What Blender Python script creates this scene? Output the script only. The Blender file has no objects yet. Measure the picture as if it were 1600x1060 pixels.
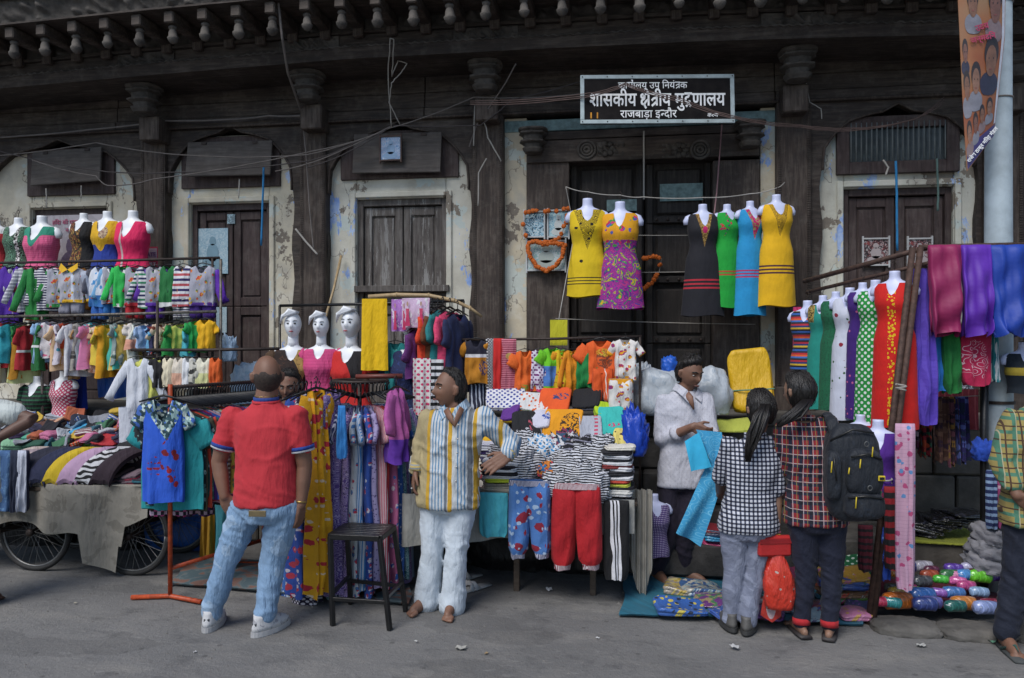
import bpy, math, random
import numpy as np
from mathutils import Vector, Matrix, noise as mnoise
R = math.radians
rng = random.Random(7)
scene = bpy.context.scene
COL = scene.collection

# ------------------------------------------------------------------ camera
FPX, CX, CY = 1220.0, 800.0, 530.0          # focal length and centre in pixels of a 1600 px wide picture
YAW, DIST, EYE = R(8.7), 6.92, 1.72         # facade plane is y = 0, street side is -y
cam = bpy.data.objects.new('camera', bpy.data.cameras.new('camera'))
COL.objects.link(cam)
cam.location = (0, -DIST, EYE)
cam.rotation_euler = (R(90), 0, YAW)
cam.data.sensor_width = 36.0
cam.data.lens = 36.0 * FPX / 1600.0
cam.data.clip_start, cam.data.clip_end = 0.05, 3000
scene.camera = cam

# ------------------------------------------------------------------ sky, sun, exposure
SUN_EL, SUN_AZ = 52.0, 205.0                # degrees; azimuth clockwise from +y, so the light comes from behind the camera
world = bpy.data.worlds.new('World'); scene.world = world; world.use_nodes = True
wt = world.node_tree; wt.nodes.clear()
sky = wt.nodes.new('ShaderNodeTexSky'); sky.sky_type = 'NISHITA'; sky.sun_disc = False
sky.sun_elevation = R(SUN_EL); sky.sun_rotation = R(SUN_AZ)
sky.air_density = 1.0; sky.dust_density = 0.7; sky.ozone_density = 1.0
bg = wt.nodes.new('ShaderNodeBackground'); bg.inputs['Strength'].default_value = 0.066
wo = wt.nodes.new('ShaderNodeOutputWorld')
wt.links.new(sky.outputs[0], bg.inputs[0]); wt.links.new(bg.outputs[0], wo.inputs[0])
sun = bpy.data.objects.new('sun', bpy.data.lights.new('sun', 'SUN')); COL.objects.link(sun)
sun.data.energy = 1.5; sun.data.angle = R(32); sun.data.color = (1.0, 0.965, 0.92)
az, el = R(SUN_AZ), R(SUN_EL)
sdir = Vector((math.sin(az) * math.cos(el), math.cos(az) * math.cos(el), math.sin(el)))
sun.rotation_euler = (-sdir).to_track_quat('-Z', 'Y').to_euler()
sun.location = (0, -8, 14)
vs = scene.view_settings
vs.view_transform = 'Standard'; vs.look = 'None'; vs.gamma = 1.0; vs.exposure = 0.95; vs.use_curve_mapping = False

# ------------------------------------------------------------------ picture -> place
_f = np.array([-math.sin(YAW), math.cos(YAW), 0.0]); _r = np.array([math.cos(YAW), math.sin(YAW), 0.0])
_u = np.array([0, 0, 1.0]); _c = np.array([0, -DIST, EYE])
def ray(px, py): return _f + _r * ((px - CX) / FPX) + _u * ((CY - py) / FPX)
def P(px, py, off=0.0):                     # the point of the plane y = -off seen at that pixel
    d = ray(px, py); return _c + d * ((DIST - off) / d[1])
def G(px, py, z=0.0):                       # the point at height z seen at that pixel
    d = ray(px, py); return _c + d * ((z - EYE) / d[2])
def S(px, off=0.0):                         # pixels per metre of that plane near column px
    d = ray(px, CY); return FPX / ((DIST - off) / d[1])

# ------------------------------------------------------------------ materials
def hexc(h):
    if not isinstance(h, str): return tuple(h)[:3] + (1,)
    h = h.lstrip('#'); o = []
    for i in (0, 2, 4):
        c = int(h[i:i + 2], 16) / 255.0
        o.append(c / 12.92 if c <= 0.04045 else ((c + 0.055) / 1.055) ** 2.4)
    return (o[0], o[1], o[2], 1)
class NT:
    def __init__(s, name):
        s.m = bpy.data.materials.new(name); s.m.use_nodes = True
        s.t = s.m.node_tree; s.t.nodes.clear()
        s.out = s.n('ShaderNodeOutputMaterial'); s.b = s.n('ShaderNodeBsdfPrincipled')
        s.l(s.b.outputs[0], s.out.inputs[0])
    def n(s, ty, **k):
        x = s.t.nodes.new(ty)
        for a, v in k.items(): setattr(x, a, v)
        return x
    def l(s, a, b): s.t.links.new(a, b)
    def put(s, sock, v):
        if isinstance(v, bpy.types.NodeSocket): s.l(v, sock)
        elif isinstance(v, (str, tuple)) and sock.type == 'RGBA': sock.default_value = hexc(v)
        else: sock.default_value = v
    def math(s, op, a, b=0.0, c=None):
        x = s.n('ShaderNodeMath', operation=op); s.put(x.inputs[0], a); s.put(x.inputs[1], b)
        if c is not None: s.put(x.inputs[2], c)
        return x.outputs[0]
    def coord(s, mode='uv'):                # garment coordinates: (across, up, 0) in metres
        tc = s.n('ShaderNodeTexCoord')
        if mode == 'obj': return tc.outputs['Object']
        sp = s.n('ShaderNodeSeparateXYZ'); s.l(tc.outputs['Object'], sp.inputs[0])
        s.u = sp.outputs[0] if mode == 'flat' else s.math('MULTIPLY_ADD', sp.outputs[1], 0.8, sp.outputs[0]); s.v = sp.outputs[2]
        cb = s.n('ShaderNodeCombineXYZ'); s.l(s.u, cb.inputs[0]); s.l(s.v, cb.inputs[1])
        return cb.outputs[0]
    def noise(s, vec, scale, detail=3.0, rough=0.55, dist=0.0):
        x = s.n('ShaderNodeTexNoise'); s.l(vec, x.inputs['Vector']); x.inputs['Scale'].default_value = scale
        x.inputs['Detail'].default_value = detail; x.inputs['Roughness'].default_value = rough
        x.inputs['Distortion'].default_value = dist; return x.outputs['Fac']
    def vor(s, vec, scale, rand=1.0, feature='F1', out='Distance'):
        x = s.n('ShaderNodeTexVoronoi', feature=feature); s.l(vec, x.inputs['Vector']); x.inputs['Scale'].default_value = scale
        x.inputs['Randomness'].default_value = rand; return x.outputs[out]
    def mapv(s, vec, sc=(1, 1, 1), loc=(0, 0, 0), rot=(0, 0, 0)):
        x = s.n('ShaderNodeMapping'); s.l(vec, x.inputs['Vector'])
        x.inputs['Scale'].default_value = sc; x.inputs['Location'].default_value = loc; x.inputs['Rotation'].default_value = rot
        return x.outputs[0]
    def ramp(s, fac, stops, mode='LINEAR'):
        x = s.n('ShaderNodeValToRGB'); r = x.color_ramp; r.interpolation = mode
        while len(r.elements) < len(stops): r.elements.new(0.5)
        for e, (p, c) in zip(r.elements, stops): e.position = p; e.color = hexc(c)
        s.put(x.inputs[0], fac); return x.outputs[0]
    def mix(s, fac, a, b, mode='MIX'):
        x = s.n('ShaderNodeMix', data_type='RGBA', blend_type=mode)
        s.put(x.inputs[0], fac); s.put(x.inputs[6], a); s.put(x.inputs[7], b); return x.outputs[2]
    def bump(s, h, strength=0.3, dist=0.01, prev=None):
        x = s.n('ShaderNodeBump'); x.inputs['Strength'].default_value = strength; x.inputs['Distance'].default_value = dist
        s.l(h, x.inputs['Height'])
        if prev is not None: s.l(prev, x.inputs['Normal'])
        return x.outputs[0]
    def fin(s, col, rough=0.8, normal=None, metal=0.0, **k):
        s.put(s.b.inputs['Base Color'], col); s.put(s.b.inputs['Roughness'], rough); s.b.inputs['Metallic'].default_value = metal
        for a, v in k.items(): s.put(s.b.inputs[a.replace('_', ' ')], v)
        if normal is not None: s.l(normal, s.b.inputs['Normal'])
        return s.m

_fab = {}
def _mask(t, vec, k):
    ty = k[0]
    if ty == 'band': return t.math('MULTIPLY', t.math('GREATER_THAN', t.v, k[1]), t.math('LESS_THAN', t.v, k[2]))
    if ty == 'bandu': return t.math('MULTIPLY', t.math('GREATER_THAN', t.u, k[1]), t.math('LESS_THAN', t.u, k[2]))
    if ty == 'ell':
        a = t.math('POWER', t.math('ABSOLUTE', t.math('DIVIDE', t.math('SUBTRACT', t.u, k[1]), k[3])), 2.0)
        b = t.math('POWER', t.math('ABSOLUTE', t.math('DIVIDE', t.math('SUBTRACT', t.v, k[2]), k[4])), 2.0)
        return t.math('LESS_THAN', t.math('ADD', a, b), 1.0)
    if ty == 'tri':                         # a yoke that narrows downwards from v0 over k[2]
        w = t.math('MULTIPLY_ADD', t.math('SUBTRACT', t.v, k[1]), k[3] / k[2], k[3])
        return t.math('LESS_THAN', t.math('ABSOLUTE', t.u), w)
    if ty == 'hs': return t.math('LESS_THAN', t.math('FRACT', t.math('MULTIPLY_ADD', t.v, 1.0 / k[1], k[3] if len(k) > 3 else 50.0)), k[2])
    if ty == 'vs': return t.math('LESS_THAN', t.math('FRACT', t.math('MULTIPLY_ADD', t.u, 1.0 / k[1], k[3] if len(k) > 3 else 50.0)), k[2])
    if ty == 'zeb':
        w = t.math('MULTIPLY', t.noise(vec, 9.0, 1.0), 2.2)
        return t.math('LESS_THAN', t.math('FRACT', t.math('ADD', t.math('MULTIPLY_ADD', t.v, 1.0 / k[1], 50.0), w)), k[2])
    if ty == 'dots': return t.math('LESS_THAN', t.vor(t.mapv(vec, rot=(0, 0, R(45))), 1.0 / k[1], 0.0), k[2])
    if ty == 'vor': return t.math('LESS_THAN', t.math('MULTIPLY_ADD', t.noise(vec, 3.0 / k[1], 2.0), 0.25, t.vor(t.mapv(vec, loc=(k[3] if len(k) > 3 else 0, 0, 0)), 1.0 / k[1], 0.8)), k[2] + 0.125)
    if ty == 'ring':
        d = t.math('FRACT', t.math('MULTIPLY', t.vor(vec, 1.0 / k[1], 1.0), k[3])); return t.math('LESS_THAN', d, k[2])
    if ty == 'noise': return t.math('GREATER_THAN', t.noise(vec, 1.0 / k[1], 3.0, 0.6, 0.6), k[2])
    raise ValueError(ty)
def fab(base, *layers, wr=0.6, rough=0.85, sheen=0.04, coat=0.0, wear=0.18, flat=0):
    """cloth: a base colour and printed layers (mask or list of masks, colour)"""
    key = repr((base, layers, wr, rough, coat, wear, flat))
    if key in _fab: return _fab[key]
    t = NT('cloth_%03d' % len(_fab)); vec = t.coord('flat' if flat else 'uv')
    def col(c):
        if isinstance(c, tuple) and c[0] == 'cells':
            n = len(c[2]); h = t.n('ShaderNodeSeparateColor'); t.l(t.vor(vec, 1.0 / c[1], 1.0, out='Color'), h.inputs[0])
            return t.ramp(h.outputs[0], [(i / n, q) for i, q in enumerate(c[2])], 'CONSTANT')
        if isinstance(c, tuple) and c[0] == 'swirl':
            n = len(c[2]); f = t.math('FRACT', t.math('MULTIPLY', t.noise(vec, 1.0 / c[1], 2.0, 0.5, 1.2), 4.0))
            return t.ramp(f, [(i / n, q) for i, q in enumerate(c[2])], 'CONSTANT')
        if isinstance(c, tuple) and c[0] == 'rowsv':
            n = len(c[2]); f = t.math('FRACT', t.math('MULTIPLY_ADD', t.u, 1.0 / c[1], 50.0)); return t.ramp(f, [(i / n, q) for i, q in enumerate(c[2])], 'CONSTANT')
        if isinstance(c, tuple) and c[0] == 'rowsh':
            n = len(c[2]); f = t.math('FRACT', t.math('MULTIPLY_ADD', t.v, 1.0 / c[1], 50.0)); return t.ramp(f, [(i / n, q) for i, q in enumerate(c[2])], 'CONSTANT')
        return c
    c = col(base)
    for mk, lc in layers:
        mks = mk if isinstance(mk, list) else [mk]
        f = None
        for q in mks:
            g = _mask(t, vec, q); f = g if f is None else t.math('MULTIPLY', f, g)
        c = t.mix(f, c, col(lc))
    dirt = t.ramp(t.noise(vec, 7.0, 4.0), [(0.3, (1 - wear,) * 3), (0.7, (1.0, 1.0, 1.0))])
    c = t.mix(1.0, c, dirt, 'MULTIPLY')
    n1 = t.bump(t.noise(t.mapv(vec, (1, 0.35, 1)), 22.0, 4.0), wr, 0.03)
    n2 = t.bump(t.noise(vec, 420.0, 1.0), 0.15, 0.002, n1)
    _fab[key] = t.fin(c, rough, n2, Sheen_Weight=sheen, Coat_Weight=coat, Coat_Roughness=0.12)
    return _fab[key]

def plain(name, col, rough=0.7, metal=0.0, var=0.25, scale=14.0, bump=0.15, col2=None, **k):
    t = NT(name); v = t.coord('obj'); f = t.noise(v, scale, 5.0, 0.6)
    c0 = hexc(col)[:3]; lo = hexc(col2)[:3] if col2 else tuple(x * (1 - var) for x in c0)
    c = t.ramp(f, [(0.35, lo), (0.65, c0)])
    return t.fin(c, rough, t.bump(t.noise(v, scale * 6, 3.0), bump, 0.01), metal, **k)

def wood_mat(name, dark, mid, light, vertical=True, amount=0.5, flake=None):
    t = NT(name); v = t.coord('obj')
    g = t.mapv(v, (1, 1, 0.09) if vertical else (0.09, 1, 1))
    grain = t.noise(g, 42.0, 6.0, 0.65)
    big = t.noise(v, 2.3, 5.0, 0.6)
    c = t.ramp(t.math('MULTIPLY_ADD', grain, 0.6, t.math('MULTIPLY', big, 0.4)), [(0.34, dark), (0.5, mid), (0.68, light)])
    dust = t.math('MULTIPLY', t.math('SUBTRACT', t.noise(v, 9.0, 6.0, 0.7), 0.5), amount * 3.0)
    c = t.mix(t.n('ShaderNodeClamp').outputs[0] if False else t.math('MAXIMUM', dust, 0.0), c, (0.19, 0.17, 0.15))
    if flake:
        fl = t.math('GREATER_THAN', t.noise(g, 16.0, 8.0, 0.75), flake); c = t.mix(fl, c, (0.24, 0.23, 0.22))
    crack = t.noise(t.mapv(v, (1, 1, 0.02) if vertical else (0.02, 1, 1)), 60.0, 2.0)
    nb = t.bump(grain, 0.55, 0.012, t.bump(crack, 0.3, 0.01))
    return t.fin(c, 0.75, nb)
def plaster_mat(name, tint, seed, blue=0.62):
    t = NT(name); v = t.mapv(t.coord('obj'), loc=(seed, seed * .7, 0))
    n1 = t.noise(v, 3.0, 6.0, 0.62); n2 = t.noise(v, 7.0, 7.0, 0.68); n3 = t.noise(t.mapv(v, (1, 1, .45), (9, 3, 1)), 4.2, 6.0, 0.7)
    c = t.ramp(n1, [(0.3, (0.40, 0.38, 0.33)), (0.5, tuple(x * 1.25 for x in tint)), (0.72, (0.72, 0.71, 0.64))])
    stain = t.noise(t.mapv(v, (1, 1, 0.15)), 6.0, 5.0, 0.6)
    c = t.mix(t.math('MULTIPLY', stain, 0.42), c, (0.36, 0.32, 0.25))
    tealm = t.math('GREATER_THAN', t.noise(t.mapv(v, loc=(4, 7, 2)), 2.6, 6.0, 0.65), 0.56)
    c = t.mix(t.math('MULTIPLY', tealm, 0.6), c, (0.46, 0.56, 0.56))
    bluem = t.math('GREATER_THAN', n3, blue); c = t.mix(bluem, c, t.ramp(n2, [(0.4, (0.22, 0.34, 0.66)), (0.6, (0.45, 0.56, 0.74))]))
    peel = t.math('GREATER_THAN', t.math('MULTIPLY_ADD', t.noise(t.mapv(v, (1, 1, .7), (1, 5, 9)), 2.0, 6.0, 0.6), 0.6, t.math('MULTIPLY', n2, 0.4)), 0.575); c = t.mix(peel, c, t.ramp(n1, [(0.4, (0.17, 0.145, 0.12)), (0.6, (0.26, 0.225, 0.18))]))
    h = t.math('SUBTRACT', n2, t.math('MULTIPLY', peel, 0.5))
    cr = t.math('LESS_THAN', t.math('ABSOLUTE', t.math('SUBTRACT', t.noise(t.mapv(v, (1, 1, .6), (5, 5, 5)), 1.6, 5.0, 0.6), 0.5)), 0.0035)
    c = t.mix(t.math('MULTIPLY', cr, 0.6), c, (0.12, 0.10, 0.09))
    return t.fin(c, 0.9, t.bump(h, 0.5, 0.02))

# ------------------------------------------------------------------ meshes
class MB:
    def __init__(s): s.v = []; s.f = []; s.m = []; s.n = 0
    def add(s, verts, faces, mi=0):
        verts = np.asarray(verts, float).reshape(-1, 3); b = s.n
        s.v.append(verts); s.n += len(verts)
        s.f += [tuple(b + i for i in f) for f in faces]; s.m += [mi] * len(faces); return s
    def grid(s, a, closeu=False, mi=0, capa=False, capb=False):
        a = np.asarray(a, float); r, c = a.shape[:2]; fs = []
        for i in range(r - 1):
            for j in range(c if closeu else c - 1):
                k = (j + 1) % c; fs.append((i * c + j, i * c + k, (i + 1) * c + k, (i + 1) * c + j))
        if capa: fs.append(tuple(range(c))[::-1])
        if capb: fs.append(tuple((r - 1) * c + j for j in range(c)))
        return s.add(a.reshape(-1, 3), fs, mi)
    def tube(s, pts, rad, n=8, mi=0, cap=True, flat=1.0):
        pts = [np.asarray(p, float) for p in pts]; k = len(pts)
        if not hasattr(rad, '__len__'): rad = [rad] * k
        rows = []; nrm = None
        for i in range(k):
            d = pts[min(i + 1, k - 1)] - pts[max(i - 1, 0)]; d = d / (np.linalg.norm(d) + 1e-9)
            if nrm is None:
                nrm = np.cross(d, (0, 1, 0) if abs(d[1]) < 0.9 else (1, 0, 0))
            nrm = nrm - d * np.dot(nrm, d); nrm = nrm / (np.linalg.norm(nrm) + 1e-9); b = np.cross(d, nrm)
            an = np.linspace(0, 2 * np.pi, n, endpoint=False)
            rows.append(pts[i] + rad[i] * (np.outer(np.cos(an), nrm) + flat * np.outer(np.sin(an), b)))
        return s.grid(np.array(rows), True, mi, cap, cap)
    def box(s, c, size, rotz=0.0, mi=0, M=None):
        x, y, z = [q / 2 for q in size]
        v = np.array([(i * x, j * y, k * z) for i in (-1, 1) for j in (-1, 1) for k in (-1, 1)])
        if M is not None: v = v @ np.array(M.to_3x3()).T
        ca, sa = math.cos(rotz), math.sin(rotz)
        v = np.stack([v[:, 0] * ca - v[:, 1] * sa, v[:, 0] * sa + v[:, 1] * ca, v[:, 2]], 1) + np.asarray(c)
        return s.add(v, [(0, 1, 3, 2), (4, 6, 7, 5), (0, 4, 5, 1), (2, 3, 7, 6), (0, 2, 6, 4), (1, 5, 7, 3)], mi)
    def bar(s, a, b, w, d=None, mi=0):
        """a square bar from a to b"""
        a = Vector(a); b = Vector(b); q = (b - a); L = q.length
        M = q.to_track_quat('Z', 'Y').to_matrix(); d = d or w
        return s.box((np.array(a) + np.array(b)) / 2, (w, d, L), 0, mi, M)
    def prism(s, poly, y0, y1, mi=0):
        """polygon in (x, z) between two depths"""
        n = len(poly); v = [(x, y0, z) for x, z in poly] + [(x, y1, z) for x, z in poly]
        fs = [tuple(range(n)), tuple(range(2 * n - 1, n - 1, -1))] + [(i, i + n, (i + 1) % n + n, (i + 1) % n) for i in range(n)]
        return s.add(v, fs, mi)
    def lathe(s, prof, c=(0, 0, 0), n=16, mi=0, M=None):
        """profile of (radius, height)"""
        an = np.linspace(0, 2 * np.pi, n, endpoint=False)
        a = np.array([[(r * math.cos(q), r * math.sin(q), h) for q in an] for r, h in prof])
        if M is not None: a = a @ np.array(M.to_3x3()).T
        return s.grid(a + np.asarray(c), True, mi, True, True)
    def build(s, name, mats, parent=None, loc=None, rotz=0.0, smooth=False, bevel=0.0, rot=None):
        me = bpy.data.meshes.new(name)
        v = np.concatenate(s.v) if s.v else np.zeros((0, 3))
        me.from_pydata(v.tolist(), [], s.f)
        mats = mats if isinstance(mats, (list, tuple)) else [mats]
        for m in mats: me.materials.append(m)
        if len(mats) > 1: me.polygons.foreach_set('material_index', s.m)
        if smooth: me.polygons.foreach_set('use_smooth', [True] * len(s.f))
        me.update()
        o = bpy.data.objects.new(name, me); COL.objects.link(o)
        if parent is not None: o.parent = parent
        if loc is not None: o.location = loc
        if rot is not None: o.rotation_euler = rot
        elif rotz: o.rotation_euler = (0, 0, rotz)
        if bevel:
            b = o.modifiers.new('bevel', 'BEVEL'); b.width = bevel; b.segments = 1; b.limit_method = 'ANGLE'
        return o
def tag(o, label, cat, group=None):
    o['label'] = label; o['category'] = cat
    if group: o['group'] = group
    return o
def thing(name, label, cat, loc=(0, 0, 0), rotz=0.0, group=None):
    o = bpy.data.objects.new(name, None); COL.objects.link(o); o.empty_display_size = 0.1
    o.location = loc; o.rotation_euler = (0, 0, rotz); return tag(o, label, cat, group)
def structure(o): o['kind'] = 'structure'; return o
def stuff(o): o['kind'] = 'stuff'; return o
def wire(pts, r, mat, name, label, cat, group=None, sag=0.0, seg=10, jit=0.0):
    """a rope or cable through the points, hanging a little between them"""
    q = []
    for i in range(len(pts) - 1):
        a, b = np.asarray(pts[i], float), np.asarray(pts[i + 1], float)
        for k in range(seg):
            t = k / seg; p = a + (b - a) * t; p = p + np.array([0, 0, -sag * 4 * t * (1 - t)])
            if jit: p = p + np.array([rng.uniform(-jit, jit) for _ in range(3)])
            q.append(p)
    q.append(np.asarray(pts[-1], float))
    return tag(MB().tube(q, r, 6).build(name, mat, smooth=True), label, cat, group)
# ================================================================== the setting
M_wood = wood_mat('dark_weathered_wood', (0.014, 0.0092, 0.0072), (0.042, 0.0285, 0.0225), (0.112, 0.088, 0.071), True, 0.40)
M_woodh = wood_mat('dark_weathered_beam', (0.0112, 0.0076, 0.006), (0.034, 0.0238, 0.019), (0.094, 0.074, 0.060), False, 0.38)
M_woodgrey = wood_mat('grey_flaking_wood', (0.036, 0.028, 0.025), (0.10, 0.086, 0.078), (0.21, 0.195, 0.18), True, 0.6, 0.58)
M_board = wood_mat('dusty_board', (0.04, 0.034, 0.03), (0.078, 0.066, 0.06), (0.125, 0.11, 0.10), False, 0.3)
M_door = wood_mat('brown_door_paint', (0.024, 0.014, 0.013), (0.052, 0.033, 0.031), (0.10, 0.072, 0.066), True, 0.38)
M_carve = plain('carved_stone', (0.10, 0.088, 0.078), 0.85, var=0.65, scale=9, bump=0.5)
M_plas = [plaster_mat('old_plaster_%d' % i, t, 3.1 * i + 1.3, b) for i, (t, b) in enumerate([((0.47, 0.43, 0.34), 0.66), ((0.49, 0.45, 0.35), 0.63), ((0.46, 0.45, 0.39), 0.60), ((0.47, 0.41, 0.30), 0.60), ((0.46, 0.46, 0.40), 0.585)])]
M_stone = plain('dark_step_stone', (0.05, 0.047, 0.046), 0.85, var=0.6, scale=7, bump=0.5)
M_wallstone = plain('grey_plinth_stone', (0.115, 0.105, 0.092), 0.9, var=0.55, scale=5, bump=0.5)
M_teal = plain('faded_teal_paint', (0.20, 0.30, 0.30), 0.8, var=0.5, scale=18)
M_rope = plain('rope_fibre', (0.38, 0.36, 0.33), 0.9)
M_cable = plain('grey_cable', (0.16, 0.14, 0.13), 0.7)
M_cabledk = plain('dark_cable', (0.06, 0.05, 0.05), 0.7)
M_iron = plain('rusty_dark_iron', (0.05, 0.035, 0.03), 0.6, 0.4, var=0.5)
M_black = plain('black_enamel', (0.012, 0.012, 0.013), 0.35, 0.2)

# --- ground
t = NT('dusty_asphalt'); v = t.coord('obj')
n1 = t.noise(v, 0.9, 6.0, 0.6); n2 = t.noise(v, 38.0, 4.0, 0.7); n3 = t.noise(v, 210.0, 2.0)
c = t.ramp(n1, [(0.32, (0.132, 0.130, 0.127)), (0.5, (0.168, 0.165, 0.161)), (0.68, (0.206, 0.201, 0.193))])
c = t.mix(t.math('MULTIPLY', n2, 0.4), c, (0.12, 0.117, 0.115))
dust = t.math('MAXIMUM', t.math('MULTIPLY', t.math('SUBTRACT', t.noise(t.mapv(v, (1, 2.0, 1)), 1.7, 6.0, 0.65), 0.5), 2.6), 0.0)
c = t.mix(dust, c, (0.27, 0.255, 0.23))
st = t.math('MAXIMUM', t.math('MULTIPLY', t.math('SUBTRACT', t.noise(t.mapv(v, (1, 1.6, 1), (11, 4, 0)), 3.4, 7.0, 0.7), 0.54), 5.0), 0.0); c = t.mix(t.math('MINIMUM', st, 0.55), c, (0.075, 0.074, 0.075))
st2 = t.math('MAXIMUM', t.math('MULTIPLY', t.math('SUBTRACT', t.noise(t.mapv(v, (1, 3.0, 1), (5, 14, 0)), 9.0, 6.0, 0.75), 0.56), 4.0), 0.0); c = t.mix(t.math('MINIMUM', st2, 0.4), c, (0.28, 0.27, 0.255))
spot = t.math('LESS_THAN', t.vor(v, 5.5, 1.0), 0.085); c = t.mix(t.math('MULTIPLY', spot, 0.5), c, (0.05, 0.047, 0.045))
spot2 = t.math('LESS_THAN', t.vor(t.mapv(v, loc=(3, 1, 0)), 11.0, 1.0), 0.05); c = t.mix(t.math('MULTIPLY', spot2, 0.6), c, (0.26, 0.25, 0.23))
ck = t.math('LESS_THAN', t.math('ABSOLUTE', t.math('SUBTRACT', t.noise(t.mapv(v, loc=(2, 8, 0)), 1.1, 6.0, 0.6), 0.5)), 0.0028); c = t.mix(t.math('MULTIPLY', ck, 0.18), c, (0.035, 0.033, 0.032))
pat = t.math('GREATER_THAN', t.noise(t.mapv(v, (.6, 1.2, 1), (7, 3, 0)), 1.3, 3.0, 0.5), 0.57); c = t.mix(t.math('MULTIPLY', pat, 0.30), c, (0.075, 0.073, 0.072))
grit = t.math('GREATER_THAN', n3, 0.66); c = t.mix(t.math('MULTIPLY', grit, 0.35), c, (0.25, 0.24, 0.22))
h = t.math('MULTIPLY_ADD', n3, 0.35, n2)
M_road = t.fin(c, 0.88, t.bump(h, 0.9, 0.012, t.bump(n1, 0.4, 0.05)))
def ground_sheet():
    xs = np.concatenate([[-400, -60], np.linspace(-9, 8, 90), [60, 400]]); ys = np.concatenate([[-400, -40], np.linspace(-9, 0.4, 60), [40, 400]])
    a = np.array([[(x, y, 0.012 * mnoise.noise(Vector((x * 0.9, y * 0.9, 0))) if abs(x) < 9 and -9 < y < 0.5 else 0.0) for x in xs] for y in ys])
    return structure(MB().grid(a).build('road', M_road, smooth=True))
ground_sheet()

# --- the old building
B = thing('old_building', 'old timber and plaster building with carved overhanging cornice and arched bays', 'building', (0, 0, 0))
XL, XR = P(-230, 500)[0], P(1830, 500)[0]
Z0, ZC = 1.12, 3.70                          # plinth top, column tops
def rx(x0, y0, x1, y1, off):                 # picture rectangle -> x, z ranges on a facade plane
    ym, xm = (y0 + y1) / 2, (x0 + x1) / 2
    return P(x0, ym, off)[0], P(x1, ym, off)[0], P(xm, y1, off)[2], P(xm, y0, off)[2]
def slab(name, r, off, thick, mat, parent=B, bevel=0.004, zlo=None, zhi=None, smooth=False):
    xa, xb, za, zb = rx(*r, off)
    if zlo is not None: za = zlo
    if zhi is not None: zb = zhi
    cx, cz = (xa + xb) / 2, (za + zb) / 2
    return MB().box((cx, -off + thick / 2, cz), (xb - xa, thick, zb - za)).build(name, mat, parent, bevel=bevel)

MB().box(((XL + XR) / 2, 0.55, 3.6), (XR - XL, 0.5, 7.2)).build('wall', M_door, B)

def arch_panel(x0, x1, xl, xr, yap, ysp, cusps=5):
    """wooden spandrel with a cusped arch opening; picture columns and rows"""
    xm = (xl + xr) / 2; off = 0.07
    zs = P(xm, ysp, off)[2]; za = P(xm, yap, off)[2]
    a, b = P(xl, ysp, off)[0], P(xr, ysp, off)[0]; wl, wr = P(x0, ysp, off)[0], P(x1, ysp, off)[0]
    m = (a + b) / 2; hw = (b - a) / 2; n = 60; pts = []
    for i in range(n + 1):
        th = math.pi - math.pi * i / n
        c, s = math.cos(th), math.sin(th)
        lob = 1.0 - 0.022 * abs(math.cos(cusps * th)) ** 0.6
        x = m + hw * math.copysign(abs(c) ** 0.86, c) * (lob if abs(c) > .12 else 1)
        z = zs + (za - zs) * s ** 0.84 * lob + (0.05 * max(0, 1 - abs(c) * 7))
        pts.append((x, z))
    low = Z0 + 0.02; zt = ZC + 0.03; mb = MB(); y0, y1 = -off, 0.02
    left = []; right = []
    for k in range(15):
        q = k / 14; zz = low + (zs - low) * q; wob = 0.014 * math.sin(q * 19)
        left.append((a + wob, zz)); right.append((b - wob, zz))
    prof = left + pts + right[::-1]
    rows = []
    for x, z in prof: rows.append([(x, y1, z), (x, y0, z)])
    mb.grid(np.array(rows))
    for q in range(len(pts) - 1):
        (xa, z1), (xb, z2) = pts[q], pts[q + 1]
        mb.add([(xa, y0, z1), (xb, y0, z2), (xb, y0, zt), (xa, y0, zt)], [(0, 1, 2, 3)])
    for side, edge in ((left, wl), (right, wr)):
        for q in range(14):
            (xa, z1), (xb, z2) = side[q], side[q + 1]
            mb.add([(edge, y0, z1), (xa, y0, z1), (xb, y0, z2), (edge, y0, z2)], [(0, 1, 2, 3)])
    for e, p in ((wl, pts[0][0]), (wr, pts[-1][0])):
        mb.add([(e, y0, zs), (p, y0, zs), (p, y0, zt), (e, y0, zt)], [(0, 1, 2, 3)])
    mb.build('arch_panel', M_woodh, B)
    rim = [np.array((x, -off - 0.004, z)) for x, z in pts]
    MB().tube(rim, 0.011, 6).build('arch_moulding', M_wood, B, smooth=True)

def plaster(x0, x1, d0, d1, dtop, top, mat):
    """plaster round a door opening; picture columns and rows"""
    xm = (x0 + x1) / 2; za, zd = P(xm, top)[2], P((d0 + d1) / 2, dtop)[2]
    X = [P(q, 400)[0] for q in (x0, d0, d1, x1)]
    MB().box(((X[0] + X[1]) / 2, 0.16, (Z0 + za) / 2), (X[1] - X[0], 0.32, za - Z0)).build('plaster_jamb', mat, B, bevel=0.008)
    MB().box(((X[2] + X[3]) / 2, 0.16, (Z0 + za) / 2), (X[3] - X[2], 0.32, za - Z0)).build('plaster_jamb', mat, B, bevel=0.008)
    MB().box(((X[1] + X[2]) / 2, 0.163, (zd + za) / 2), (X[2] - X[1] - .002, 0.32, za - zd)).build('plaster_lintel', mat, B, bevel=0.008)
    # raised edge round the opening
    fr = MB()
    fr.box((X[1] - 0.03, -0.008, (Z0 + zd) / 2 + .03), (0.05, 0.03, zd - Z0 + .06)); fr.box((X[2] + 0.03, -0.008, (Z0 + zd) / 2 + .03), (0.05, 0.03, zd - Z0 + .06))
    fr.box(((X[1] + X[2]) / 2, -0.009, zd + 0.035), (X[2] - X[1] + .006, 0.03, 0.05)); fr.build('plaster_edge', mat, B, bevel=0.006)

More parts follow.
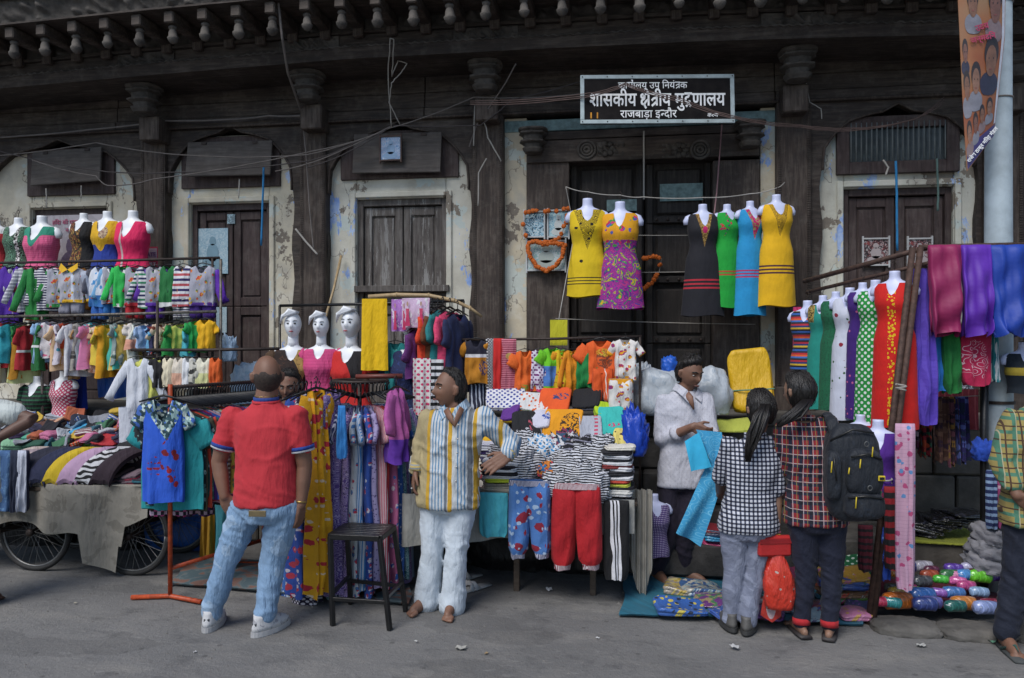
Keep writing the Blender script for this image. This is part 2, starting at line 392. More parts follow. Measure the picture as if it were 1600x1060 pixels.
def door_leaves(d0, d1, dtop, mat, rows=2, y=0.10, pm=None):
    D = bpy.data.objects.new('door', None); COL.objects.link(D); D.parent = B
    xa, xb = P(d0, 400)[0], P(d1, 400)[0]; zt = P((d0 + d1) / 2, dtop)[2]; m = (xa + xb) / 2; pm = pm or mat
    fr = MB(); fr.box((xa + .025, y - .02, (Z0 + zt) / 2), (.05, .08, zt - Z0)); fr.box((xb - .025, y - .02, (Z0 + zt) / 2), (.05, .08, zt - Z0))
    fr.box((m, y - .021, zt - .03), (xb - xa - .1, .08, .06)); fr.build('frame', mat, D, bevel=.005)
    for a, b in ((xa + .052, m - .004), (m + .004, xb - .052)):
        h = zt - .065 - Z0
        MB().box(((a + b) / 2, y + .02, Z0 + h / 2), (b - a, .04, h)).build('leaf', mat, D, bevel=.004)
        hh = h / rows
        for k in range(rows):
            z0 = Z0 + k * hh; w = b - a; st = min(.07, w * .2); q = MB()
            q.box((a + st / 2 + .002, y - .012, z0 + hh / 2), (st, .03, hh - .004)); q.box((b - st / 2 - .002, y - .012, z0 + hh / 2), (st, .03, hh - .004))
            q.box(((a + b) / 2, y - .0115, z0 + .045), (w - 2 * st - .004, .03, .08)); q.box(((a + b) / 2, y - .0115, z0 + hh - .045), (w - 2 * st - .004, .03, .08))
            q.build('stile_frame', mat, D, bevel=.006)
            MB().box(((a + b) / 2, y - .002, z0 + hh / 2), (w - 2 * st - .03, .02, hh - .2)).build('panel', pm, D, bevel=.008)
    return D

# bays: plaster, doors, arches
BAYS = [(-62, 219, 50, 168, 326, 233, M_plas[0]), (257, 464, 297, 421, 318, 212, M_plas[1]), (507, 738, 557, 697, 310, 205, M_plas[2]), (1267, 1537, 1318, 1490, 293, 185, M_plas[4])]
for i, (x0, x1, d0, d1, dt, top, m) in enumerate(BAYS):
    plaster(x0, x1, d0, d1, dt, top, m)
    door_leaves(d0, d1, dt, M_woodgrey if i == 2 else M_door, 2, pm=M_woodgrey if i == 2 else None)
arch_panel(-80, 226, -28, 213, 226, 318); arch_panel(250, 476, 262, 458, 205, 300); arch_panel(500, 745, 511, 735, 199, 300); arch_panel(1262, 1545, 1283, 1527, 171, 262)
# timber over the C bay shutters
slab('sill', (553, 446, 701, 456), 0.05, 0.2, M_woodgrey)

# boards hung over the arches, each in a dark window frame
def hung_board(fr, r, tilt, roll, label):
    slab('window_frame', fr, 0.03, 0.06, M_door)
    xa, xb, za, zb = rx(*r, 0.10)
    o = MB().box((0, 0, -(zb - za) / 2), (xb - xa, 0.025, zb - za)).build('flap_board', M_board, B, ((xa + xb) / 2, -0.085, zb), bevel=.004, rot=(R(tilt), R(roll), 0))
    o['label'] = label
    for k in (-1, 1):
        MB().box((k * (xb - xa) * .3, -.018, -.02), (.05, .008, .025)).build('hinge', M_iron, o)
hung_board((42, 232, 178, 305), (50, 234, 158, 288), -7, -2, 'dusty tilted board over the leftmost arch')
hung_board((283, 213, 437, 293), (293, 221, 425, 276), -6, 1, 'dusty board over the second arch')
hung_board((532, 204, 716, 279), (553, 208, 690, 271), -5, 1, 'dusty board behind the framed picture')

# barred window of the right bay
wn = bpy.data.objects.new('barred_window', None); COL.objects.link(wn); wn.parent = B
def frame_box(r, off, th, w, mat, par, name='frame'):
    xa, xb, za, zb = rx(*r, off); q = MB(); y = -off + th / 2
    q.box((xa + w / 2, y, (za + zb) / 2), (w, th, zb - za)); q.box((xb - w / 2, y, (za + zb) / 2), (w, th, zb - za))
    q.box(((xa + xb) / 2, y + .002, zb - w / 2), (xb - xa - 2 * w, th, w)); q.box(((xa + xb) / 2, y + .002, za + w / 2), (xb - xa - 2 * w, th, w))
    return q.build(name, mat, par, bevel=.004)
frame_box((1308, 180, 1500, 270), 0.05, 0.08, 0.10, M_door, wn)
xa, xb, za, zb = rx(1325, 190, 1480, 252, 0.03)
MB().box(((xa + xb) / 2, 0.0, (za + zb) / 2), (xb - xa, .02, zb - za)).build('pane', plain('dirty_glass', (0.06, 0.075, 0.08), 0.25, var=.4), wn)
for k in range(19):
    x = xa + .02 + (xb - xa - .04) * k / 18
    MB().tube([(x, -.045, za + .005), (x, -.045, zb - .005)], 0.006, 6).build('bar', plain('painted_bar', (0.16, 0.18, 0.18), .6) if k == 0 else bpy.data.materials['painted_bar'], wn, smooth=True)

# columns with fluted edges
def column(x0, x1):
    xa, xb, _, _ = rx(x0, 300, x1, 500, 0.12)
    q = MB(); q.box(((xa + xb) / 2, 0.03, (Z0 + ZC) / 2), (xb - xa, .30, ZC - Z0)); q.box(((xa + xb) / 2, -.0, Z0 + .10), (xb - xa + .05, .31, .2))
    o = q.build('column', M_wood, B, bevel=.008)
    for s in (-1, 1):
        e = xa + .022 if s < 0 else xb - .022; rows = MB(); n = 120
        for k in range(n):
            z = Z0 + .22 + (ZC - Z0 - .25) * k / n; rows.box((e, -.122, z), (.026, .012, .010))
        rows.build('carved_edge', M_wood, o)
    return o
for c_ in ((-112, -66), (219, 257), (468, 508), (738, 786), (1214, 1268), (1538, 1600), (1760, 1820)): column(*c_)
# wall boards above the columns
for k, (z0, z1, off) in enumerate(((ZC, ZC + .10, .10), (ZC + .105, ZC + .24, .075), (ZC + .245, ZC + .42, .06), (ZC + .425, ZC + .62, .05))):
    for j in range(4):
        a, b = XL + (XR - XL) * j / 4, XL + (XR - XL) * (j + 1) / 4
        MB().box(((a + b) / 2, -off + .15, (z0 + z1) / 2), (b - a - .006, .30, z1 - z0)).build('plank', M_woodh, B, bevel=.006)
MB().tube([(XL, -.105, ZC + .012), (XR, -.105, ZC + .012)], .014, 6).build('moulding', M_wood, B, smooth=True)

# beam on brackets
BX = [(-230, 160), (0, 137), (270, 113), (540, 91), (800, 77), (1070, 64), (1300, 57), (1500, 53), (1830, 48)]
bp = [P(x, y, 0.62) for x, y in BX]
def beamz(x): return float(np.interp(x, [p[0] for p in bp], [p[2] for p in bp]))
def beam(name, z0, z1, f0, f1, mat, step=None):
    rows = []
    xs = np.linspace(XL, XR, 40)
    for x in xs:
        z = beamz(x); rows.append([(x, -f0, z + z0), (x, -f0, z + z1), (x, -f1, z + z1), (x, -f1, z + z0)])
    return MB().grid(np.array(rows), True, 0, True, True).build(name, mat, B)
beam('beam', 0.0, 0.10, 0.60, 0.05, M_woodh); beam('beam', 0.105, 0.21, 0.57, 0.05, M_woodh); beam('soffit', 0.215, 0.24, 0.60, 0.04, M_woodh)
rp = []
for i in range(900):
    x = XL + (XR - XL) * i / 899; a = i * 1.25; rp.append((x, -.605 + .006 * math.cos(a), beamz(x) + .103 + .006 * math.sin(a)))
MB().tube(rp, .008, 5).build('rope_moulding', M_carve, B, smooth=True)
# carved frieze behind the pendants: a relief of scrolls
def relief(name, x0, x1, zf, h, y, amp, fx, parent, mat, nx, nz=12, tilt=0.0, curve=None):
    a = np.zeros((nz, nx, 3))
    for i in range(nz):
        for j in range(nx):
            u = j / (nx - 1); w = i / (nz - 1); x = x0 + (x1 - x0) * u; X = x * fx; Z = w * h * fx
            s = math.sin(X * 6.3 + 2.2 * math.sin(Z * 6 + X)) * math.sin(Z * 9 + 1.8 * math.cos(X * 5)) + .5 * math.sin(X * 17 + Z * 13)
            e = min(1, 6 * min(w, 1 - w)); ed = curve(u) if curve else 1.0
            a[i, j] = (x, y - amp * max(s, -.2) * e * ed - tilt * w, zf(x) + h * w * (1 if not curve else 1))
    return MB().grid(a).build(name, mat, parent, smooth=True)
relief('carved_frieze', XL, XR, lambda x: beamz(x) + .245, .22, -.56, .03, 2.6, B, M_carve, 1000, 14)
relief('carved_frieze', XL, XR, lambda x: beamz(x) + .36, .17, -1.06, .034, 3.0, B, M_carve, 1200, 16, .05)
beam('overhang', .345, .36, 1.08, .56, M_woodh); beam('overhang', .531, .56, 1.16, .5, M_woodh); beam('upper_ledge', .565, .75, 1.10, .45, M_plas[0]); beam('upper_wall', .75, 2.2, .80, .4, M_plas[0])
# joist ends with hanging bells
x = XL + .1; jm = None; pm_ = None; k = 0
while x < XR - .1:
    z = beamz(x) + .345
    jo = MB().box((0, 0, 0), (.085, .5, .10)).build('joist_end', M_woodh, B, (x, -.80, z - .052), bevel=.01)
    pr = [(.012, -.175), (.03, -.165), (.045, -.145), (.052, -.13), (.054, -.115), (.043, -.105), (.04, -.07), (.034, -.05), (.026, -.035), (.040, -.028), (.040, -.012), (.026, -.005), (.03, .0)]
    if pm_ is None: pm_ = MB().lathe(pr, n=14).build('pendant', M_carve, B, smooth=True)
    p = pm_ if k == 0 else pm_.copy()
    if k: COL.objects.link(p); p.parent = B
    p.location = (x, -.985, z - .104); p.rotation_euler = (0.05 * rng.uniform(-1, 1), 0.05 * rng.uniform(-1, 1), rng.uniform(0, 3)); s_ = rng.uniform(.76, .92); p.scale = (s_,) * 3
    # block behind on the frieze
    MB().box((0, 0, 0), (.09, .06, .14)).build('corbel', M_wood, B, (x, -.60, z - .10), bevel=.01)
    x += .292; k += 1
# brackets under the beam, scrolls above them
def capital(px, scale=1.0, off=.33, z=None, name='bracket'):
    x = P(px, 120, off)[0]; zt = (beamz(x) - .004) if z is None else z
    pr = [(.02, -.30), (.10, -.285), (.125, -.25), (.13, -.235), (.10, -.225), (.11, -.185), (.155, -.165), (.16, -.15), (.12, -.135), (.125, -.085), (.165, -.065), (.165, -.05), (.15, -.04), (.18, -.02), (.18, 0)]
    an = np.linspace(0, 2 * np.pi, 24, endpoint=False); rows = []
    for r, h in pr:
        r *= scale; lob = 1 + (.05 * np.cos(8 * an) if .14 < r / scale < .17 else 0)
        sq = 1 / np.maximum(np.abs(np.cos(an)), np.abs(np.sin(an))); rr = r * (.55 + .45 * np.minimum(sq, 1.25)) * lob
        rows.append(np.stack([rr * np.cos(an), rr * np.sin(an), np.full(24, h * scale)], 1))
    MB().grid(np.array(rows), True, 0, True, True).build(name, M_carve, B, (x, -off, zt))
    if z is None:
        MB().box((0, 0, 0), (.20, .25, .22)).build('bracket_block', M_wood, B, (x, -.15, zt - .36), bevel=.01)
for px in (-90, 226, 481, 758, 1246, 1590): 
    capital(px, .84); x = P(px, 100, .6)[0]
    relief('scroll_carving', x - .27, x + .27, lambda q: beamz(q) + .112, .095, -.585, .035, 4.6, B, M_carve, 90, 14, 0, lambda u: math.sin(math.pi * u) ** .4)

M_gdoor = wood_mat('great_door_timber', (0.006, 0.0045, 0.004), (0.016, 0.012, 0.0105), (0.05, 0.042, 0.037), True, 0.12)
# --- the great doorway
def jamb(x0, x1, mat, zt, off=0.02): return slab('plaster_jamb', (x0, 300, x1, 600), off, .3, mat, zlo=Z0, zhi=zt)
jamb(786, 823, M_plas[3], ZC - .01); jamb(1188, 1214, M_plas[3], ZC - .01)
slab('door_jamb', (823, 250, 889, 640), .06, .35, M_wood, zlo=Z0); slab('door_jamb', (1114, 250, 1187, 640), .06, .35, M_wood, zlo=Z0)
slab('door_lintel', (823, 214, 1187, 249), .085, .37, M_woodh); slab('door_lintel', (823, 200, 1187, 213), .06, .34, M_woodh); slab('wall_board', (787, 181, 1213, 199), .03, .3, M_teal)
for a, b in ((890, 1006), (1008, 1113)):
    D = bpy.data.objects.new('door', None); COL.objects.link(D); D.parent = B
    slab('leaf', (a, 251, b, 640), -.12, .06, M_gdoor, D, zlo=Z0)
    n = 3; xa, xb, za, zb = rx(a, 251, b, 640, -.10)
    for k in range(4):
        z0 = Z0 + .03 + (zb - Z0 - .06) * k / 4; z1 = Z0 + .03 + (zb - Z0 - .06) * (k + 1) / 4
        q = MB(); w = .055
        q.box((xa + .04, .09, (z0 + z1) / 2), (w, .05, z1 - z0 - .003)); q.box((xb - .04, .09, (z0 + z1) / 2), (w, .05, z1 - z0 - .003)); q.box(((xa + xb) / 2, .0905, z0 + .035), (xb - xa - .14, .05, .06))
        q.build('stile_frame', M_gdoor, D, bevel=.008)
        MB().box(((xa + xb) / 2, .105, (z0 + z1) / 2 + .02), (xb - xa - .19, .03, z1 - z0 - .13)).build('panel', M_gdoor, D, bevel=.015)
        for s in range(5): MB().lathe([(.014, 0), (.012, .008), (.004, .012)], (xa + .1 + (xb - xa - .2) * s / 4, .064, z0 + .035), 8, M=Matrix.Rotation(R(90), 3, 'X')).build('stud', M_iron, D, smooth=True)
for r in ((1031, 287, 1098, 314), (948, 312, 995, 330)):
    slab('paint_patch', r, -.062, .006, M_teal, bevel=0)
for px, sgn in ((917, 1), (1094, -1)):
    x, _, z = P(px, 234, .09); q = MB()
    for rr, tk in ((.075, .014), (.048, .012), (.022, .014)):
        q.tube([(x + rr * math.cos(a), -.088, z + rr * math.sin(a)) for a in np.linspace(0, 2 * math.pi, 25)], tk, 6)
    q.build('rosette', M_carve, B, smooth=True)
    for j in range(7):
        q = MB(); a = j * 2 * math.pi / 7; cx = x + sgn * .17
        q.lathe([(.004, 0), (.028, .008), (.018, .022), (.004, .026)], (cx + .05 * math.cos(a), -.084, z + .045 * math.sin(a)), 10, M=Matrix.Rotation(R(90), 3, 'X')); q.build('leaf_carving', M_carve, B, smooth=True)
    relief('scroll_carving', min(x + sgn * .09, x + sgn * .32), max(x + sgn * .09, x + sgn * .32), lambda q_: z - .06, .12, -.088, .02, 6.0, B, M_carve, 40, 14)
capital(833, .72, .13, P(833, 203, .13)[2], 'capital'); capital(1172, .72, .13, P(1172, 192, .13)[2], 'capital')

# --- plinth and steps, stone by stone
PL = thing('stone_plinth', 'grey stone plinth wall under the old building', 'wall', (0, 0, 0))
MB().box(((XL + XR) / 2, -.2, .55), (XR - XL, 1.0, 1.1)).build('core', M_wallstone, PL)
MB().box(((XL + XR) / 2, -.24, Z0 - .03), (XR - XL, 1.05, .07)).build('coping', M_wallstone, PL, bevel=.01)
for c_ in range(3):
    x = XL + rng.uniform(0, .3); z0 = .02 + c_ * .35
    while x < XR:
        w = rng.uniform(.42, .8)
        MB().box((0, 0, 0), (w - .014, .08, .338)).build('stone_block', M_wallstone, PL, (x + w / 2, -.715 + rng.uniform(-.008, .008), z0 + .172), bevel=.012)
        x += w
ST = thing('stone_steps', 'dark stone steps leading up to the great doorway', 'steps', (P(1110, 700, 1.1)[0], -1.1, 0))
sx0, sx1 = P(900, 700, 1.1)[0] - ST.location.x, P(1262, 700, 1.1)[0] - ST.location.x
for k, (o1, zt) in enumerate(((.90, .96), (1.03, .73), (1.16, .50), (1.29, .27))):
    x = sx0
    while x < sx1 - .05:
        w = rng.uniform(.45, .75); w = sx1 - x if sx1 - x < .9 else w
        MB().box((0, 0, 0), (w - .008, o1 - .745, .225)).build('stone_block', M_stone, ST, (x + w / 2, 1.1 - (o1 + .745) / 2 + rng.uniform(-.006, .006), zt - .1125), bevel=.014)
        x += w
MB().box(((sx0 + sx1) / 2, .2, .02), (sx1 - sx0 - .05, .3, .08)).build('footing', M_stone, ST)
# ================================================================== builders for cloth goods
def interp(tab, t): return np.interp(t, [q[0] for q in tab], [q[1] for q in tab])
def body_grid(wid, dep, L, seed=0, fold=0.02, k=5, neck=(0, 0), backneck=0.4, slope=0.0, nt=16, nc=40, hemwave=0.3, gather=None, cx=0.0, lean=0.0):
    """a hanging tube of cloth: rows from the top (z = 0) to the hem; front is -y"""
    r = random.Random(seed); ph = [r.uniform(0, 6.3) for _ in range(4)]
    T = np.linspace(0, 1, nt); A = np.linspace(0, 2 * np.pi, nc, endpoint=False); rows = []
    for t in T:
        w, d = interp(wid, t), interp(dep, t); am = fold * (0.15 + t) ** 0.8
        if gather and t > gather: am *= 0.4
        x = w * np.sign(np.cos(A)) * np.abs(np.cos(A)) ** 0.85; s = np.sin(A)
        y = d * np.sign(s) * np.abs(s) ** 0.75
        xn = x / max(w, .01); f = (1 - 2 * np.abs(np.sin(.5 * (k * xn * 1.6 + ph[0] + 1.3 * t)))) * .7 + (1 - 2 * np.abs(np.sin(.5 * (k * 2.3 * xn + ph[1] - 2.3 * t)))) * .45 + .35 * np.sin(7 * t + ph[3] + x * 9) + .3 * np.sin(17 * t + ph[2] + xn * 3)
        y = y + am * f * (0.35 + 0.65 * np.abs(s)) + lean * t
        x = x + am * .35 * np.sin(3 * A + ph[2])
        z = -L * t - slope * np.abs(x) * (1 - t) ** 3
        if neck[1]:
            fr = np.where(s < 0, 1.0, backneck)
            z = z - neck[1] * fr * np.clip(1 - (np.abs(x) / neck[0]) ** 2, 0, 1) * (1 - t) ** 4
        if t > .97: z = z + hemwave * am * np.sin(3 * A + ph[1])
        rows.append(np.stack([x + cx, y, z], 1))
    return np.array(rows)
def sleeve(mb, a, d, L, r0, r1, flat=.55, mi=0, seed=0, bend=0.0):
    r = random.Random(seed); a = np.array(a, float); d = np.array(d, float); d /= np.linalg.norm(d); pts, rad = [], []
    for i in range(7):
        t = i / 6; pts.append(a + d * L * t + np.array([0, -.01 * math.sin(t * 5 + seed), -bend * t * t])); rad.append((r0 + (r1 - r0) * t) * (1 + .08 * math.sin(t * 9 + seed)))
    mb.tube(pts, rad, 12, mi, True, flat)
M_hang = plain('black_plastic_hanger', (0.012, 0.012, 0.014), 0.4)
M_hangred = plain('red_plastic_hanger', (0.4, 0.03, 0.03), 0.4)
_hm = {}
def hanger(parent, w=.36, z=0.0, mat=None, rise=.09):
    key = (round(rise, 3), mat.name if mat else '')
    if key not in _hm:
        q = MB(); q.tube([(-.5, 0, -.16), (-.1, 0, -.025), (0, 0, 0), (.1, 0, -.025), (.5, 0, -.16)], [.018, .028, .03, .028, .018], 8, flat=.35)
        q.tube([(0, 0, 0), (0, 0, rise * 1.3), (.035, 0, rise * 2.1), (.0, 0, rise * 2.75), (-.045, 0, rise * 2.2)], .011, 6)
        o = q.build('hanger', mat or M_hang, parent, smooth=True); _hm[key] = o.data
    else:
        o = bpy.data.objects.new('hanger', _hm[key]); COL.objects.link(o); o.parent = parent
    s = w; o.scale = (s, s, s * .8); o.location = (0, 0, z); return o

_seed = [0]
def garment(kind, name, label, cat, px, top, bot, wpx, off, mat, rot=0.0, group=None, hang=False, sl=None, slm=None, trim=None, neck=None, fold=None, sw=None, flare=None, depth=None, lean=0.0, hw=None, hmat=None, z=None, sspread=1.0, loc=None, LW=None, k=5):
    """a hanging garment: picture column of its middle, rows of its top and hem, width in picture pixels, distance before the facade"""
    _seed[0] += 1; sd = _seed[0]; s = S(px, off)
    L, W = ((bot - top) / s, wpx / s) if LW is None else LW
    if loc is None: loc = P(px, top, off)
    h = W / 2; D = depth or min(.10, h * .42); mb = MB(); mats = [mat, slm or mat, trim or mat]; r = random.Random(sd)
    fo = (fold if fold is not None else .016) * 1.5
    if kind in ('tee', 'long', 'sleeveless', 'gown'):
        fl = flare if flare is not None else (1.45 if kind == 'gown' else 1.0)
        wid = [(0, h * .92), (.08, h), (.3, h * .93), (.55, h * (.9 + .1 * fl)), (1, h * fl)]
        dep = [(0, D * .25), (.06, D * .7), (.3, D), (1, D * (.8 + .3 * fl))]
        nk = neck if neck is not None else (h * .42, min(.09, L * .2))
        mb.grid(body_grid(wid, dep, L, sd, fo, k, nk, .35, .42, nt=18, lean=lean), True)
        if kind != 'sleeveless':
            n = sl if sl is not None else (L * .34 if kind != 'long' else L * .78)
            sr = sw or min(h * .42, L * .17)
            for q in (-1, 1):
                dx = (.62 if kind == 'tee' else .36) * sspread * r.uniform(.85, 1.1)
                sleeve(mb, (q * h * .80, 0, -h * .34 - sr * .55), (q * dx, -.12 * r.random(), -1), n, sr * .9, sr * .8, .42, 1, sd + q)
                if trim is not None:
                    dd = np.array((q * dx, 0, -1)); dd /= np.linalg.norm(dd); e = np.array((q * h * .80, 0, -h * .34 - sr * .55)) + dd * n
                    mb.tube([e - dd * .02, e + dd * .006], sr * .86, 12, 2, True, .46)
        if trim is not None:
            g = body_grid([(0, h * fl * 1.02), (1, h * fl * 1.03)], [(0, D * (.8 + .3 * fl) * 1.06)] * 2, max(.025, L * .08), sd, fo * .5, k, nt=3, lean=0)
            g[:, :, 2] -= L * .93; g[:, :, 1] += lean; mb.grid(g, True, 2)
    elif kind in ('pants', 'jogger'):
        fl = flare or (.95 if kind == 'pants' else 1.0); split = .30 if kind == 'jogger' else .24
        for q in (-1, 1):
            lw = h * .5; ph = r.uniform(0, 3)
            cuff = .62 if kind == 'jogger' else fl
            wid = [(0, lw * 1.02), (split, lw * 1.08), (.6, lw * (1.0 if kind == 'jogger' else .5 + .5 * fl)), (.9, lw * (.86 if kind == 'jogger' else fl)), (.95, lw * cuff), (1, lw * cuff)]
            g = body_grid(wid, [(0, D * .5), (.15, D), (.9, D * .9), (1, D * .7)], L * (1 - .02 * (q > 0)), sd + q, fo, 4, nt=18, nc=20, gather=.93 if kind == 'jogger' else None)
            tt = np.linspace(0, 1, 18)[:, None]; g[:, :, 0] += q * lw * (.93 + .25 * np.clip(tt - split, 0, 1) * sspread); mb.grid(g[:17], True, 0); mb.grid(g[16:], True, 2)
        mb.grid(body_grid([(0, h * 1.0), (1, h * 1.01)], [(0, D * .7), (1, D * .8)], .035, sd, .003, 9, nt=3), True, 2)
    elif kind == 'drape':                     # trousers or cloth folded over a bar
        fl = flare or .95
        wid = [(0, h * .96), (.05, h), (.8, h * fl), (.93, h * fl * .96), (1, h * fl * .8)]
        mb.grid(body_grid(wid, [(0, .012), (.05, D * .6), (1, D)], L, sd, fo, k, nt=20, nc=36, lean=lean), True, 0, True)
    elif kind == 'panel':                     # a single hanging cloth
        n, m_ = 16, 20; a = np.zeros((n, m_, 3)); ph = r.uniform(0, 6)
        for i in range(n):
            for j in range(m_):
                t, u = i / (n - 1), j / (m_ - 1) * 2 - 1
                a[i, j] = (u * h * (1 + ((flare or 1) - 1) * t), fo * (.2 + t) * (math.sin(u * k + ph + t) + .5 * math.sin(u * k * 2.3 + ph * 2)) + lean * t, -L * t + .3 * fo * math.sin(u * 5 + ph) * t)
        mb.grid(a); b = a.copy(); b[:, :, 1] += .006; mb.grid(b)
        mb.grid(np.concatenate([a[:, :1], b[:, :1]], 1)); mb.grid(np.concatenate([a[:, -1:], b[:, -1:]], 1)); mb.grid(np.concatenate([a[-1:], b[-1:]], 0).transpose(1, 0, 2)); mb.grid(np.concatenate([a[:1], b[:1]], 0).transpose(1, 0, 2))
    o = mb.build(name, mats if (slm or trim) else mat, None, loc, rot, True)
    if not (slm or trim):
        o.data.polygons.foreach_set('material_index', [0] * len(o.data.polygons))
    tag(o, label, cat, group)
    if hang: hanger(o, hw or min(W * .9, .42), -.0 if z is None else z, hmat)
    return o

# mannequin busts: (height under the neck top, half width, half depth)
TORSO = [(0, .048, .048), (.07, .050, .050), (.095, .075, .058), (.115, .135, .07), (.14, .172, .08), (.17, .178, .09), (.25, .165, .112), (.31, .166, .128), (.38, .150, .112), (.46, .138, .098), (.55, .150, .105), (.64, .172, .116), (.75, .17, .115)]
TZ = [q[0] for q in TORSO]
def tors(z, col): return np.interp(z, TZ, [q[col] for q in TORSO])
M_dummy = plain('white_plastic_dummy', (0.74, 0.76, 0.80), 0.42, var=.06, bump=.02)
M_dummyb = plain('bluish_plastic_dummy', (0.56, 0.60, 0.82), 0.42, var=.08, bump=.02)
def bust(name, label, px, neck, hem, wpx, off, dress, rot=0.0, flare=1.25, mat=None, nd=.13, nw=.075, group=None, sl=None, slm=None, lower=None, split=None, arm=.0, cat='mannequin', k=6, fold=.02, hook=True, head=None, arms=True):
    """a hanging shop dummy wearing a dress; neck = row of its neck top"""
    _seed[0] += 1; sd = _seed[0]; s = S(px, off); sc = (wpx / s) / .37; L = (hem - neck) / s / sc
    T = thing(name, label, cat, P(px, neck, off), rot, group)
    an = np.linspace(0, 2 * np.pi, 28, endpoint=False); rows = []
    zz = np.concatenate([np.linspace(0, .2, 12), np.linspace(.24, min(.75, L - .02), 12)])
    for z in zz: rows.append(np.stack([tors(z, 1) * np.cos(an), tors(z, 2) * np.sin(an) - (.02 if .22 < z < .36 else 0), np.full(28, -z)], 1))
    mb = MB(); mb.grid(np.array(rows), True, 0, True, True)
    if arms:
        for q in (-1, 1): mb.tube([(q * .13, 0, -.150), (q * .168, 0, -.168), (q * .186, 0, -.20), (q * .190, 0, -.235)], [.042, .044, .042, .03], 10)
    b = mb.build('torso', mat or M_dummy, T, smooth=True); b.scale = (sc,) * 3
    n = 30; rows = []; A = np.linspace(0, 2 * np.pi, 48, endpoint=False); co, si = np.cos(A), np.sin(A); r = random.Random(sd); ph = [r.uniform(0, 6) for _ in range(3)]
    xs = np.abs(co)
    start = .118 + np.where(si < 0, nd, nd * .35) * np.clip(1 - (xs * .185 / nw) ** 2, 0, 1) + arm * np.clip((xs - .82) / .18, 0, 1) * .09
    for i in range(n):
        t = i / (n - 1); z = start + (L - start) * t ** 1.05
        hw, hd = tors(np.minimum(z, .64), 1) + .011, tors(np.minimum(z, .64), 2) + .013
        g = np.clip((z - .5) / max(L - .5, .05), 0, 1); hw = hw * (1 + (flare - 1) * g); hd = hd * (1 + (flare - 1) * .7 * g)
        f = 1 + fold * g * (np.sin(k * A + ph[0] + 2 * t) + .5 * np.sin(k * 1.7 * A + ph[1])) + .006 * np.sin(9 * z * 6 + ph[2] + 3 * A)
        x, y = hw * co * f, hd * si * f - .022 * np.exp(-((z - .30) / .09) ** 2) * (si < 0)
        rows.append(np.stack([x, y, -z + .01 * g * np.sin(3 * A + ph[1])], 1))
    mb = MB(); rows = np.array(rows)
    cut = 0 if split is None else int(n * split)
    if cut: mb.grid(rows[:cut + 1], True, 0); mb.grid(rows[cut:], True, 1)
    else: mb.grid(rows, True, 0)
    if sl:
        for q in (-1, 1): mb.tube([(q * .15, 0, -.15), (q * .19, 0, -.18), (q * (.20 + .05 * sl), 0, -.2 - sl * .5), (q * (.205 + .1 * sl), -.01, -.2 - sl)], [.055, .066, .066, .06], 12, 2, True)
    d = mb.build('dress', [dress, lower or dress, slm or dress], T, smooth=True); d.scale = (sc,) * 3
    if hook:
        q = MB(); q.tube([(0, 0, -.02), (0, 0, .05), (.02, 0, .075), (0, 0, .1), (-.02, 0, .085)], .004, 6); o = q.build('hook', M_iron, T, smooth=True); o.scale = (sc,) * 3
    if head: head(T, sc)
    return T

def folded(name, label, px, py, wpx, dep, thk, off, mat, tilt=0.0, yaw=0.0, layers=3, cat='folded clothes', group=None, loc=None, W=None, roll=0.0, mat2=None, sag=.012):
    """a folded piece of cloth or a small pile of them, its rounded folds at the edges"""
    _seed[0] += 1; sd = _seed[0]; r = random.Random(sd)
    if loc is None: loc = P(px, py, off)
    w = W if W is not None else wpx / S(px, off); n = 28; A = np.linspace(0, 2 * np.pi, n, endpoint=False); rows = []
    e = .32; cx = np.sign(np.cos(A)) * np.abs(np.cos(A)) ** e; cy = np.sign(np.sin(A)) * np.abs(np.sin(A)) ** e
    prof = []
    for l in range(layers):
        for q in (.02, .25, .75, .98): prof.append(((l + q) / layers, 1 - .055 * abs(2 * q - 1) ** 3 - r.uniform(0, .03), l))
    ph = r.uniform(0, 6); jit = [(r.uniform(-.02, .02) * w, r.uniform(-.02, .02) * dep) for _ in range(layers)]; seq = []
    rows.append(np.stack([cx * w * .40, cy * dep * .40, np.zeros(n)], 1)); seq.append(0)
    for zt, sc_, l in prof:
        wob = 1 + .025 * np.sin(3 * A + ph + l) + .015 * np.sin(7 * A + ph * 2)
        sagz = sag * np.sin(2 * cx + ph) + sag * np.cos(2.3 * cy + ph)
        rows.append(np.stack([cx * w / 2 * sc_ * wob + jit[l][0], cy * dep / 2 * sc_ * wob + jit[l][1], zt * thk + sagz * zt], 1)); seq.append(l)
    for q in (.8, .45, .1):
        rows.append(np.stack([cx * w / 2 * q, cy * dep / 2 * q, np.full(n, thk * (1 + .05 * (1 - q))) + sag * np.sin(2 * cx * q + ph) + sag * .8 * np.cos(2.3 * cy * q + ph) + .004 * np.sin(9 * cx * q + ph)], 1)); seq.append(layers - 1)
    rows = np.array(rows); rows = np.stack([rows[..., 0], -rows[..., 2], rows[..., 1]], -1); mb = MB()
    if mat2 is None: mb.grid(rows, True, 0, True, True)
    else:
        for i in range(len(rows) - 1): mb.grid(rows[i:i + 2], True, (seq[i] + 1 + layers) % 2 if i < len(rows) - 5 else 0, i == 0, i == len(rows) - 2)
    o = mb.build(name, [mat, mat2] if mat2 else mat, None, loc, 0, True, rot=(R(tilt - 90), R(roll), R(yaw)))
    return tag(o, label, cat, group)
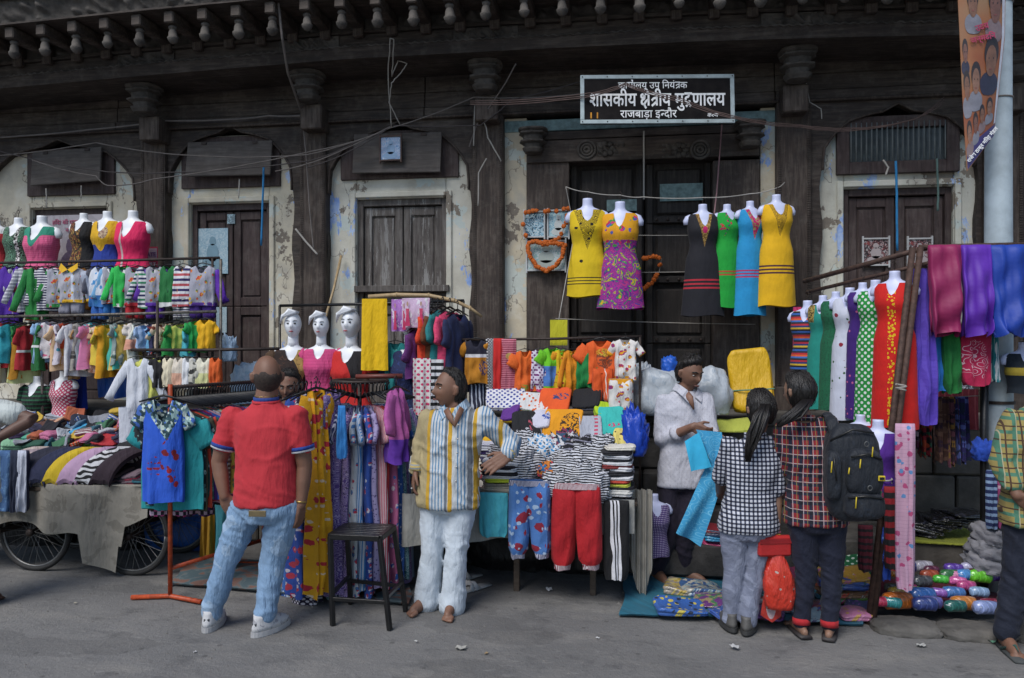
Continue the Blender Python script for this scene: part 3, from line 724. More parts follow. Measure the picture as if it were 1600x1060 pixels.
def lump(name, label, px, py, size, off, mat, cat, amp=.25, fr=3.0, group=None, yaw=0.0, loc=None, n=20, ridge=0.0, tilt=0.0):
    """a crumpled heap or stuffed bag resting on its base point"""
    _seed[0] += 1; sd = _seed[0] * 3.7; rows = []
    for i in range(n):
        th = math.pi * (i + .0) / (n - 1); row = []
        for j in range(n * 2):
            a = math.pi * j / n; d = Vector((math.sin(th) * math.cos(a), math.sin(th) * math.sin(a), math.cos(th)))
            k = 1 + amp * mnoise.noise(d * fr + Vector((sd, 0, 0))) + ridge * abs(mnoise.noise(d * fr * 2.5 + Vector((0, sd, 0)))) + .4 * amp * mnoise.noise(d * fr * 3 + Vector((0, 0, sd)))
            e = [math.copysign(abs(q) ** .75, q) for q in d]; z = max(e[2], -.72)
            row.append((e[0] * size[0] / 2 * k, e[1] * size[1] / 2 * k, (z + .72) / 1.72 * size[2] * (1 + (k - 1) * .7)))
        rows.append(row)
    if loc is None: loc = P(px, py, off)
    o = MB().grid(np.array(rows), True).build(name, mat, None, loc, 0, True, rot=(R(tilt), 0, R(yaw)))
    return tag(o, label, cat, group)
# ================================================================== left stall: hand cart, rails, children's clothes
M_sack = fab('#8f8a80', (('noise', .12, .58), '#7f7a70'), wr=.5, wear=.3)
M_tyre = plain('black_rubber', (0.018, 0.017, 0.017), .7); M_rim = plain('dull_steel', (0.16, 0.16, 0.16), .45, .7); M_plank = wood_mat('cart_timber', (0.02, .014, .01), (.05, .035, .025), (.10, .075, .055), False, .3)
M_orange = plain('orange_paint', (0.52, 0.075, 0.018), .5, var=.5, scale=30)
def wheel(parent, c, rad):
    w = bpy.data.objects.new('wheel', None); COL.objects.link(w); w.parent = parent; w.location = c
    a = np.linspace(0, 2 * math.pi, 41)
    MB().tube([(rad * .965 * math.cos(q), 0, rad * .965 * math.sin(q)) for q in a], rad * .035 + .008, 8).build('tyre', M_tyre, w, smooth=True)
    MB().tube([(rad * .90 * math.cos(q), 0, rad * .90 * math.sin(q)) for q in a], .011, 6).build('rim', M_rim, w, smooth=True)
    MB().lathe([(.012, -.07), (.03, -.06), (.022, -.04), (.022, .04), (.03, .06), (.012, .07)], n=12, M=Matrix.Rotation(R(90), 3, 'X')).build('hub', M_iron, w, smooth=True)
    for k in range(28):
        q = k * 2 * math.pi / 28; b = q + (.35 if k % 2 else -.35); y = .04 if k % 4 < 2 else -.04
        MB().tube([(.025 * math.cos(b), y, .025 * math.sin(b)), (rad * .89 * math.cos(q), 0, rad * .89 * math.sin(q))], .0022, 4).build('spoke', M_rim, w)
cx0, cx1 = P(-150, 750, 1.75)[0], P(236, 750, 1.75)[0]; CZ = .66
cart = thing('hand_cart', 'wooden hand cart on bicycle wheels heaped with clothes at the left', 'cart', ((cx0 + cx1) / 2, -1.3, 0)); ch = (cx1 - cx0) / 2
for k in range(6): MB().box((0, -.43 + .172 * k, CZ - .035), (2 * ch, .165, .03)).build('plank', M_plank, cart, bevel=.004)
for y in (-.47, .47): MB().box((0, y, CZ - .09), (2 * ch - .02, .05, .09)).build('side_rail', M_plank, cart, bevel=.006)
for px_, off_ in ((55, 1.72), (207, 1.72), (120, 1.12), (277, 1.12)):
    p = P(px_, 830, off_); wheel(cart, (p[0] - cart.location.x, -off_ + 1.3, .295), .29)
for px_ in (55, 207):
    p = P(px_, 830, 1.4); MB().bar((p[0] - cart.location.x, -.46, .295), (p[0] - cart.location.x + .08, .2, .295), .035).build('axle', M_iron, cart)
    MB().bar((p[0] - cart.location.x - .02, -.36, .28), (p[0] - cart.location.x - .02, -.36, CZ - .13), .05).build('strut', M_plank, cart)
# the sacking over its side, torn at the right
xs = np.linspace(cx0, cx1 + .04, 60); rows = []
for i in range(10):
    t = i / 9; row = []
    for j, x in enumerate(xs):
        u = j / 59; ln = .35 + .05 * math.sin(u * 9) + .03 * math.sin(u * 23) + (.20 if .76 < u < .88 else 0) + (-.14 if u > .90 else 0)
        row.append((x, -1.845 - .03 * math.sin(u * 19 + t) - .02 * math.sin(u * 43), CZ + .005 - ln * t))
    rows.append(row)
rows = [[(x, -1.3, CZ + .012) for x in xs], [(x, -1.83, CZ + .012) for x in xs]] + rows
q = MB().grid(np.array(rows)); b = np.array(rows); b[:, :, 1] += .006; b[:2, :, 2] -= .006
tag(q.grid(b).build('sacking_cover', M_sack, smooth=True), 'grey sackcloth hanging torn over the side of the hand cart', 'cloth')

# --- rails standing on the cart
def zrow(px, py, off): return P(px, py, off)[2]
def rail(name, label, a, b, r, posts=(), cat='rail', mat=None):
    """a bar between two (column, row, offset) ends, with posts down to a height"""
    A, Bq = P(*a), P(*b); T = thing(name, label, cat, (A[0], A[1], 0)); o = np.array(T.location)
    MB().tube([A - o, (A + Bq) / 2 - o - np.array([0, 0, .006]), Bq - o], r, 8).build('bar', mat or M_iron, T, smooth=True)
    for px, py, off, zb in posts:
        p = P(px, py, off) - o; MB().tube([p, (p[0], p[1], zb)], r * .95, 8).build('post', mat or M_iron, T, smooth=True)
    return T
rail('clothes_rail', 'upper iron rail with toddler outfits above the hand cart', (-60, 412, .95), (343, 403, .95), .011, ((332, 404, .95, CZ), (-55, 412, .95, CZ)))
rail('clothes_rail', 'middle worn rail with small frocks above the hand cart', (-60, 496, 1.05), (338, 487, 1.05), .012, ((345, 405, 1.02, CZ), (66, 494, 1.05, CZ)), mat=plain('worn_pipe', (.17, .15, .13), .5, .3, var=.6, scale=40))
rail('clothes_rail', 'low iron rail with small tops behind the black hangers', (205, 547, 1.3), (436, 545, 1.3), .012, ((246, 470, 1.28, CZ), (344, 545, 1.3, 0.0)))
K1 = 'toddler outfits on the upper rail'
gr = '#9a9aa6'; toy = (('vor', .05, .33), ('cells', .02, ['#c8a02c', '#b83a2e', '#3c7a3c', '#c86a2e']))
def kid(name, label, px, top, bot, w, mat, rot=0, kind='long', slm=None, trim=None, under=None, off=.95, group=K1, sl=None, fl=1.0, ul=22, neck=None, sp=1.0, hang=True):
    o = garment(kind, name, label, 'kids clothes', px, top, bot, w, off, mat, rot, group, hang, sl=sl, slm=slm, trim=trim, flare=fl, fold=.010, neck=neck, sspread=sp, depth=.05)
    if under:
        s = S(px, off); W = w / s; L = ul / s; q = MB()
        for g in (-1, 1): q.grid(body_grid([(0, W * .25), (1, W * .22)], [(0, .04), (1, .035)], L, _seed[0] + g, .01, 3, nt=5, nc=14, cx=g * W * .23), True, 0, True, True)
        q.build('trousers', under, o, (0, 0, -(bot - top) / s * .96), smooth=True)
    return o
red, grn, pur, nav, wht, yel, org = '#b3202c', '#1c7a35', '#5a2a9c', '#1c1c3c', '#d6d6d8', '#d9a91c', '#d2591c'
str_nw = fab('#cfcfd4', (('hs', .022, .5), '#22224a'))
kid('toddler_hoodie', 'purple velvet zipped hoodie at the left end of the upper rail', 18, 413, 492, 36, fab('#4a1c96', (('bandu', -.006, .006), '#8d86a8')), .15, under=fab('#3f1788'), ul=24, fl=1.05)
kid('toddler_outfit', 'grey and white striped outfit right of the purple hoodie', 42, 416, 488, 26, fab(gr, (('hs', .03, .35), '#d5d5da')), .8)
kid('toddler_outfit', 'green long sleeved outfit with orange lining on the upper rail', 58, 416, 500, 30, fab(grn), .7, slm=fab('#23803d'), trim=fab(org))
kid('toddler_outfit', 'navy and white striped outfit left of the yellow collared jacket', 76, 415, 486, 34, str_nw, .35)
kid('toddler_outfit', 'grey outfit with green sleeves beside the yellow collared jacket', 90, 417, 480, 30, fab(gr, toy), .35, slm=fab(grn), trim=fab(grn))
jk = kid('toddler_jacket', 'grey toddler jacket with yellow collar and hem on the upper rail', 112, 414, 473, 44, fab('#aaaab4', (('bandu', -.012, .012), '#c4ccdc'), toy), 0.05, slm=fab('#a3aabb'), trim=fab(yel), under=fab('#8b8b99'), ul=20)
q = MB()
for g in (-1, 1): q.add([(0, -.055, -.045), (g * .075, -.03, .012), (g * .085, -.045, -.035), (g * .045, -.066, -.075)], [(0, 1, 2, 3)])
q.build('collar', fab(yel), jk)
kid('toddler_outfit', 'white and blue hooded outfit in the middle of the upper rail', 157, 414, 480, 32, fab('#c9d0dc', (('band', -.5, -.26), '#2f6fb3'), (('vor', .06, .3), '#3c86c0')), -.2, slm=fab('#d2d6dd'), under=fab('#2a5fae'))
kid('toddler_outfit', 'grey outfit with orange trim and blue trousers on the upper rail', 174, 415, 475, 26, fab(gr, toy), .4, slm=fab('#6fa5cf'), trim=fab(org), under=fab('#2a6cb0'))
kid('toddler_cardigan', 'bright green cardigan with white cuffs on the upper rail', 192, 413, 480, 26, fab('#27b04c'), .55, slm=fab('#2fc157'), trim=fab(wht))
kid('toddler_outfit', 'grey outfit with red hem and red trousers on the upper rail', 211, 414, 478, 30, fab(gr, toy), .2, slm=fab(('rowsh', .06, ['#c8c8cc', '#1f2a5c', '#2f7a4c', '#d0d0d0'])), trim=fab(red), under=fab(red))
kid('toddler_outfit', 'white outfit with navy and green stripes on the upper rail', 229, 415, 482, 24, fab(('rowsh', .07, ['#d0d0d4', '#1f2450', '#d0d0d4', '#2c7d58'])), .5)
kid('toddler_outfit', 'grey outfit with purple hem beside the green collared one', 243, 414, 478, 30, fab(gr, toy), .25, slm=fab(pur), trim=fab(pur), under=fab(pur))
kid('toddler_outfit', 'dark green outfit with white sleeves on the upper rail', 264, 413, 480, 30, fab('#176b34', (('band', -.36, -.32), '#dddddd')), -.15, slm=fab('#d8d8d8'))
kid('toddler_jersey', 'white and navy striped toddler jersey near the right end', 286, 412, 480, 34, fab(('rowsh', .085, ['#d3d3d8', '#241c56', '#d3d3d8', '#b04a52'])), -.1, kind='tee', slm=fab(('rowsh', .05, ['#d3d3d8', '#241c56'])), under=str_nw)
kid('toddler_outfit', 'grey v-neck outfit with purple sleeves at the right end of the upper rail', 317, 411, 478, 46, fab('#9c9caa', toy), 0, slm=fab('#5b26a4'), trim=fab('#45207f'), under=fab('#3d1c78'), neck=(.05, .09))
# --- middle rail
K2 = 'small frocks on the middle rail'
flo = lambda b, *c: fab(b, (('vor', .045, .36), ('cells', .02, list(c))))
mid = [(4, 'white frock with orange flowers', flo('#d6d0c6', '#d2691c', '#b3a02c'), 590), (14, 'red frock', fab('#a8202c'), 570), (22, 'turquoise frock', fab('#2a9aa8'), 572), (30, 'green frock with mustard skirt', fab('#b8801c', (('band', -.17, .1), '#1f7a3a')), 594), (39, 'pale lime frock', fab('#c3c88a'), 596), (48, 'red frock with white band', fab('#a31c26', (('band', -.25, -.23), '#d8d8d8')), 575), (61, 'dark green frock with white band', fab('#14602c', (('band', -.23, -.21), '#d8d8d8')), 577),
       (73, 'light blue frock', fab('#8fb4d8'), 572), (82, 'white frock with pink print', flo('#d8d4d8', '#c84a7a', '#d06a8a'), 560), (92, 'floral frock with dark hem', flo('#cfc7d0', '#b03a5c', '#3a8aa0', '#2c2c5c'), 562), (101, 'peach and white top', fab('#d8b48c'), 575), (108, 'orange red top', fab('#c04a2c', (('band', -.4, -.24), '#c8a058')), 578), (115, 'tan set with cap sleeves', fab('#b48a58'), 586), (122, 'white long top', fab('#d8d8dc'), 590), (131, 'grey printed frock', flo('#b4aea4', '#4c4844', '#7a746c'), 585), (139, 'cream set with black lines', fab('#cfc6b0', (('hs', .06, .15), '#2c2820')), 572), (145, 'pink frock', fab('#d07aa4'), 572), (151, 'aqua frock', fab('#58b8c0'), 560), (158, 'yellow frock with frill', fab('#d3b83c'), 575), (164, 'peach floral frock', flo('#dcae98', '#c87a6a', '#e0c8b8'), 578), (171, 'amber frock', fab('#d89a18'), 588), (179, 'teal frock', fab('#3fa89a'), 576), (189, 'grey floral frock', flo('#8a9a98', '#3c5048', '#c0c8c0'), 566), (198, 'pale yellow frock', fab('#cdb45a'), 574), (207, 'white frock with green trim', fab('#d4d8cc'), 580), (216, 'salmon lace frock', fab('#d0957f', (('band', -.16, .1), '#d8d0c8')), 545),
       (227, 'pale blue shirt', fab('#9db8dc'), 550), (236, 'sky blue blouse', fab('#6fb0d8'), 552), (246, 'navy printed top', flo('#2c2c54', '#c8c8d0', '#b04a3c'), 548), (255, 'orange printed top', flo('#d8c0a8', '#c86a2c', '#7a3c2c'), 548), (265, 'green top', fab('#1f8a3c'), 550), (276, 'beige striped top', fab('#c0b090', (('vs', .03, .4), '#7a5c3c')), 550), (285, 'lime top', fab('#b8c45a'), 548), (297, 'aqua top', fab('#4ab0c0'), 550), (307, 'bright green top', fab('#1fa04c'), 546)]
for i, (px, d, m, bt) in enumerate(mid):
    garment('gown' if 'frock' in d else 'tee', 'kids_frock' if 'frock' in d else 'kids_shirt', d + ' hanging on the middle rail', 'kids clothes', px, 499 + rng.uniform(-1, 6), bt + rng.uniform(-6, 8), (40 if px < 210 else 34) * rng.uniform(.8, 1.15), 1.05 + rng.uniform(-.03, .03), m, R(rng.uniform(48, 80)) * (1 if i % 3 else -1), K2, True, fold=.012, flare=1.25 if 'frock' in d else 1.0, depth=rng.uniform(.025, .04), sl=rng.uniform(.06, .14), sw=rng.uniform(.03, .05), neck=(.06, .05), hw=.24)
kid('kids_tshirt', 'plain yellow kids tee facing out at the right end of the middle rail', 321, 497, 546, 30, fab('#dba70f'), .0, 'tee', off=1.05, group=K2, sl=.09)
for k in range(16):                            # more outfits seen from the side behind the front ones
    px = 8 + k * 21 + rng.uniform(-5, 5); c_, d = [('#2c4c9c', 'blue'), ('#b8b8c0', 'light grey'), ('#8a2c3c', 'wine red'), ('#1c1c30', 'navy'), ('#c8c8cc', 'white'), ('#2c6a44', 'green'), ('#c07a2c', 'ochre'), ('#5a5a66', 'dark grey')][k % 8]
    garment('long', 'toddler_outfit', d + ' outfit seen side on behind the front row of the upper rail' + (', left half' if k < 8 else ', right half'), 'kids clothes', px, 416, 484 + rng.uniform(-6, 8), 30, .86, fab(c_), R(rng.uniform(60, 85)), K1, True, fold=.012, depth=.03, sl=.2, hw=.22)
# --- low rail
K3 = 'small tops on the low rail'
o = garment('long', 'kurta_set', 'white embroidered kurta with long sleeves at the end of the low rail', 'kids clothes', 216, 556, 652, 36, 1.34, fab('#cfd3dc', (('band', -.62, -.40), '#c6cbd6')), .25, K3, True, trim=fab('#b9bccb', (('vor', .02, .3), '#5a4a66')), fold=.012, sspread=1.3, sl=.32)
q = MB()
for g in (-1, 1): q.grid(body_grid([(0, .075), (1, .06)], [(0, .045), (1, .04)], .46, g, .012, 3, nt=8, nc=14, cx=g * .07), True)
q.build('trousers', fab('#c9ced9'), o, (0, 0, -.40), smooth=True)
low = [(233, 'lemon yellow cap sleeved tee', fab('#cfd06a'), 30, 622), (250, 'black tee', fab('#15151a'), 24, 606), (263, 'cream top with frill', fab('#d8ceb4'), 22, 604), (280, 'peach dungaree top', fab('#d8a890', (('band', -.13, .1), '#cfc6b8')), 24, 606), (295, 'white vest', fab('#d8dade'), 22, 606), (306, 'black and white printed vest', flo('#c0beb4', '#2c2c2c', '#5c5c54'), 20, 606), (320, 'lime checked top', fab('#c6c890', (('band', -.13, .1), '#d8d4c0')), 26, 606), (337, 'orange sleeveless top', fab('#cf5a1e'), 20, 604)]
for px, d, m, w, bt in low:
    garment('tee' if 'tee' in d else 'sleeveless', 'kids_shirt', d + ' hanging on the low rail', 'kids clothes', px, 557, bt, w, 1.3, m, rng.uniform(-.3, .4), K3, True, fold=.008, depth=.035, sl=.08)

# --- dressed busts in a row behind the rails
K4 = 'dressed busts above the upper rail'
bust('dressed_mannequin', 'white bust in a red and white top at the very left edge', -6, 343, 430, 44, .5, fab('#b02c34', (('band', -.2, .1), '#d8d8d8'), flat=1), .1, group=K4)
bust('dressed_mannequin', 'white bust in a black and green patterned sleeveless top', 29, 341, 432, 46, .5, fab('#1e2b26', (('ring', .045, .4, 5.0), '#6a9a7c'), (('bandu', .05, .09), ('cells', .01, ['#e0e0dc', '#1c1c1c'])), flat=1), .05, group=K4)
bust('dressed_mannequin', 'white bust in a green and pink tiered top', 66, 338, 430, 56, .5, fab('#2c8a72', flat=1), 0, flare=1.5, lower=fab('#d8628c', (('hs', .02, .3), '#cf4a7c')), split=.22, group=K4, nd=.15)
bust('dressed_mannequin', 'white bust in a brown and gold printed top with black sides', 131, 334, 430, 44, .5, fab(('cells', .018, ['#2c2014', '#6a4c24', '#9a7a3c', '#1c1410', '#7a3c24']), (('bandu', .06, .4), '#101014'), flat=1), -.1, group=K4)
bust('dressed_mannequin', 'white bust in a yellow top with dark blue skirt', 168, 331, 440, 50, .5, fab('#d8a818', (('ell', .05, -.26, .05, .07), ('cells', .012, ['#b8a084', '#8a6a5c', '#c8b090'])), flat=1), -.05, flare=1.25, lower=fab('#1a3690'), split=.40, group=K4)
bust('dressed_mannequin', 'white bust in a bright pink buttoned vest top', 208, 330, 420, 56, .5, fab('#dc1f5c', (('bandu', -.06, -.035), '#c8b0b0'), flat=1), .0, flare=1.15, group=K4, nd=.17)
bust('dressed_mannequin', 'bust in a dark green striped top standing on the clothes heap', 59, 588, 680, 46, 1.0, fab('#0f1a18', (('hs', .05, .35), '#1f5a3c'), flat=1), 0, hook=False, sl=.12)
bust('dressed_mannequin', 'bust in a pink dotted top standing on the clothes heap', 100, 580, 670, 44, 1.0, fab('#b03a5c', (('dots', .035, .33), '#d8c8cc'), flat=1), -.1, hook=False)
garment('panel', 'blue_cloth', 'royal blue cloth hanging behind the pink dotted bust', 'cloth', 122, 575, 640, 26, .85, fab('#1c3aa8'), 0, fold=.01)
garment('panel', 'blue_tarpaulin', 'blue plastic sheet under the middle rail', 'tarpaulin', 180, 585, 622, 60, .82, fab('#1f5ab4', rough=.4), 0, fold=.02)

# --- heap of folded clothes on the cart
K5 = 'folded clothes heaped on the hand cart'
def heapoff(py): return float(np.interp(py, [620, 640, 700, 760], [.95, 1.1, 1.45, 1.74]))
def heapz(off): return float(np.interp(off, [.85, 1.1, 1.45, 1.75, 1.85], [1.16, 1.05, .88, .74, .66]))
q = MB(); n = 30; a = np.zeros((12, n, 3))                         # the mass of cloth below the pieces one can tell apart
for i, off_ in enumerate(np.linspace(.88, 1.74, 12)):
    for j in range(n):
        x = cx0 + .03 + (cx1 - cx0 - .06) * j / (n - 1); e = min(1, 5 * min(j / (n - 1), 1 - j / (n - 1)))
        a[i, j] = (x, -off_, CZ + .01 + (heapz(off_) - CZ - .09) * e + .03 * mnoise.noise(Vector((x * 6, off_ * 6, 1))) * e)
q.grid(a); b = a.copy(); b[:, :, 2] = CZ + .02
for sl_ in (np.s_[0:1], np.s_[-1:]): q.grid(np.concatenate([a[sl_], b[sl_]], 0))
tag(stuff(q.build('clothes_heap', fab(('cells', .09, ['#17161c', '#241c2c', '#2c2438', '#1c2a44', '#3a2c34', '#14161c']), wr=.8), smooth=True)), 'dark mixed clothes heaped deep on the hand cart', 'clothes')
heap = [(32, 655, 50, 'white shirts', '#b8c0cc'), (62, 668, 44, 'mint baby cloth', '#5aa890'), (30, 690, 46, 'pale green printed cloth', '#7fae8c'), (85, 640, 40, 'stack of peach and grey tops', '#c8957a'), (98, 628, 38, 'light grey tops', '#a4acb8'), (130, 640, 36, 'dark navy tops', '#1c2438'), (165, 632, 40, 'black tops with white print', '#121218'), (195, 636, 36, 'dark maroon tops', '#2c141c'), (92, 668, 46, 'black tee with mint trim', '#161a20'), (130, 660, 34, 'bright blue tee', '#3a9ac8'), (150, 672, 36, 'lime green tee', '#6ab83c'), (122, 680, 36, 'orange striped tee', '#c8502c'), (168, 682, 40, 'red and green tee', '#b02c34'), (195, 668, 36, 'lilac tee', '#9a84b8'), (60, 690, 36, 'dark green shorts', '#1f4c3c'), (95, 694, 38, 'charcoal tee', '#26262e'), (205, 688, 34, 'black shorts', '#101014'), (50, 640, 40, 'white folded tops by the arm', '#c4c6cc'), (150, 652, 30, 'black tee', '#14141a'), (182, 655, 34, 'dark blue tee with violet band', '#242044'), (118, 650, 30, 'steel blue tee', '#5a7890'), (72, 652, 34, 'brown tee', '#5c3c34'), (208, 706, 36, 'zebra striped leggings', None)]
for i, (px, py, w, d, c_) in enumerate(heap):
    of = heapoff(py); p = P(px, py, of); m = fab('#d0d0d4', (('zeb', .03, .5), '#15151a')) if c_ is None else fab(c_, (('hs', .02, .3), '#b89c84')) if 'stripe' in d or 'stack' in d else fab(c_)
    folded('folded_shirt', d + ' lying in the heap on the cart', px, py, w, .17, .055, of, m, rng.uniform(14, 30), rng.uniform(-35, 35), 3, 'folded clothes', K5, loc=(p[0], p[1], heapz(of) - .045), mat2=fab('#2a2630') if i % 3 == 0 else None)
r5 = random.Random(11); smallc = [('#1a1a24', 'black'), ('#2a2a44', 'ink blue'), ('#8a8e98', 'grey'), ('#6a2c3c', 'wine'), ('#b0b4bc', 'off white'), ('#2c5a6a', 'petrol'), ('#a85a3c', 'rust'), ('#4c3a5a', 'aubergine'), ('#c0a03c', 'mustard'), ('#3a6a4c', 'sage green'), ('#b86a8c', 'dusty pink'), ('#3c5c9c', 'denim blue')]
for i in range(36):
    px, py = 20 + 5.4 * i + r5.uniform(-6, 6), r5.uniform(626, 700); of = heapoff(py); p = P(px, py, of); c_, d = smallc[(i * 7) % 12]
    folded('folded_shirt', d + ' small shirt flung on the ' + ('left' if i < 12 else 'middle' if i < 24 else 'right') + ' part of the cart heap', px, py, r5.uniform(22, 36), r5.uniform(.09, .14), .028, of, fab(c_, (('hs', .02, .35), '#c8c4c0')) if i % 4 == 1 else fab(c_), r5.uniform(10, 36), r5.uniform(-60, 60), 2, 'folded clothes', K5, loc=(p[0], p[1], heapz(of) + r5.uniform(-.02, .035)), sag=.018, roll=r5.uniform(-14, 14))
# leggings laid over the front edge
def legging(px, w, d, m, top=704, bot=748, off=1.62, grp=K5, lean=-14):
    """a folded pair lying over the front edge of the heap"""
    p = P(px, top, off - .12); s = S(px, off); W = w / s; n, k = 12, 10; a = np.zeros((n, k, 3)); _seed[0] += 1; ph = _seed[0]
    path = [(0, .0), (.10, .012), (.20, -.01), (.28, -.05), (.33, -.11), (.35, -.19)]
    for i in range(n):
        t = i / (n - 1); y = np.interp(t, np.linspace(0, 1, 6), [q[0] for q in path]); z = np.interp(t, np.linspace(0, 1, 6), [q[1] for q in path])
        for j in range(k):
            u = j / (k - 1) * 2 - 1; a[i, j] = (u * W / 2 + lean / 100 * (t - .5) * .9, -y, z + .028 * math.sqrt(max(0, 1 - u * u)) + .006 * math.sin(5 * u + ph + 3 * t))
    q = MB().grid(a); b = a.copy(); b[:, :, 2] -= .03; b[:, :, 1] += .012; q.grid(b)
    for sl_ in (np.s_[:, :1], np.s_[:, -1:]): q.grid(np.concatenate([a[sl_], b[sl_]], 1))
    q.grid(np.concatenate([a[-1:], b[-1:]], 0))
    return tag(q.build('leggings', m, None, p, 0, True), d, 'leggings', grp)
for px, w, d, m in ((62, 40, 'patterned folded leggings beside the jeans on the cart', fab('#9a8a90', (('hs', .03, .4), '#c0b0a8'))), (92, 46, 'dark navy leggings with pink lining on the cart', fab('#1a1c30')), (118, 34, 'navy leggings left of the yellow ones on the cart', fab('#1b2242')), (140, 26, 'mustard yellow leggings on the front of the cart', fab('#c9ac1c')), (165, 34, 'pale lilac leggings on the front of the cart', fab('#b796b4')), (187, 28, 'black and white zebra leggings on the front of the cart', fab('#d0d0d4', (('zeb', .04, .5), '#131318'))), (214, 34, 'dark maroon leggings at the right end of the cart', fab('#2a1a26'))): legging(px, w, d, m)
low2 = ['#2c2430', '#1c2038', '#4a3a44', '#8a2c44', '#1f5a6a', '#3c3440', '#b03060', '#242030', '#5a4a4c', '#17171f', '#6a5a64', '#302838']
def hue_(h):
    r_, g_, b_ = [int(h[i:i + 2], 16) for i in (1, 3, 5)]
    return 'bright pink' if r_ > 120 else 'teal' if g_ > r_ + 30 else 'navy' if b_ > r_ + 20 else 'greyish' if r_ > 70 else 'near black'
for i in range(12):
    px = 58 + i * 15; p = P(px, 752, 1.72)
    folded('folded_leggings', hue_(low2[i]) + ' folded leggings peeking out below the ' + ['patterned', 'patterned', 'dark navy', 'dark navy', 'plain navy', 'plain navy', 'mustard', 'lilac', 'lilac', 'zebra', 'zebra', 'maroon'][i] + ' pair on the cart', px, 752, 30, .22, .07, 1.72, fab(low2[i]), 8, rng.uniform(-15, 15), 4, 'leggings', 'folded leggings along the cart edge', loc=(p[0], -1.66, CZ + .015), mat2=fab(low2[(i + 5) % 12]))
for px, d, m, w in ((10, 'faded blue jeans hanging over the left cart edge', fab('#3c5f8c', (('noise', .05, .56), '#5478a0')), 34), (28, 'dark blue jeans beside the faded pair on the cart edge', fab('#18213a'), 24), (37, 'white and navy trousers hanging beside the jeans', fab('#b9bfd0', (('bandu', .015, .2), '#1a1c3a')), 18)):
    garment('drape', 'jeans', d, 'jeans', px, 704, 798, w, 1.84, m, .15, 'trousers hung over the cart edge', fold=.012, depth=.05)

# --- orange stand with a dense row of tops
zb = 1.40; f0 = P(266, 606, 2.15); f1 = P(412, 594, 1.36); f0[2] = f1[2] = zb
RK = thing('garment_rack', 'orange metal garment rack with black hangers beside the cart', 'rack', (f0[0], f0[1], 0)); o_ = np.array(RK.location)
MB().tube([f0 - o_ + (0, 0, .02), (0, 0, .02)], .015, 8).build('upright', M_orange, RK, smooth=True)
e = f1 - o_; MB().tube([(e[0], e[1], zb), (e[0], e[1], .02)], .015, 8).build('upright', M_orange, RK, smooth=True)
MB().tube([f0 - o_, f1 - o_], .013, 8).build('bar', M_iron, RK, smooth=True)
MB().tube([(0, 0, .20), (e[0], e[1], .20)], .014, 8).build('brace', M_orange, RK, smooth=True)
g0, g1 = G(205, 938) - o_, G(314, 945) - o_
MB().tube([(g0[0], g0[1], .018), (0, 0, .018), (g1[0], g1[1], .018)], .016, 8).build('foot_bar', M_orange, RK, smooth=True)
MB().tube([(e[0] - .2, e[1] - .02, .018), (e[0] + .22, e[1] + .02, .018)], .016, 8).build('foot_bar', M_orange, RK, smooth=True)
K6 = 'tops packed on the orange rack'
rackc = [('turquoise top', fab('#1a8a90')), ('black and white leaf print top', flo('#20262a', '#b0b8b4', '#5c8a84')), ('olive green top', fab('#3c3c2c')), ('orange red top', fab('#c4452c')), ('green and white leaf print top', flo('#1f5c54', '#b8c8c0', '#4a8a7c')), ('purple top', fab('#5c2c7a')), ('crimson top', fab('#b0243c')), ('bright blue top', fab('#2c5cb8')), ('pink floral top', flo('#c8a0b0', '#b03064', '#3c6aa0')), ('white dotted top', fab('#cfcfd6', (('dots', .03, .3), '#3c4a8c'))), ('brown striped top', fab('#6a4434', (('hs', .03, .4), '#c0a890'))), ('teal striped top', fab('#2c7a84', (('hs', .03, .4), '#c8d0d0'))), ('yellow floral top', flo('#c8a83c', '#b0442c', '#3c7a4c')), ('magenta top', fab('#a8206c'))]
for i in range(34):
    t = (i + .8) / 35.5; p = f0 + (f1 - f0) * t; d, m = rackc[i % 14]
    garment('tee', 'rack_shirt', d + (' near the front end of the orange rack' if i < 12 else ' in the middle of the orange rack' if i < 24 else ' near the far end of the orange rack'), 'top', 0, 0, 0, 0, 0, m, .12 + rng.uniform(-.08, .08), K6, True, loc=(p[0], p[1], zb - .125), LW=(rng.uniform(.62, .70), .42), depth=.022, fold=.012, sl=.16, hw=.42, z=.055)
bt = garment('tee', 'blue_tshirt', 'bright blue tee with red flower print hanging at the front of the orange rack', 'tshirt', 256, 618, 783, 66, 2.2, fab('#2458c8', (('tri', -.03, .26, .17), ('cells', .02, ['#1c3a44', '#8aa8a8', '#2c4c54', '#3c64b0', '#c0d0c8'])), ([('vor', .055, .44), ('ell', .03, -.40, .075, .13)], '#7a1420'), ([('hs', .04, .4), ('vor', .03, .5), ('ell', -.08, -.46, .05, .07)], '#8a1c34'), ([('vor', .05, .42), ('ell', .045, -.53, .055, .08)], '#8c1522')), .06, None, True, slm=fab(('cells', .02, ['#1c3a44', '#8aa8a8', '#2c4c54', '#3c64b0', '#c0d0c8'])), neck=(.065, .17), flare=.98, sl=.15, hw=.34, fold=.012)
for px, d, c_, w in ((262, 'pink and black checked skirt hem below the blue tee', '#b03a7a', 62), (312, 'purple checked skirt hem below the rack tops', '#5c2c6a', 44)):
    garment('panel', 'checked_skirt', d, 'skirt', px, 770, 806, w, 2.08 if px < 300 else 1.9, fab('#1c141c', ([('vs', .05, .55)], c_), ([('hs', .05, .5)], '#c0a8bc'), ([('hs', .05, .5), ('vs', .05, .5)], '#241c2c')), .1, fold=.012)
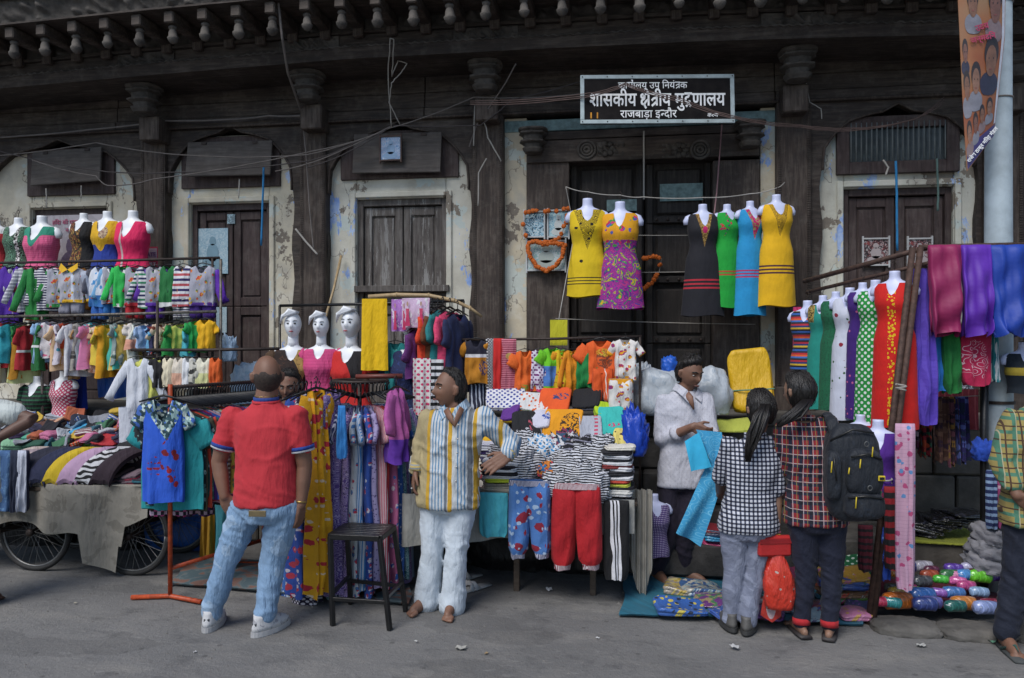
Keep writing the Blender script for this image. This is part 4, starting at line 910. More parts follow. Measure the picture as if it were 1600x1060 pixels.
for px, d, c_, w, b_ in ((325, 'mustard cloth hanging low behind the orange rack', '#9a7414', 20, 868), (352, 'turquoise long cloth hanging low behind the man in red', '#3c8a98', 40, 880)):
    garment('panel', 'long_cloth', d, 'cloth', px, 790, b_, w, 1.5, fab(c_), 0, fold=.02)
lump('blue_tarpaulin_bundle', 'blue tarpaulin bundle behind the far cart wheel', 290, 835, (.6, .3, .35), .95, fab('#1c56a8', rough=.45), 'tarpaulin', loc=(P(285, 800, .95)[0], -.95, 0), amp=.3)
# ================================================================== middle: heads, gowns, the table of children's wear
M_bamboo = plain('bamboo', (0.42, 0.30, 0.16), .55, var=.35, scale=20)
rail('clothes_stand', 'black square iron frame behind the white heads', (437, 478, .8), (725, 470, .8), .012, ((437, 478, .8, 0.0), (724, 470, .8, 0.0)), 'frame', M_black)
# bamboo pole, bent down at the right end
pts = [P(*q) for q in ((576, 464, .95), (620, 461, .95), (670, 462, .95), (710, 470, .94), (735, 482, .92), (753, 495, .9))]
bm = MB().tube(pts, [.017, .017, .016, .015, .013, .010], 10)
for k in range(1, 5): bm.tube([pts[k] - (.006, 0, 0), pts[k] + (.006, 0, 0)], .020, 10)
tag(bm.build('bamboo_pole', M_bamboo, smooth=True), 'bent bamboo pole with gowns hung from it', 'pole')
tag(MB().tube([P(533, 400, .06), P(522, 450, .2), P(505, 510, .5)], .012, 8).build('bamboo_cane', M_bamboo, smooth=True), 'thin bamboo cane leaning on the plaster behind the heads', 'cane')

M_lip = plain('painted_lip', (.35, .04, .05), .5); M_eye = plain('painted_eye', (.02, .02, .025), .4)
def dummy_head(T, sc):
    """a moulded head with swept hair, eyes and lips"""
    n, m_ = 26, 32; a = np.zeros((n, m_, 3))
    for i in range(n):
        th = math.pi * i / (n - 1)
        for j in range(m_):
            ph = 2 * math.pi * j / m_; x, y, z = math.sin(th) * math.cos(ph), math.sin(th) * math.sin(ph), math.cos(th)
            w = .078 * (1 - .22 * max(0, -z)); px_, py_, pz_ = x * w, y * .098, z * .125
            f = max(0, -y) ** 2
            py_ -= f * (.030 * math.exp(-((x / .16) ** 2 + ((z + .10) / .20) ** 2)) + .010 * math.exp(-((x / .3) ** 2 + ((z + .5) / .12) ** 2)) + .012 * math.exp(-((x / .3) ** 2 + ((z + .82) / .16) ** 2)))
            py_ += f * .016 * (math.exp(-(((x - .38) / .2) ** 2 + ((z - .10) / .13) ** 2)) + math.exp(-(((x + .38) / .2) ** 2 + ((z - .10) / .13) ** 2)))
            a[i, j] = (px_, py_, pz_)
    q = MB().grid(a, True, 0, True, True); q.tube([(0, .02, -.07), (0, .012, -.14), (0, .005, -.22)], [.05, .047, .055], 14)
    c = (0, -.01, .112); h = q.build('head', M_dummy, T, smooth=True); h.location = tuple(v_ * sc for v_ in c); h.scale = (sc,) * 3
    hr = MB()
    for k in range(9):
        t = k / 8; s0 = -.06 + .12 * t
        hr.tube([(.055 - .02 * t, -.02 - .02 * t, .115), (s0 * .5, -.075, .135 - .02 * t), (-.05 - .012 * k / 3, -.085, .10 - .02 * t), (-.085 - .02 * t, -.055, .06 - .012 * k / 2)], [.012, .018, .016, .004], 8)
    hr.build('moulded_hair', M_dummy, h, smooth=True)
    for sx in (-1, 1):
        MB().lathe([(.001, 0), (.013, .004), (.010, .009), (.001, .011)], (sx * .031, -.080, .014), 10, M=Matrix.Rotation(R(90), 3, 'X') @ Matrix.Diagonal((1, .55, 1))).build('eye', M_eye, h, smooth=True)
        MB().tube([(sx * .014, -.092, .034), (sx * .032, -.088, .042), (sx * .05, -.073, .036)], .0028, 5).build('eyebrow', M_eye, h)
    MB().tube([(-.02, -.100, -.062), (-.008, -.107, -.058), (0, -.107, -.061), (.008, -.107, -.058), (.02, -.100, -.062)], [.002, .006, .006, .006, .002], 6).build('mouth', M_lip, h, smooth=True)
KH = 'white headed mannequins behind the gowns'
def headed(label, px, hem, dress, rot, slm=None, nd=.10, chin=528, w=62, sl=.14, lower=None, off=.98):
    return bust('headed_mannequin', label, px, chin - 1, hem, w, off, dress, rot, 1.2, M_dummy, nd, .062, KH, sl, slm, hook=False, head=dummy_head, lower=lower)
headed('white headed mannequin in a dark brown gown with gold trim', 458, 640, fab('#24140f', (('tri', -.12, .34, .10), '#a8884c'), (('noise', .03, .6), '#4a2c1c')), .25, fab('#4a3420'))
headed('white headed mannequin in a pink ruffled gown', 502, 640, fab('#c8457c', (('hs', .03, .2), '#b83a70')), .1, fab('#c8457c'), w=58)
headed('white headed mannequin in a red gown with black neckline and cuffs', 549, 640, fab('#bf1f1c', (('tri', -.10, .40, .13), '#141014')), -.1, fab('#a81c1c', (('band', -1, -.30), '#141014')), w=68)
headed('white headed mannequin in a navy gown behind the hanging packets', 640, 660, fab('#16224c', (('noise', .025, .6), '#22346a')), .1, fab('#16224c'), w=66)
garment('tee', 'teal_blouse', 'teal blouse hanging between the yellow cloth and the navy gown', 'blouse', 618, 532, 610, 36, 1.02, fab('#1f8484'), .1, None, True)
garment('panel', 'yellow_cloth', 'bright yellow cloth panel hanging from the black frame', 'cloth', 585, 467, 579, 40, 1.12, fab('#e0b400', wear=.08), .06, fold=.004, flare=1.08)
# packets with printed fashion pictures
def packet(label, px, py, w, h, off, rot, cols):
    s = S(px, off); W, H = w / s, h / s; T = thing('garment_packet', label, 'packet', P(px, py, off), rot, 'hanging clear packets')
    q = MB(); n = 9; a = np.array([[((j / 8 - .5) * W, -.012 * math.sin(math.pi * j / 8) * math.sin(math.pi * i / 8) - .012 - .003 * math.sin(i * 3 + j * 2), -H * i / 8) for j in range(n)] for i in range(n)])
    q.grid(a); b = a.copy(); b[:, :, 1] = .010; q.grid(b); q.build('wrapper', fab(cols[0], (('noise', .05, .55), cols[1]), coat=1.0, rough=.3), T, smooth=True)
    for k, cx_ in enumerate((-.26, .24)):
        f = MB(); x = cx_ * W
        f.add([(x - .09 * W, -.034, -H * .95), (x + .10 * W, -.034, -H * .95), (x + .05 * W, -.036, -H * .55), (x + .07 * W, -.036, -H * .36), (x - .06 * W, -.036, -H * .36), (x - .045 * W, -.036, -H * .55)], [(0, 1, 2, 3, 4, 5)])
        f.build('printed_dress', fab('#c01f5c', coat=1.0), T)
        f = MB(); an = np.linspace(0, 2 * math.pi, 12, endpoint=False)
        f.add([(x + .035 * W * math.cos(g), -.037, -H * .20 + .08 * H * math.sin(g)) for g in an], [tuple(range(12))]); f.build('printed_face', plain('printed_skin', (.45, .28, .2), .3) if 'printed_skin' not in bpy.data.materials else bpy.data.materials['printed_skin'], T)
packet('clear packet with printed pink dress pictures on the bamboo pole', 650, 466, 44, 46, 1.16, -.05, ('#c8a8c4', '#d8d0d8'))
packet('clear packet with folded lilac cloth on the bamboo pole', 626, 468, 28, 50, 1.14, .1, ('#a868b8', '#d8c8dc'))
KG = 'gowns hung from the bamboo pole'
for px, t_, b_, c_, d in ((656, 508, 590, '#5c2468', 'plum purple gown behind the packets'), (675, 480, 590, '#d8401c', 'orange red gown with short sleeves on the bamboo pole'), (684, 480, 592, '#6a3a18', 'brown velvet gown on the bamboo pole'), (692, 478, 610, '#1f7a7c', 'teal gown on the bamboo pole'), (703, 480, 612, '#d8426c', 'coral pink gown on the bamboo pole'), (715, 484, 612, '#18244c', 'navy blue gown at the right end of the bamboo pole')):
    garment('gown', 'long_gown', d, 'gown', px, t_, b_, 70, 1.0, fab(c_, (('noise', .02, .58), tuple(v_ * .75 for v_ in hexc(c_)[:3]))), R(74), KG, True, depth=.05, flare=1.1, sl=.2, fold=.014, hw=.36)
garment('panel', 'dotted_leggings', 'white leggings with pink dots hanging behind the man in stripes', 'leggings', 659, 560, 650, 28, 1.2, fab('#d8d4d2', (('dots', .035, .28), '#c83064')), 0, fold=.01)
garment('panel', 'striped_leggings', 'black and white striped leggings beside the dotted ones', 'leggings', 683, 562, 640, 20, 1.19, fab('#d0d0d4', (('hs', .05, .5), '#15151a')), 0, fold=.008)

# --- round rack of printed gowns
rc = G(562, 918); RC = thing('round_rack', 'round garment rack on black hangers packed with printed gowns', 'rack', (rc[0], rc[1], 0)); rz = 1.43; rr = .19
an = np.linspace(0, 2 * math.pi, 33)
MB().tube([(rr * math.cos(a), rr * math.sin(a), rz) for a in an], .012, 6).build('ring', M_iron, RC, smooth=True)
MB().tube([(0, 0, .02), (0, 0, rz)], .016, 8).build('pole', M_iron, RC, smooth=True)
for k in range(4): MB().tube([(0, 0, rz - .01), (rr * math.cos(k * 1.571), rr * math.sin(k * 1.571), rz)], .008, 6).build('spoke', M_iron, RC)
for k in range(4): MB().tube([(0, 0, .05), (.3 * math.cos(k * 1.571 + .7), .3 * math.sin(k * 1.571 + .7), .015)], .012, 6).build('foot', M_iron, RC)
MB().tube([(-.02, -.02, rz + .03), (.30, .02, rz + .035)], .017, 8).build('handle', plain('red_brown_wood', (.16, .035, .025), .5), RC, smooth=True)
GP = [('red and white striped', fab('#b83a58', (('vs', .014, .5), '#c8bcc0'))), ('black and white dotted', fab('#17171f', (('dots', .016, .3), '#bfbfc6'))), ('blue and white leaf print', fab('#2c5ca4', (('vor', .022, .34), '#b8c4d4'))), ('purple paisley', fab('#5a4484', (('ring', .03, .4, 5), '#a898b8'), (('noise', .02, .6), '#2c2048'))), ('royal blue floral', flo('#2a4c9c', '#c0c4d0', '#a83a5c')), ('crimson', fab('#8c1a20')), ('grey leaf print', fab('#8a8a9c', (('vor', .018, .34), '#34344c'))), ('teal paisley', fab('#23606e', (('ring', .03, .45, 5), '#90acb0'))), ('white and red flower print', flo('#b0b8c0', '#a82840', '#3a6a9c')), ('pale lavender print', fab('#9a90b8', (('vor', .018, .32), '#4a3c6c'))), ('pink and blue flower print', flo('#a85a84', '#2c5ca8', '#c8b8c0')), ('houndstooth', fab('#b4b8c0', ([('hs', .014, .5), ('vs', .014, .5)], '#1c2a50'), (('vs', .014, .25), '#24304c'))), ('navy and white striped', fab('#222c58', (('vs', .012, .45), '#b0b4c4'))), ('white and sky blue striped', fab('#b4bcc8', (('vs', .012, .45), '#3a78b0')))]
for i in range(6, 34):
    a = -math.pi / 2 + (i - 19.5) * (2 * math.pi / 42); p = np.array([rc[0] + rr * math.cos(a), rc[1] + rr * math.sin(a), rz - .125]); d, m = GP[(i * 5 + i // 14) % 14]
    garment('gown', 'printed_gown', d + ' gown ' + ('at the street side of the round rack, ' + ('left half' if i < 20 else 'right half') if i in range(13, 27) else 'hanging at the left side of the round rack' if i < 13 and i > 5 else 'hanging at the right side of the round rack' if 27 <= i < 34 else 'hidden at the wall side of the round rack'), 'gown', 0, 0, 0, 0, 0, m, a + rng.uniform(-.14, .14), 'printed gowns on the round rack', True, loc=p, LW=(rng.uniform(1.20, 1.28), .32), depth=.034, flare=1.12, fold=.020, sl=.19, sw=.06, hw=.38, k=4, z=.055)
def longone(label, px, top, bot, w, off, m, rot, fold=.03, sl=.2, kind='gown', fl=1.2):
    return garment(kind, 'long_gown', label, 'gown', px, top, bot, w, off, m, rot, 'long gowns at the front of the round rack', True, depth=.06, flare=fl, fold=fold, sl=sl, sw=.07, hw=.36)
longone('yellow gown with red flowers hanging in front of the round rack', 494, 606, 928, 32, 2.2, fab('#d89c0c', (('vor', .075, .36), '#b32430'), (('vor', .04, .26, 3.0), '#d8c0a0')), R(60))
longone('white dotted dark gown left of the yellow one', 479, 612, 950, 24, 2.08, fab('#241c34', (('dots', .022, .34), '#cfcad2')), R(80), .02)
longone('blue and red printed gown beside the hand of the man in red', 466, 616, 930, 24, 2.1, fab('#2a4a9c', (('vor', .06, .4), '#b03448'), (('vor', .04, .3, 5.), '#c8c0cc')), R(64), .03)
longone('violet paisley gown right of the yellow one', 517, 606, 926, 30, 2.06, fab('#523c80', (('ring', .03, .4, 5), '#9a8ab0')), R(84), .02)
for k in range(7):
    d, m = GP[(k * 3 + 2) % 14]
    garment('gown', 'printed_gown', d + ' narrow gown packed between the red polo and the yellow gown', 'gown', 460 + 6.5 * k, 612, 930 + rng.uniform(-12, 10), 40, 1.9 + .02 * k, m, R(rng.uniform(76, 92)), 'narrow gowns beside the yellow one', True, depth=.034, flare=1.1, fold=.018, sl=.18, sw=.05, hw=.34, k=4)
longone('pink to violet shaded gown at the right side of the round rack', 619, 604, 722, 28, 1.98, fab('#b0589c', (('band', -2, -.34), '#5c2c9c')), R(76), .02, .26)
garment('drape', 'blue_sleeve_cloth', 'plain sky blue long sleeve hanging out of the round rack', 'cloth', 534, 634, 716, 12, 2.2, fab('#2f7ec4', (('band', -.5, -.365), '#c08aa4')), .1, None, flare=1.5, depth=.02, fold=.008)
# the mat below and a stool
t = NT('woven_mat'); v = t.coord('obj'); n_ = t.noise(v, 6.0, 2.0, .5, 1.5)
M_mat = t.fin(t.ramp(n_, [(.44, (.075, .115, .13)), (.5, (.12, .16, .17)), (.56, (.20, .11, .085))]), .85, t.bump(t.noise(v, 200., 2.), .3, .004))
def sheet(name, label, quad, mat, z=.02, cat='mat', amp=.01):
    p = [G(*q) for q in quad]; n = 22; _seed[0] += 1; a = np.zeros((n, n, 3))
    for i in range(n):
        for j in range(n):
            u, w = i / (n - 1), j / (n - 1); r_ = p[0] * (1 - u) * (1 - w) + p[1] * u * (1 - w) + p[2] * u * w + p[3] * (1 - u) * w
            a[i, j] = (r_[0] + .012 * math.sin(9 * w + _seed[0]), r_[1] + .012 * math.sin(8 * u + _seed[0]), z + amp * (mnoise.noise(Vector((r_[0] * 5, r_[1] * 5, _seed[0]))) + .6))
    q = MB().grid(a); b = a.copy(); b[:, :, 2] -= .006; q.grid(b); return tag(q.build(name, mat, smooth=True), label, cat)
sheet('floor_mat', 'brown and teal patterned mat under the gowns', ((268, 916), (640, 950), (640, 900), (300, 872)), M_mat)
so = G(566, 966); STL = thing('stool', 'black metal bar stool on the road before the gowns', 'stool', (so[0], so[1], 0)); st = .53
ft = [G(520, 978), G(609, 985), G(634, 956), G(548, 944)]; tp = [P(520, 838, 2.35), P(594, 838, 2.33), P(610, 815, 2.02), P(540, 815, 2.02)]
tops = []
for g, w in zip(ft, ((-.155, -.13), (.155, -.13), (.155, .15), (-.155, .15))):
    b = g - np.array(STL.location); tpt = (w[0], w[1], st); tops.append((tpt, b)); MB().bar(tpt, (b[0], b[1], 0.0), .028).build('leg', M_black, STL, bevel=.003)
for z in (.16,):
    f = 1 - z / st
    q4 = [np.array(a) * (1 - f) + np.array(b) * f for a, b in tops]
    for k in range(4): A = q4[k].copy(); C = q4[(k + 1) % 4].copy(); A[2] = C[2] = z + .03 * (k % 2); MB().bar(A, C, .022).build('footrest', M_black, STL, bevel=.002)
for k in range(4):
    A, C = np.array(tops[k][0]), np.array(tops[(k + 1) % 4][0]); MB().bar(A, C, .034).build('seat_frame', M_black, STL, bevel=.003)
for k in range(6): MB().box((0, -.105 + .043 * k, st + .012), (.335, .034, .012)).build('seat_slat', M_black, STL, bevel=.003)

# --- the table stall
tx0, tx1 = P(640, 770, 1.72)[0], P(996, 770, 1.72)[0]; TZ_ = .66; tcx = (tx0 + tx1) / 2
TB = thing('stall_table', 'stall table under a pale cloth heaped with children clothes', 'table', (tcx, -1.35, 0)); hw_ = (tx1 - tx0) / 2
for k in range(5): MB().box((0, -.34 + .16 * k, TZ_ - .02), (2 * hw_, .155, .03)).build('plank', M_plank, TB, bevel=.004)
for sx in (-.86, -.05, .62):
    for y in (-.30, .30): MB().bar((sx * hw_, y, 0), (sx * hw_, y, TZ_ - .035), .04).build('leg', M_plank, TB, bevel=.004)
def skirt(name, label, x0, x1, z1, lens, y, mat, sd):
    n = 50; rows = []; xs = np.linspace(x0, x1, n)
    for i in range(9):
        t_ = i / 8; rows.append([(x, y - .022 * math.sin(j * .5 + sd) - .012 * math.sin(j * 1.1 + t_), z1 - t_ * float(np.interp(j / (n - 1), np.linspace(0, 1, len(lens)), lens))) for j, x in enumerate(xs)])
    rows = np.array(rows); q = MB().grid(rows); b = rows.copy(); b[:, :, 1] += .006; return tag(q.grid(b).build(name, mat, smooth=True), label, 'cloth')
skirt('table_cloth', 'pale grey cloth hanging over the front of the stall table', tx0 - .02, tx1 - .02, TZ_ + .02, [.36, .34, .31, .27, .25, .24, .22], -1.81, fab('#a5a5a0', wear=.25), 1)
skirt('cloth_end', 'loose pale cloth end hanging at the right corner of the table', tx1 - .06, tx1 + .10, TZ_ + .06, [.42, .66, .72, .5], -1.66, fab('#a19d94', wear=.25), 3)
KT = 'children clothes heaped on the stall table'
def toff(py): return float(np.interp(py, [600, 640, 700, 760], [1.02, 1.15, 1.45, 1.76]))
def tz(off): return float(np.interp(off, [1.0, 1.15, 1.45, 1.76], [1.19, 1.10, .90, .68]))
q = MB(); a = np.zeros((12, 24, 3))
for i, off_ in enumerate(np.linspace(1.0, 1.72, 12)):
    for j in range(24):
        x = tx0 + .02 + (tx1 - tx0 - .04) * j / 23; e = min(1, 8 * min(j / 23, 1 - j / 23)); a[i, j] = (x, -off_, TZ_ + (tz(off_) - TZ_ - .07) * e + .02 * mnoise.noise(Vector((x * 7, off_ * 7, 1))) * e)
q.grid(a); b = a.copy(); b[:, :, 2] = TZ_ + .008
for sl_ in (np.s_[0:1], np.s_[-1:]): q.grid(np.concatenate([a[sl_], b[sl_]], 0))
tag(stuff(q.build('clothes_heap', fab(('cells', .03, ['#1c1c26', '#b8b4b0', '#2c2c50', '#8a2c3c', '#26262c', '#c8c4bc']), wr=.8), smooth=True)), 'mixed clothes heaped deep on the stall table', 'clothes')
zeb = fab('#cdd0d8', (('zeb', .016, .5), '#14141c'), wr=.9); wbdots = fab('#d2d2d8', (('dots', .03, .3), '#2c3c8c')); bdots = fab('#d2d6dc', (('dots', .03, .32), '#3a8ac0'))
drag = ([('noise', .018, .52), ('ell', .02, .0, .07, .10)], '#2c2014')
tbl = [(790, 628, 62, .20, 'white cloth with purple dots at the back of the table', wbdots, 40, None), (835, 634, 46, .18, 'orange and white printed tops at the back of the table', fab('#d0d0d0', (('vor', .03, .36), '#c85a2c')), 42, '#d2591c'), (868, 630, 50, .24, 'orange tee with a blue car print on the table', fab('#d9541c', ([('noise', .02, .5), ('ell', 0, .02, .06, .03)], '#2c3c6a')), 50, None), (916, 628, 44, .20, 'black tee with grey ruffle on the table', fab('#121218'), 40, '#5a5a66'), (822, 668, 46, .24, 'black tee with a white side stripe on the table', fab('#14161c', (('bandu', .055, .075), '#d0d0d8'), ([('noise', .02, .5), ('ell', -.02, -.02, .02, .05)], '#b04a5c')), 48, '#b8d02c'), (845, 660, 30, .18, 'white tee with a blue print on the table', fab('#c4c4d4', ([('noise', .02, .48), ('ell', 0, 0, .04, .03)], '#2c4c9c')), 42, '#3c7a3c'), (880, 668, 62, .26, 'yellow orange tee with a black dragon print on the table', fab('#d9920c', drag), 50, '#3a3024'), (922, 674, 36, .22, 'grey tee with red vertical lettering on the table', fab('#a8acb8', ([('hs', .03, .5), ('bandu', -.012, .012)], '#b8405c')), 48, None), (955, 662, 40, .24, 'aqua green tee with small print on the table', fab('#34b0a8', ([('noise', .02, .5), ('ell', -.02, -.04, .04, .02)], '#b04a6c')), 50, '#1c1c24'), (940, 646, 26, .14, 'neon lime top on the table', fab('#a8c81c'), 40, None), (800, 650, 28, .16, 'purple and yellow top on the table', fab('#5c2c84'), 38, '#c8a81c'), (765, 678, 40, .20, 'mustard yellow shirt under the arm of the man in stripes', fab('#d3a312'), 40, None), (975, 694, 32, .2, 'cream yellow printed tee at the right of the table', fab('#d6c46a', (('vor', .04, .25), '#3a2c24')), 40, '#17171c')]
for px, py, w, dp, d, m, tl, c2 in tbl:
    of = toff(py); p = P(px, py, of + .05)
    folded('folded_tshirt', d, px, py, w, dp, .05, of, m, tl, rng.uniform(-14, 14), 2, 'folded clothes', KT, loc=p, mat2=fab(c2) if c2 else None, sag=.008)
# ruffled scrunch of striped tops, each a crumpled piece
for px, py, w, d, m in ((800, 735, 60, 'left ruffled zebra striped top on the table front', zeb), (834, 720, 44, 'ruffled zebra top beside the blue dotted one', zeb), (846, 715, 46, 'white ruffled top with blue dots on the table front', bdots), (862, 738, 30, 'red and multicolour scarf between the ruffled tops', fab(('cells', .02, ['#b02c3c', '#2c6aa0', '#c8782c', '#2c2c34']))), (890, 742, 52, 'middle ruffled zebra striped top on the table front', zeb), (905, 712, 40, 'black ruffled top with grey stripes on the table front', fab('#16161e', (('zeb', .03, .3), '#8a8a9c'), wr=.9)), (925, 728, 50, 'right ruffled zebra striped top on the table front', zeb), (915, 762, 56, 'lowest ruffled zebra striped top hanging over the edge', zeb), (882, 700, 36, 'dark multicolour ruffled top on the table', fab(('cells', .02, ['#16161c', '#7a2c4c', '#c8c8cc', '#2c4c6a']))), (818, 700, 36, 'grey and white ruffled top by the resting hand', zeb), (940, 705, 34, 'striped ruffled top by the aqua tee', zeb), (870, 760, 34, 'ruffled zebra top above the red trousers', zeb)):
    of = toff(py) + .06; s = S(px, of); p = P(px, py + w * .42, of)
    lump('ruffled_shirt', d, px, py, (w / s * 1.15, .18, w / s * 1.0), of, m, 'top', .30, 3.2, KT, loc=p, ridge=.55, n=22)
ORD = ['lowest', 'second lowest', 'third from below', 'fourth from below', 'fifth from below', 'sixth from below', 'seventh from below', 'eighth from below', 'ninth from below', 'tenth from below', 'eleventh from below', 'twelfth from below', 'thirteenth from below', 'fourteenth from below']
def hue(h):
    r_, g_, b_ = [int(h[i:i + 2], 16) for i in (1, 3, 5)]; m_, n_ = max(r_, g_, b_), min(r_, g_, b_)
    if m_ < 70: return 'black'
    if m_ - n_ < 28: return 'white' if m_ > 180 else 'grey'
    if r_ == m_: return 'lime yellow' if g_ > 150 else 'red'
    return 'lime green' if g_ == m_ else 'blue' if r_ < 100 else 'lilac'
def pile(px, py, w, cols, d, of, thk=.024, dep=.2, z0=None):
    p = P(px, py, of); z = p[2] if z0 is None else z0
    for i, c_ in enumerate(cols):
        folded('folded_tshirt', '%s %s shirt in the %s' % (ORD[i] if i < len(cols) - 1 else 'topmost', hue(c_) if isinstance(c_, str) else 'printed', d), px, py, w, dep, thk, of, c_ if not isinstance(c_, str) else fab(c_), rng.uniform(-2, 6), rng.uniform(-9, 9), 2, 'folded clothes', KT, loc=(p[0] + rng.uniform(-.012, .012), p[1], z + i * thk * .95), sag=.004)
pile(784, 772, 58, ['#9a9488', '#a09a8c', '#a8a294', '#8f8a80', '#b0c02c', '#d0d0d4', '#15151c', '#cfd2d8', '#1a1a24', '#d4d6dc'], 'folded pile under the resting hand', 1.72)
pile(770, 712, 44, ['#c8ccd4', '#3a2c6a', '#cfd2da', '#c4c8d8'], 'folded pile beside the striped shirt', 1.55)
pile(965, 772, 48, ['#d0d0d0', '#c8c8c4', '#1c1c24', '#c8d04c', '#b84434', '#d0d0d4', '#26262c', '#d4d4d8', '#7a2c2c', '#d0d2d6', '#2c2c34', '#c8cad0', '#1a1a22', '#d6d2c8'], 'folded pile at the right table corner', 1.73)
pile(656, 752, 26, ['#7a2c24', '#1c1c24', '#2a7ab0', '#4a9ac8', '#2a6aa8'], 'folded pile beside the white trousers', 1.5)
# things hung over the front
KP = 'trousers hung from the table front'
garment('drape', 'aqua_shorts', 'aqua blue shorts hanging from the table front', 'shorts', 771, 770, 838, 46, 1.86, fab('#4ab0c0'), .02, KP, fold=.008, flare=.97, depth=.03)
garment('jogger', 'floral_trousers', 'blue trousers with red flowers hanging from the table front', 'trousers', 828, 750, 872, 66, 1.9, fab('#4a78b8', (('vor', .09, .36), '#8a1c34'), (('vor', .045, .30, 4.), '#a8c0dc')), .02, KP, fold=.02, depth=.06, trim=fab('#4a4a68', (('vs', .008, .5), '#b8b8c8')), sspread=1.4)
garment('jogger', 'red_trousers', 'red jogging trousers with striped cuffs hanging from the table front', 'trousers', 901, 755, 890, 76, 1.9, fab('#a8101c'), -.02, KP, fold=.018, depth=.06, trim=fab('#7a3a48', (('vs', .008, .5), '#c8c0c4')), sspread=1.5)
garment('drape', 'black_trousers', 'black track trousers with three white stripes at the table corner', 'trousers', 963, 782, 905, 40, 1.86, fab('#0d0d11', (('bandu', -.05, -.038), '#d0d0d6'), (('bandu', -.028, -.016), '#d0d0d6'), (('bandu', -.006, .006), '#d0d0d6')), .0, KP, fold=.008, depth=.03)
lump('blue_bag', 'blue plastic bag at the right of the table', 990, 712, (.16, .14, .3), 1.4, fab('#1440b0', rough=.35), 'bag', .35, 4, loc=P(991, 712, 1.45), ridge=.3)
# --- rail behind the table
rail('clothes_rail', 'iron rail with children clothes behind the stall table', (722, 531, 1.05), (1003, 526, 1.05), .010, ((728, 531, 1.05, .0), (1000, 526, 1.05, .0)))
KR = 'children clothes on the rail behind the table'
def rk(kind, name, label, px, top, bot, w, m, off=1.06, rot=0., **k): return garment(kind, name, label, 'kids clothes', px, top, bot, w, off, m, rot, KR, k.pop('hang', True), **k)
mst = rk('tee', 'kids_tshirt', 'mustard and navy tee with a cartoon print on the rail', 744, 528, 599, 36, fab('#b0730f', (('band', -.13, .1), '#15162a'), (('band', -.15, -.125), '#cfcfd4'), ([('noise', .022, .5), ('ell', .035, -.23, .045, .06)], '#24285c')), slm=fab('#b0730f'), sl=.1)
garment('drape', 'kids_trousers', 'navy trousers with white stripes below the mustard tee', 'trousers', 746, 600, 640, 26, 1.03, fab('#1a2038', (('vs', .03, .3), '#b8c0d0')), 0, KR, fold=.006, depth=.03)
rk('drape', 'dotted_leggings', 'black and white dotted leggings on the rail behind the table', 766, 529, 625, 14, fab('#15151c', (('dots', .016, .33), '#cfcfd4')), depth=.03, fold=.006, hang=False)
rk('drape', 'red_leggings', 'plain red leggings on the rail behind the table', 778, 529, 622, 18, fab('#c01f1c'), depth=.03, fold=.012, hang=False)
rk('drape', 'striped_leggings', 'red and white pinstriped leggings with a paper tag', 794, 530, 618, 26, fab('#c87a8c', (('hs', .014, .5), '#7a1c34'), (('ell', -.0, -.13, .035, .025), '#b89c5c')), depth=.03, fold=.006, hang=False)
rk('tee', 'kids_frock', 'orange frock with puffed sleeves on the rail', 820, 545, 612, 30, fab('#d9611a', (('band', -.6, -.27), ('cells', .02, ['#c8581a', '#8a8a2c', '#d9611a']))), rot=.35, sl=.09, sw=.06, flare=1.15)
rk('sleeveless', 'kids_frock', 'white frock with purple dots and pink sleeves on the rail', 844, 544, 612, 28, fab('#d4cede', (('dots', .026, .3), '#6a1f6a'), (('band', -.6, -.31), '#c83a70')), rot=.1)
rk('tee', 'kids_tshirt', 'lime green tee with puffed sleeves on the rail', 862, 541, 612, 30, fab('#6abf1c', (('band', -.3, -.15), '#4a7ac0')), rot=.45, sl=.09, sw=.05)
rk('tee', 'kids_frock', 'yellow frock with small red flowers on the rail', 879, 544, 612, 28, fab('#d0b010', (('vor', .03, .26), '#a82c24')), rot=.3, sl=.10, slm=fab('#d8900f'))
rk('long', 'kids_cardigan', 'amber long sleeved top on the rail', 893, 545, 618, 24, fab('#d8860f'), rot=.6, sl=.26)
rk('long', 'kids_cardigan', 'dark green cardigan on a red hanger', 913, 546, 606, 32, fab('#0f7a3a'), rot=-.25, sl=.3, hmat=M_hangred)
ot = rk('tee', 'kids_tshirt', 'orange tee with a round cartoon print on the rail', 938, 528, 600, 46, fab('#d8591c', ([('noise', .02, .47), ('ell', 0, -.16, .06, .07)], '#7a3c24'), ([('noise', .012, .5), ('ell', 0, -.11, .06, .03)], '#c8a82c')), sl=.12, sw=.075, sspread=1.5)
garment('jogger', 'kids_shorts', 'orange drawstring trousers below the orange tee', 'trousers', 941, 576, 632, 32, 1.12, fab('#d4531a', (('bandu', -.006, .0), '#d8d0c8')), 0, KR, fold=.012, depth=.04)
rk('tee', 'kids_shirt', 'white flowered top with yellow hem at the right of the rail', 977, 527, 592, 34, flo('#d8d4d0', '#b02c4c', '#d89a1c', '#8a2c6a'), off=1.1, trim=fab('#d8940f'), sl=.1, sspread=1.2, rot=-.08)
garment('jogger', 'kids_trousers', 'white flowered trousers with yellow cuffs at the right of the rail', 'trousers', 970, 592, 656, 38, 1.2, flo('#d8d4d0', '#b02c4c', '#d89a1c', '#8a2c6a'), 0, KR, fold=.012, depth=.045, trim=fab('#d8940f'))
# paper tag with handwriting
tg = thing('paper_tag', 'yellow paper tag with blue handwriting hanging above the rail', 'tag', P(873, 500, 1.0)); s = S(873, 1.0)
MB().box((0, 0, -20 / s), (27 / s, .004, 40 / s)).build('paper', fab('#b5b020', wear=.1), tg)

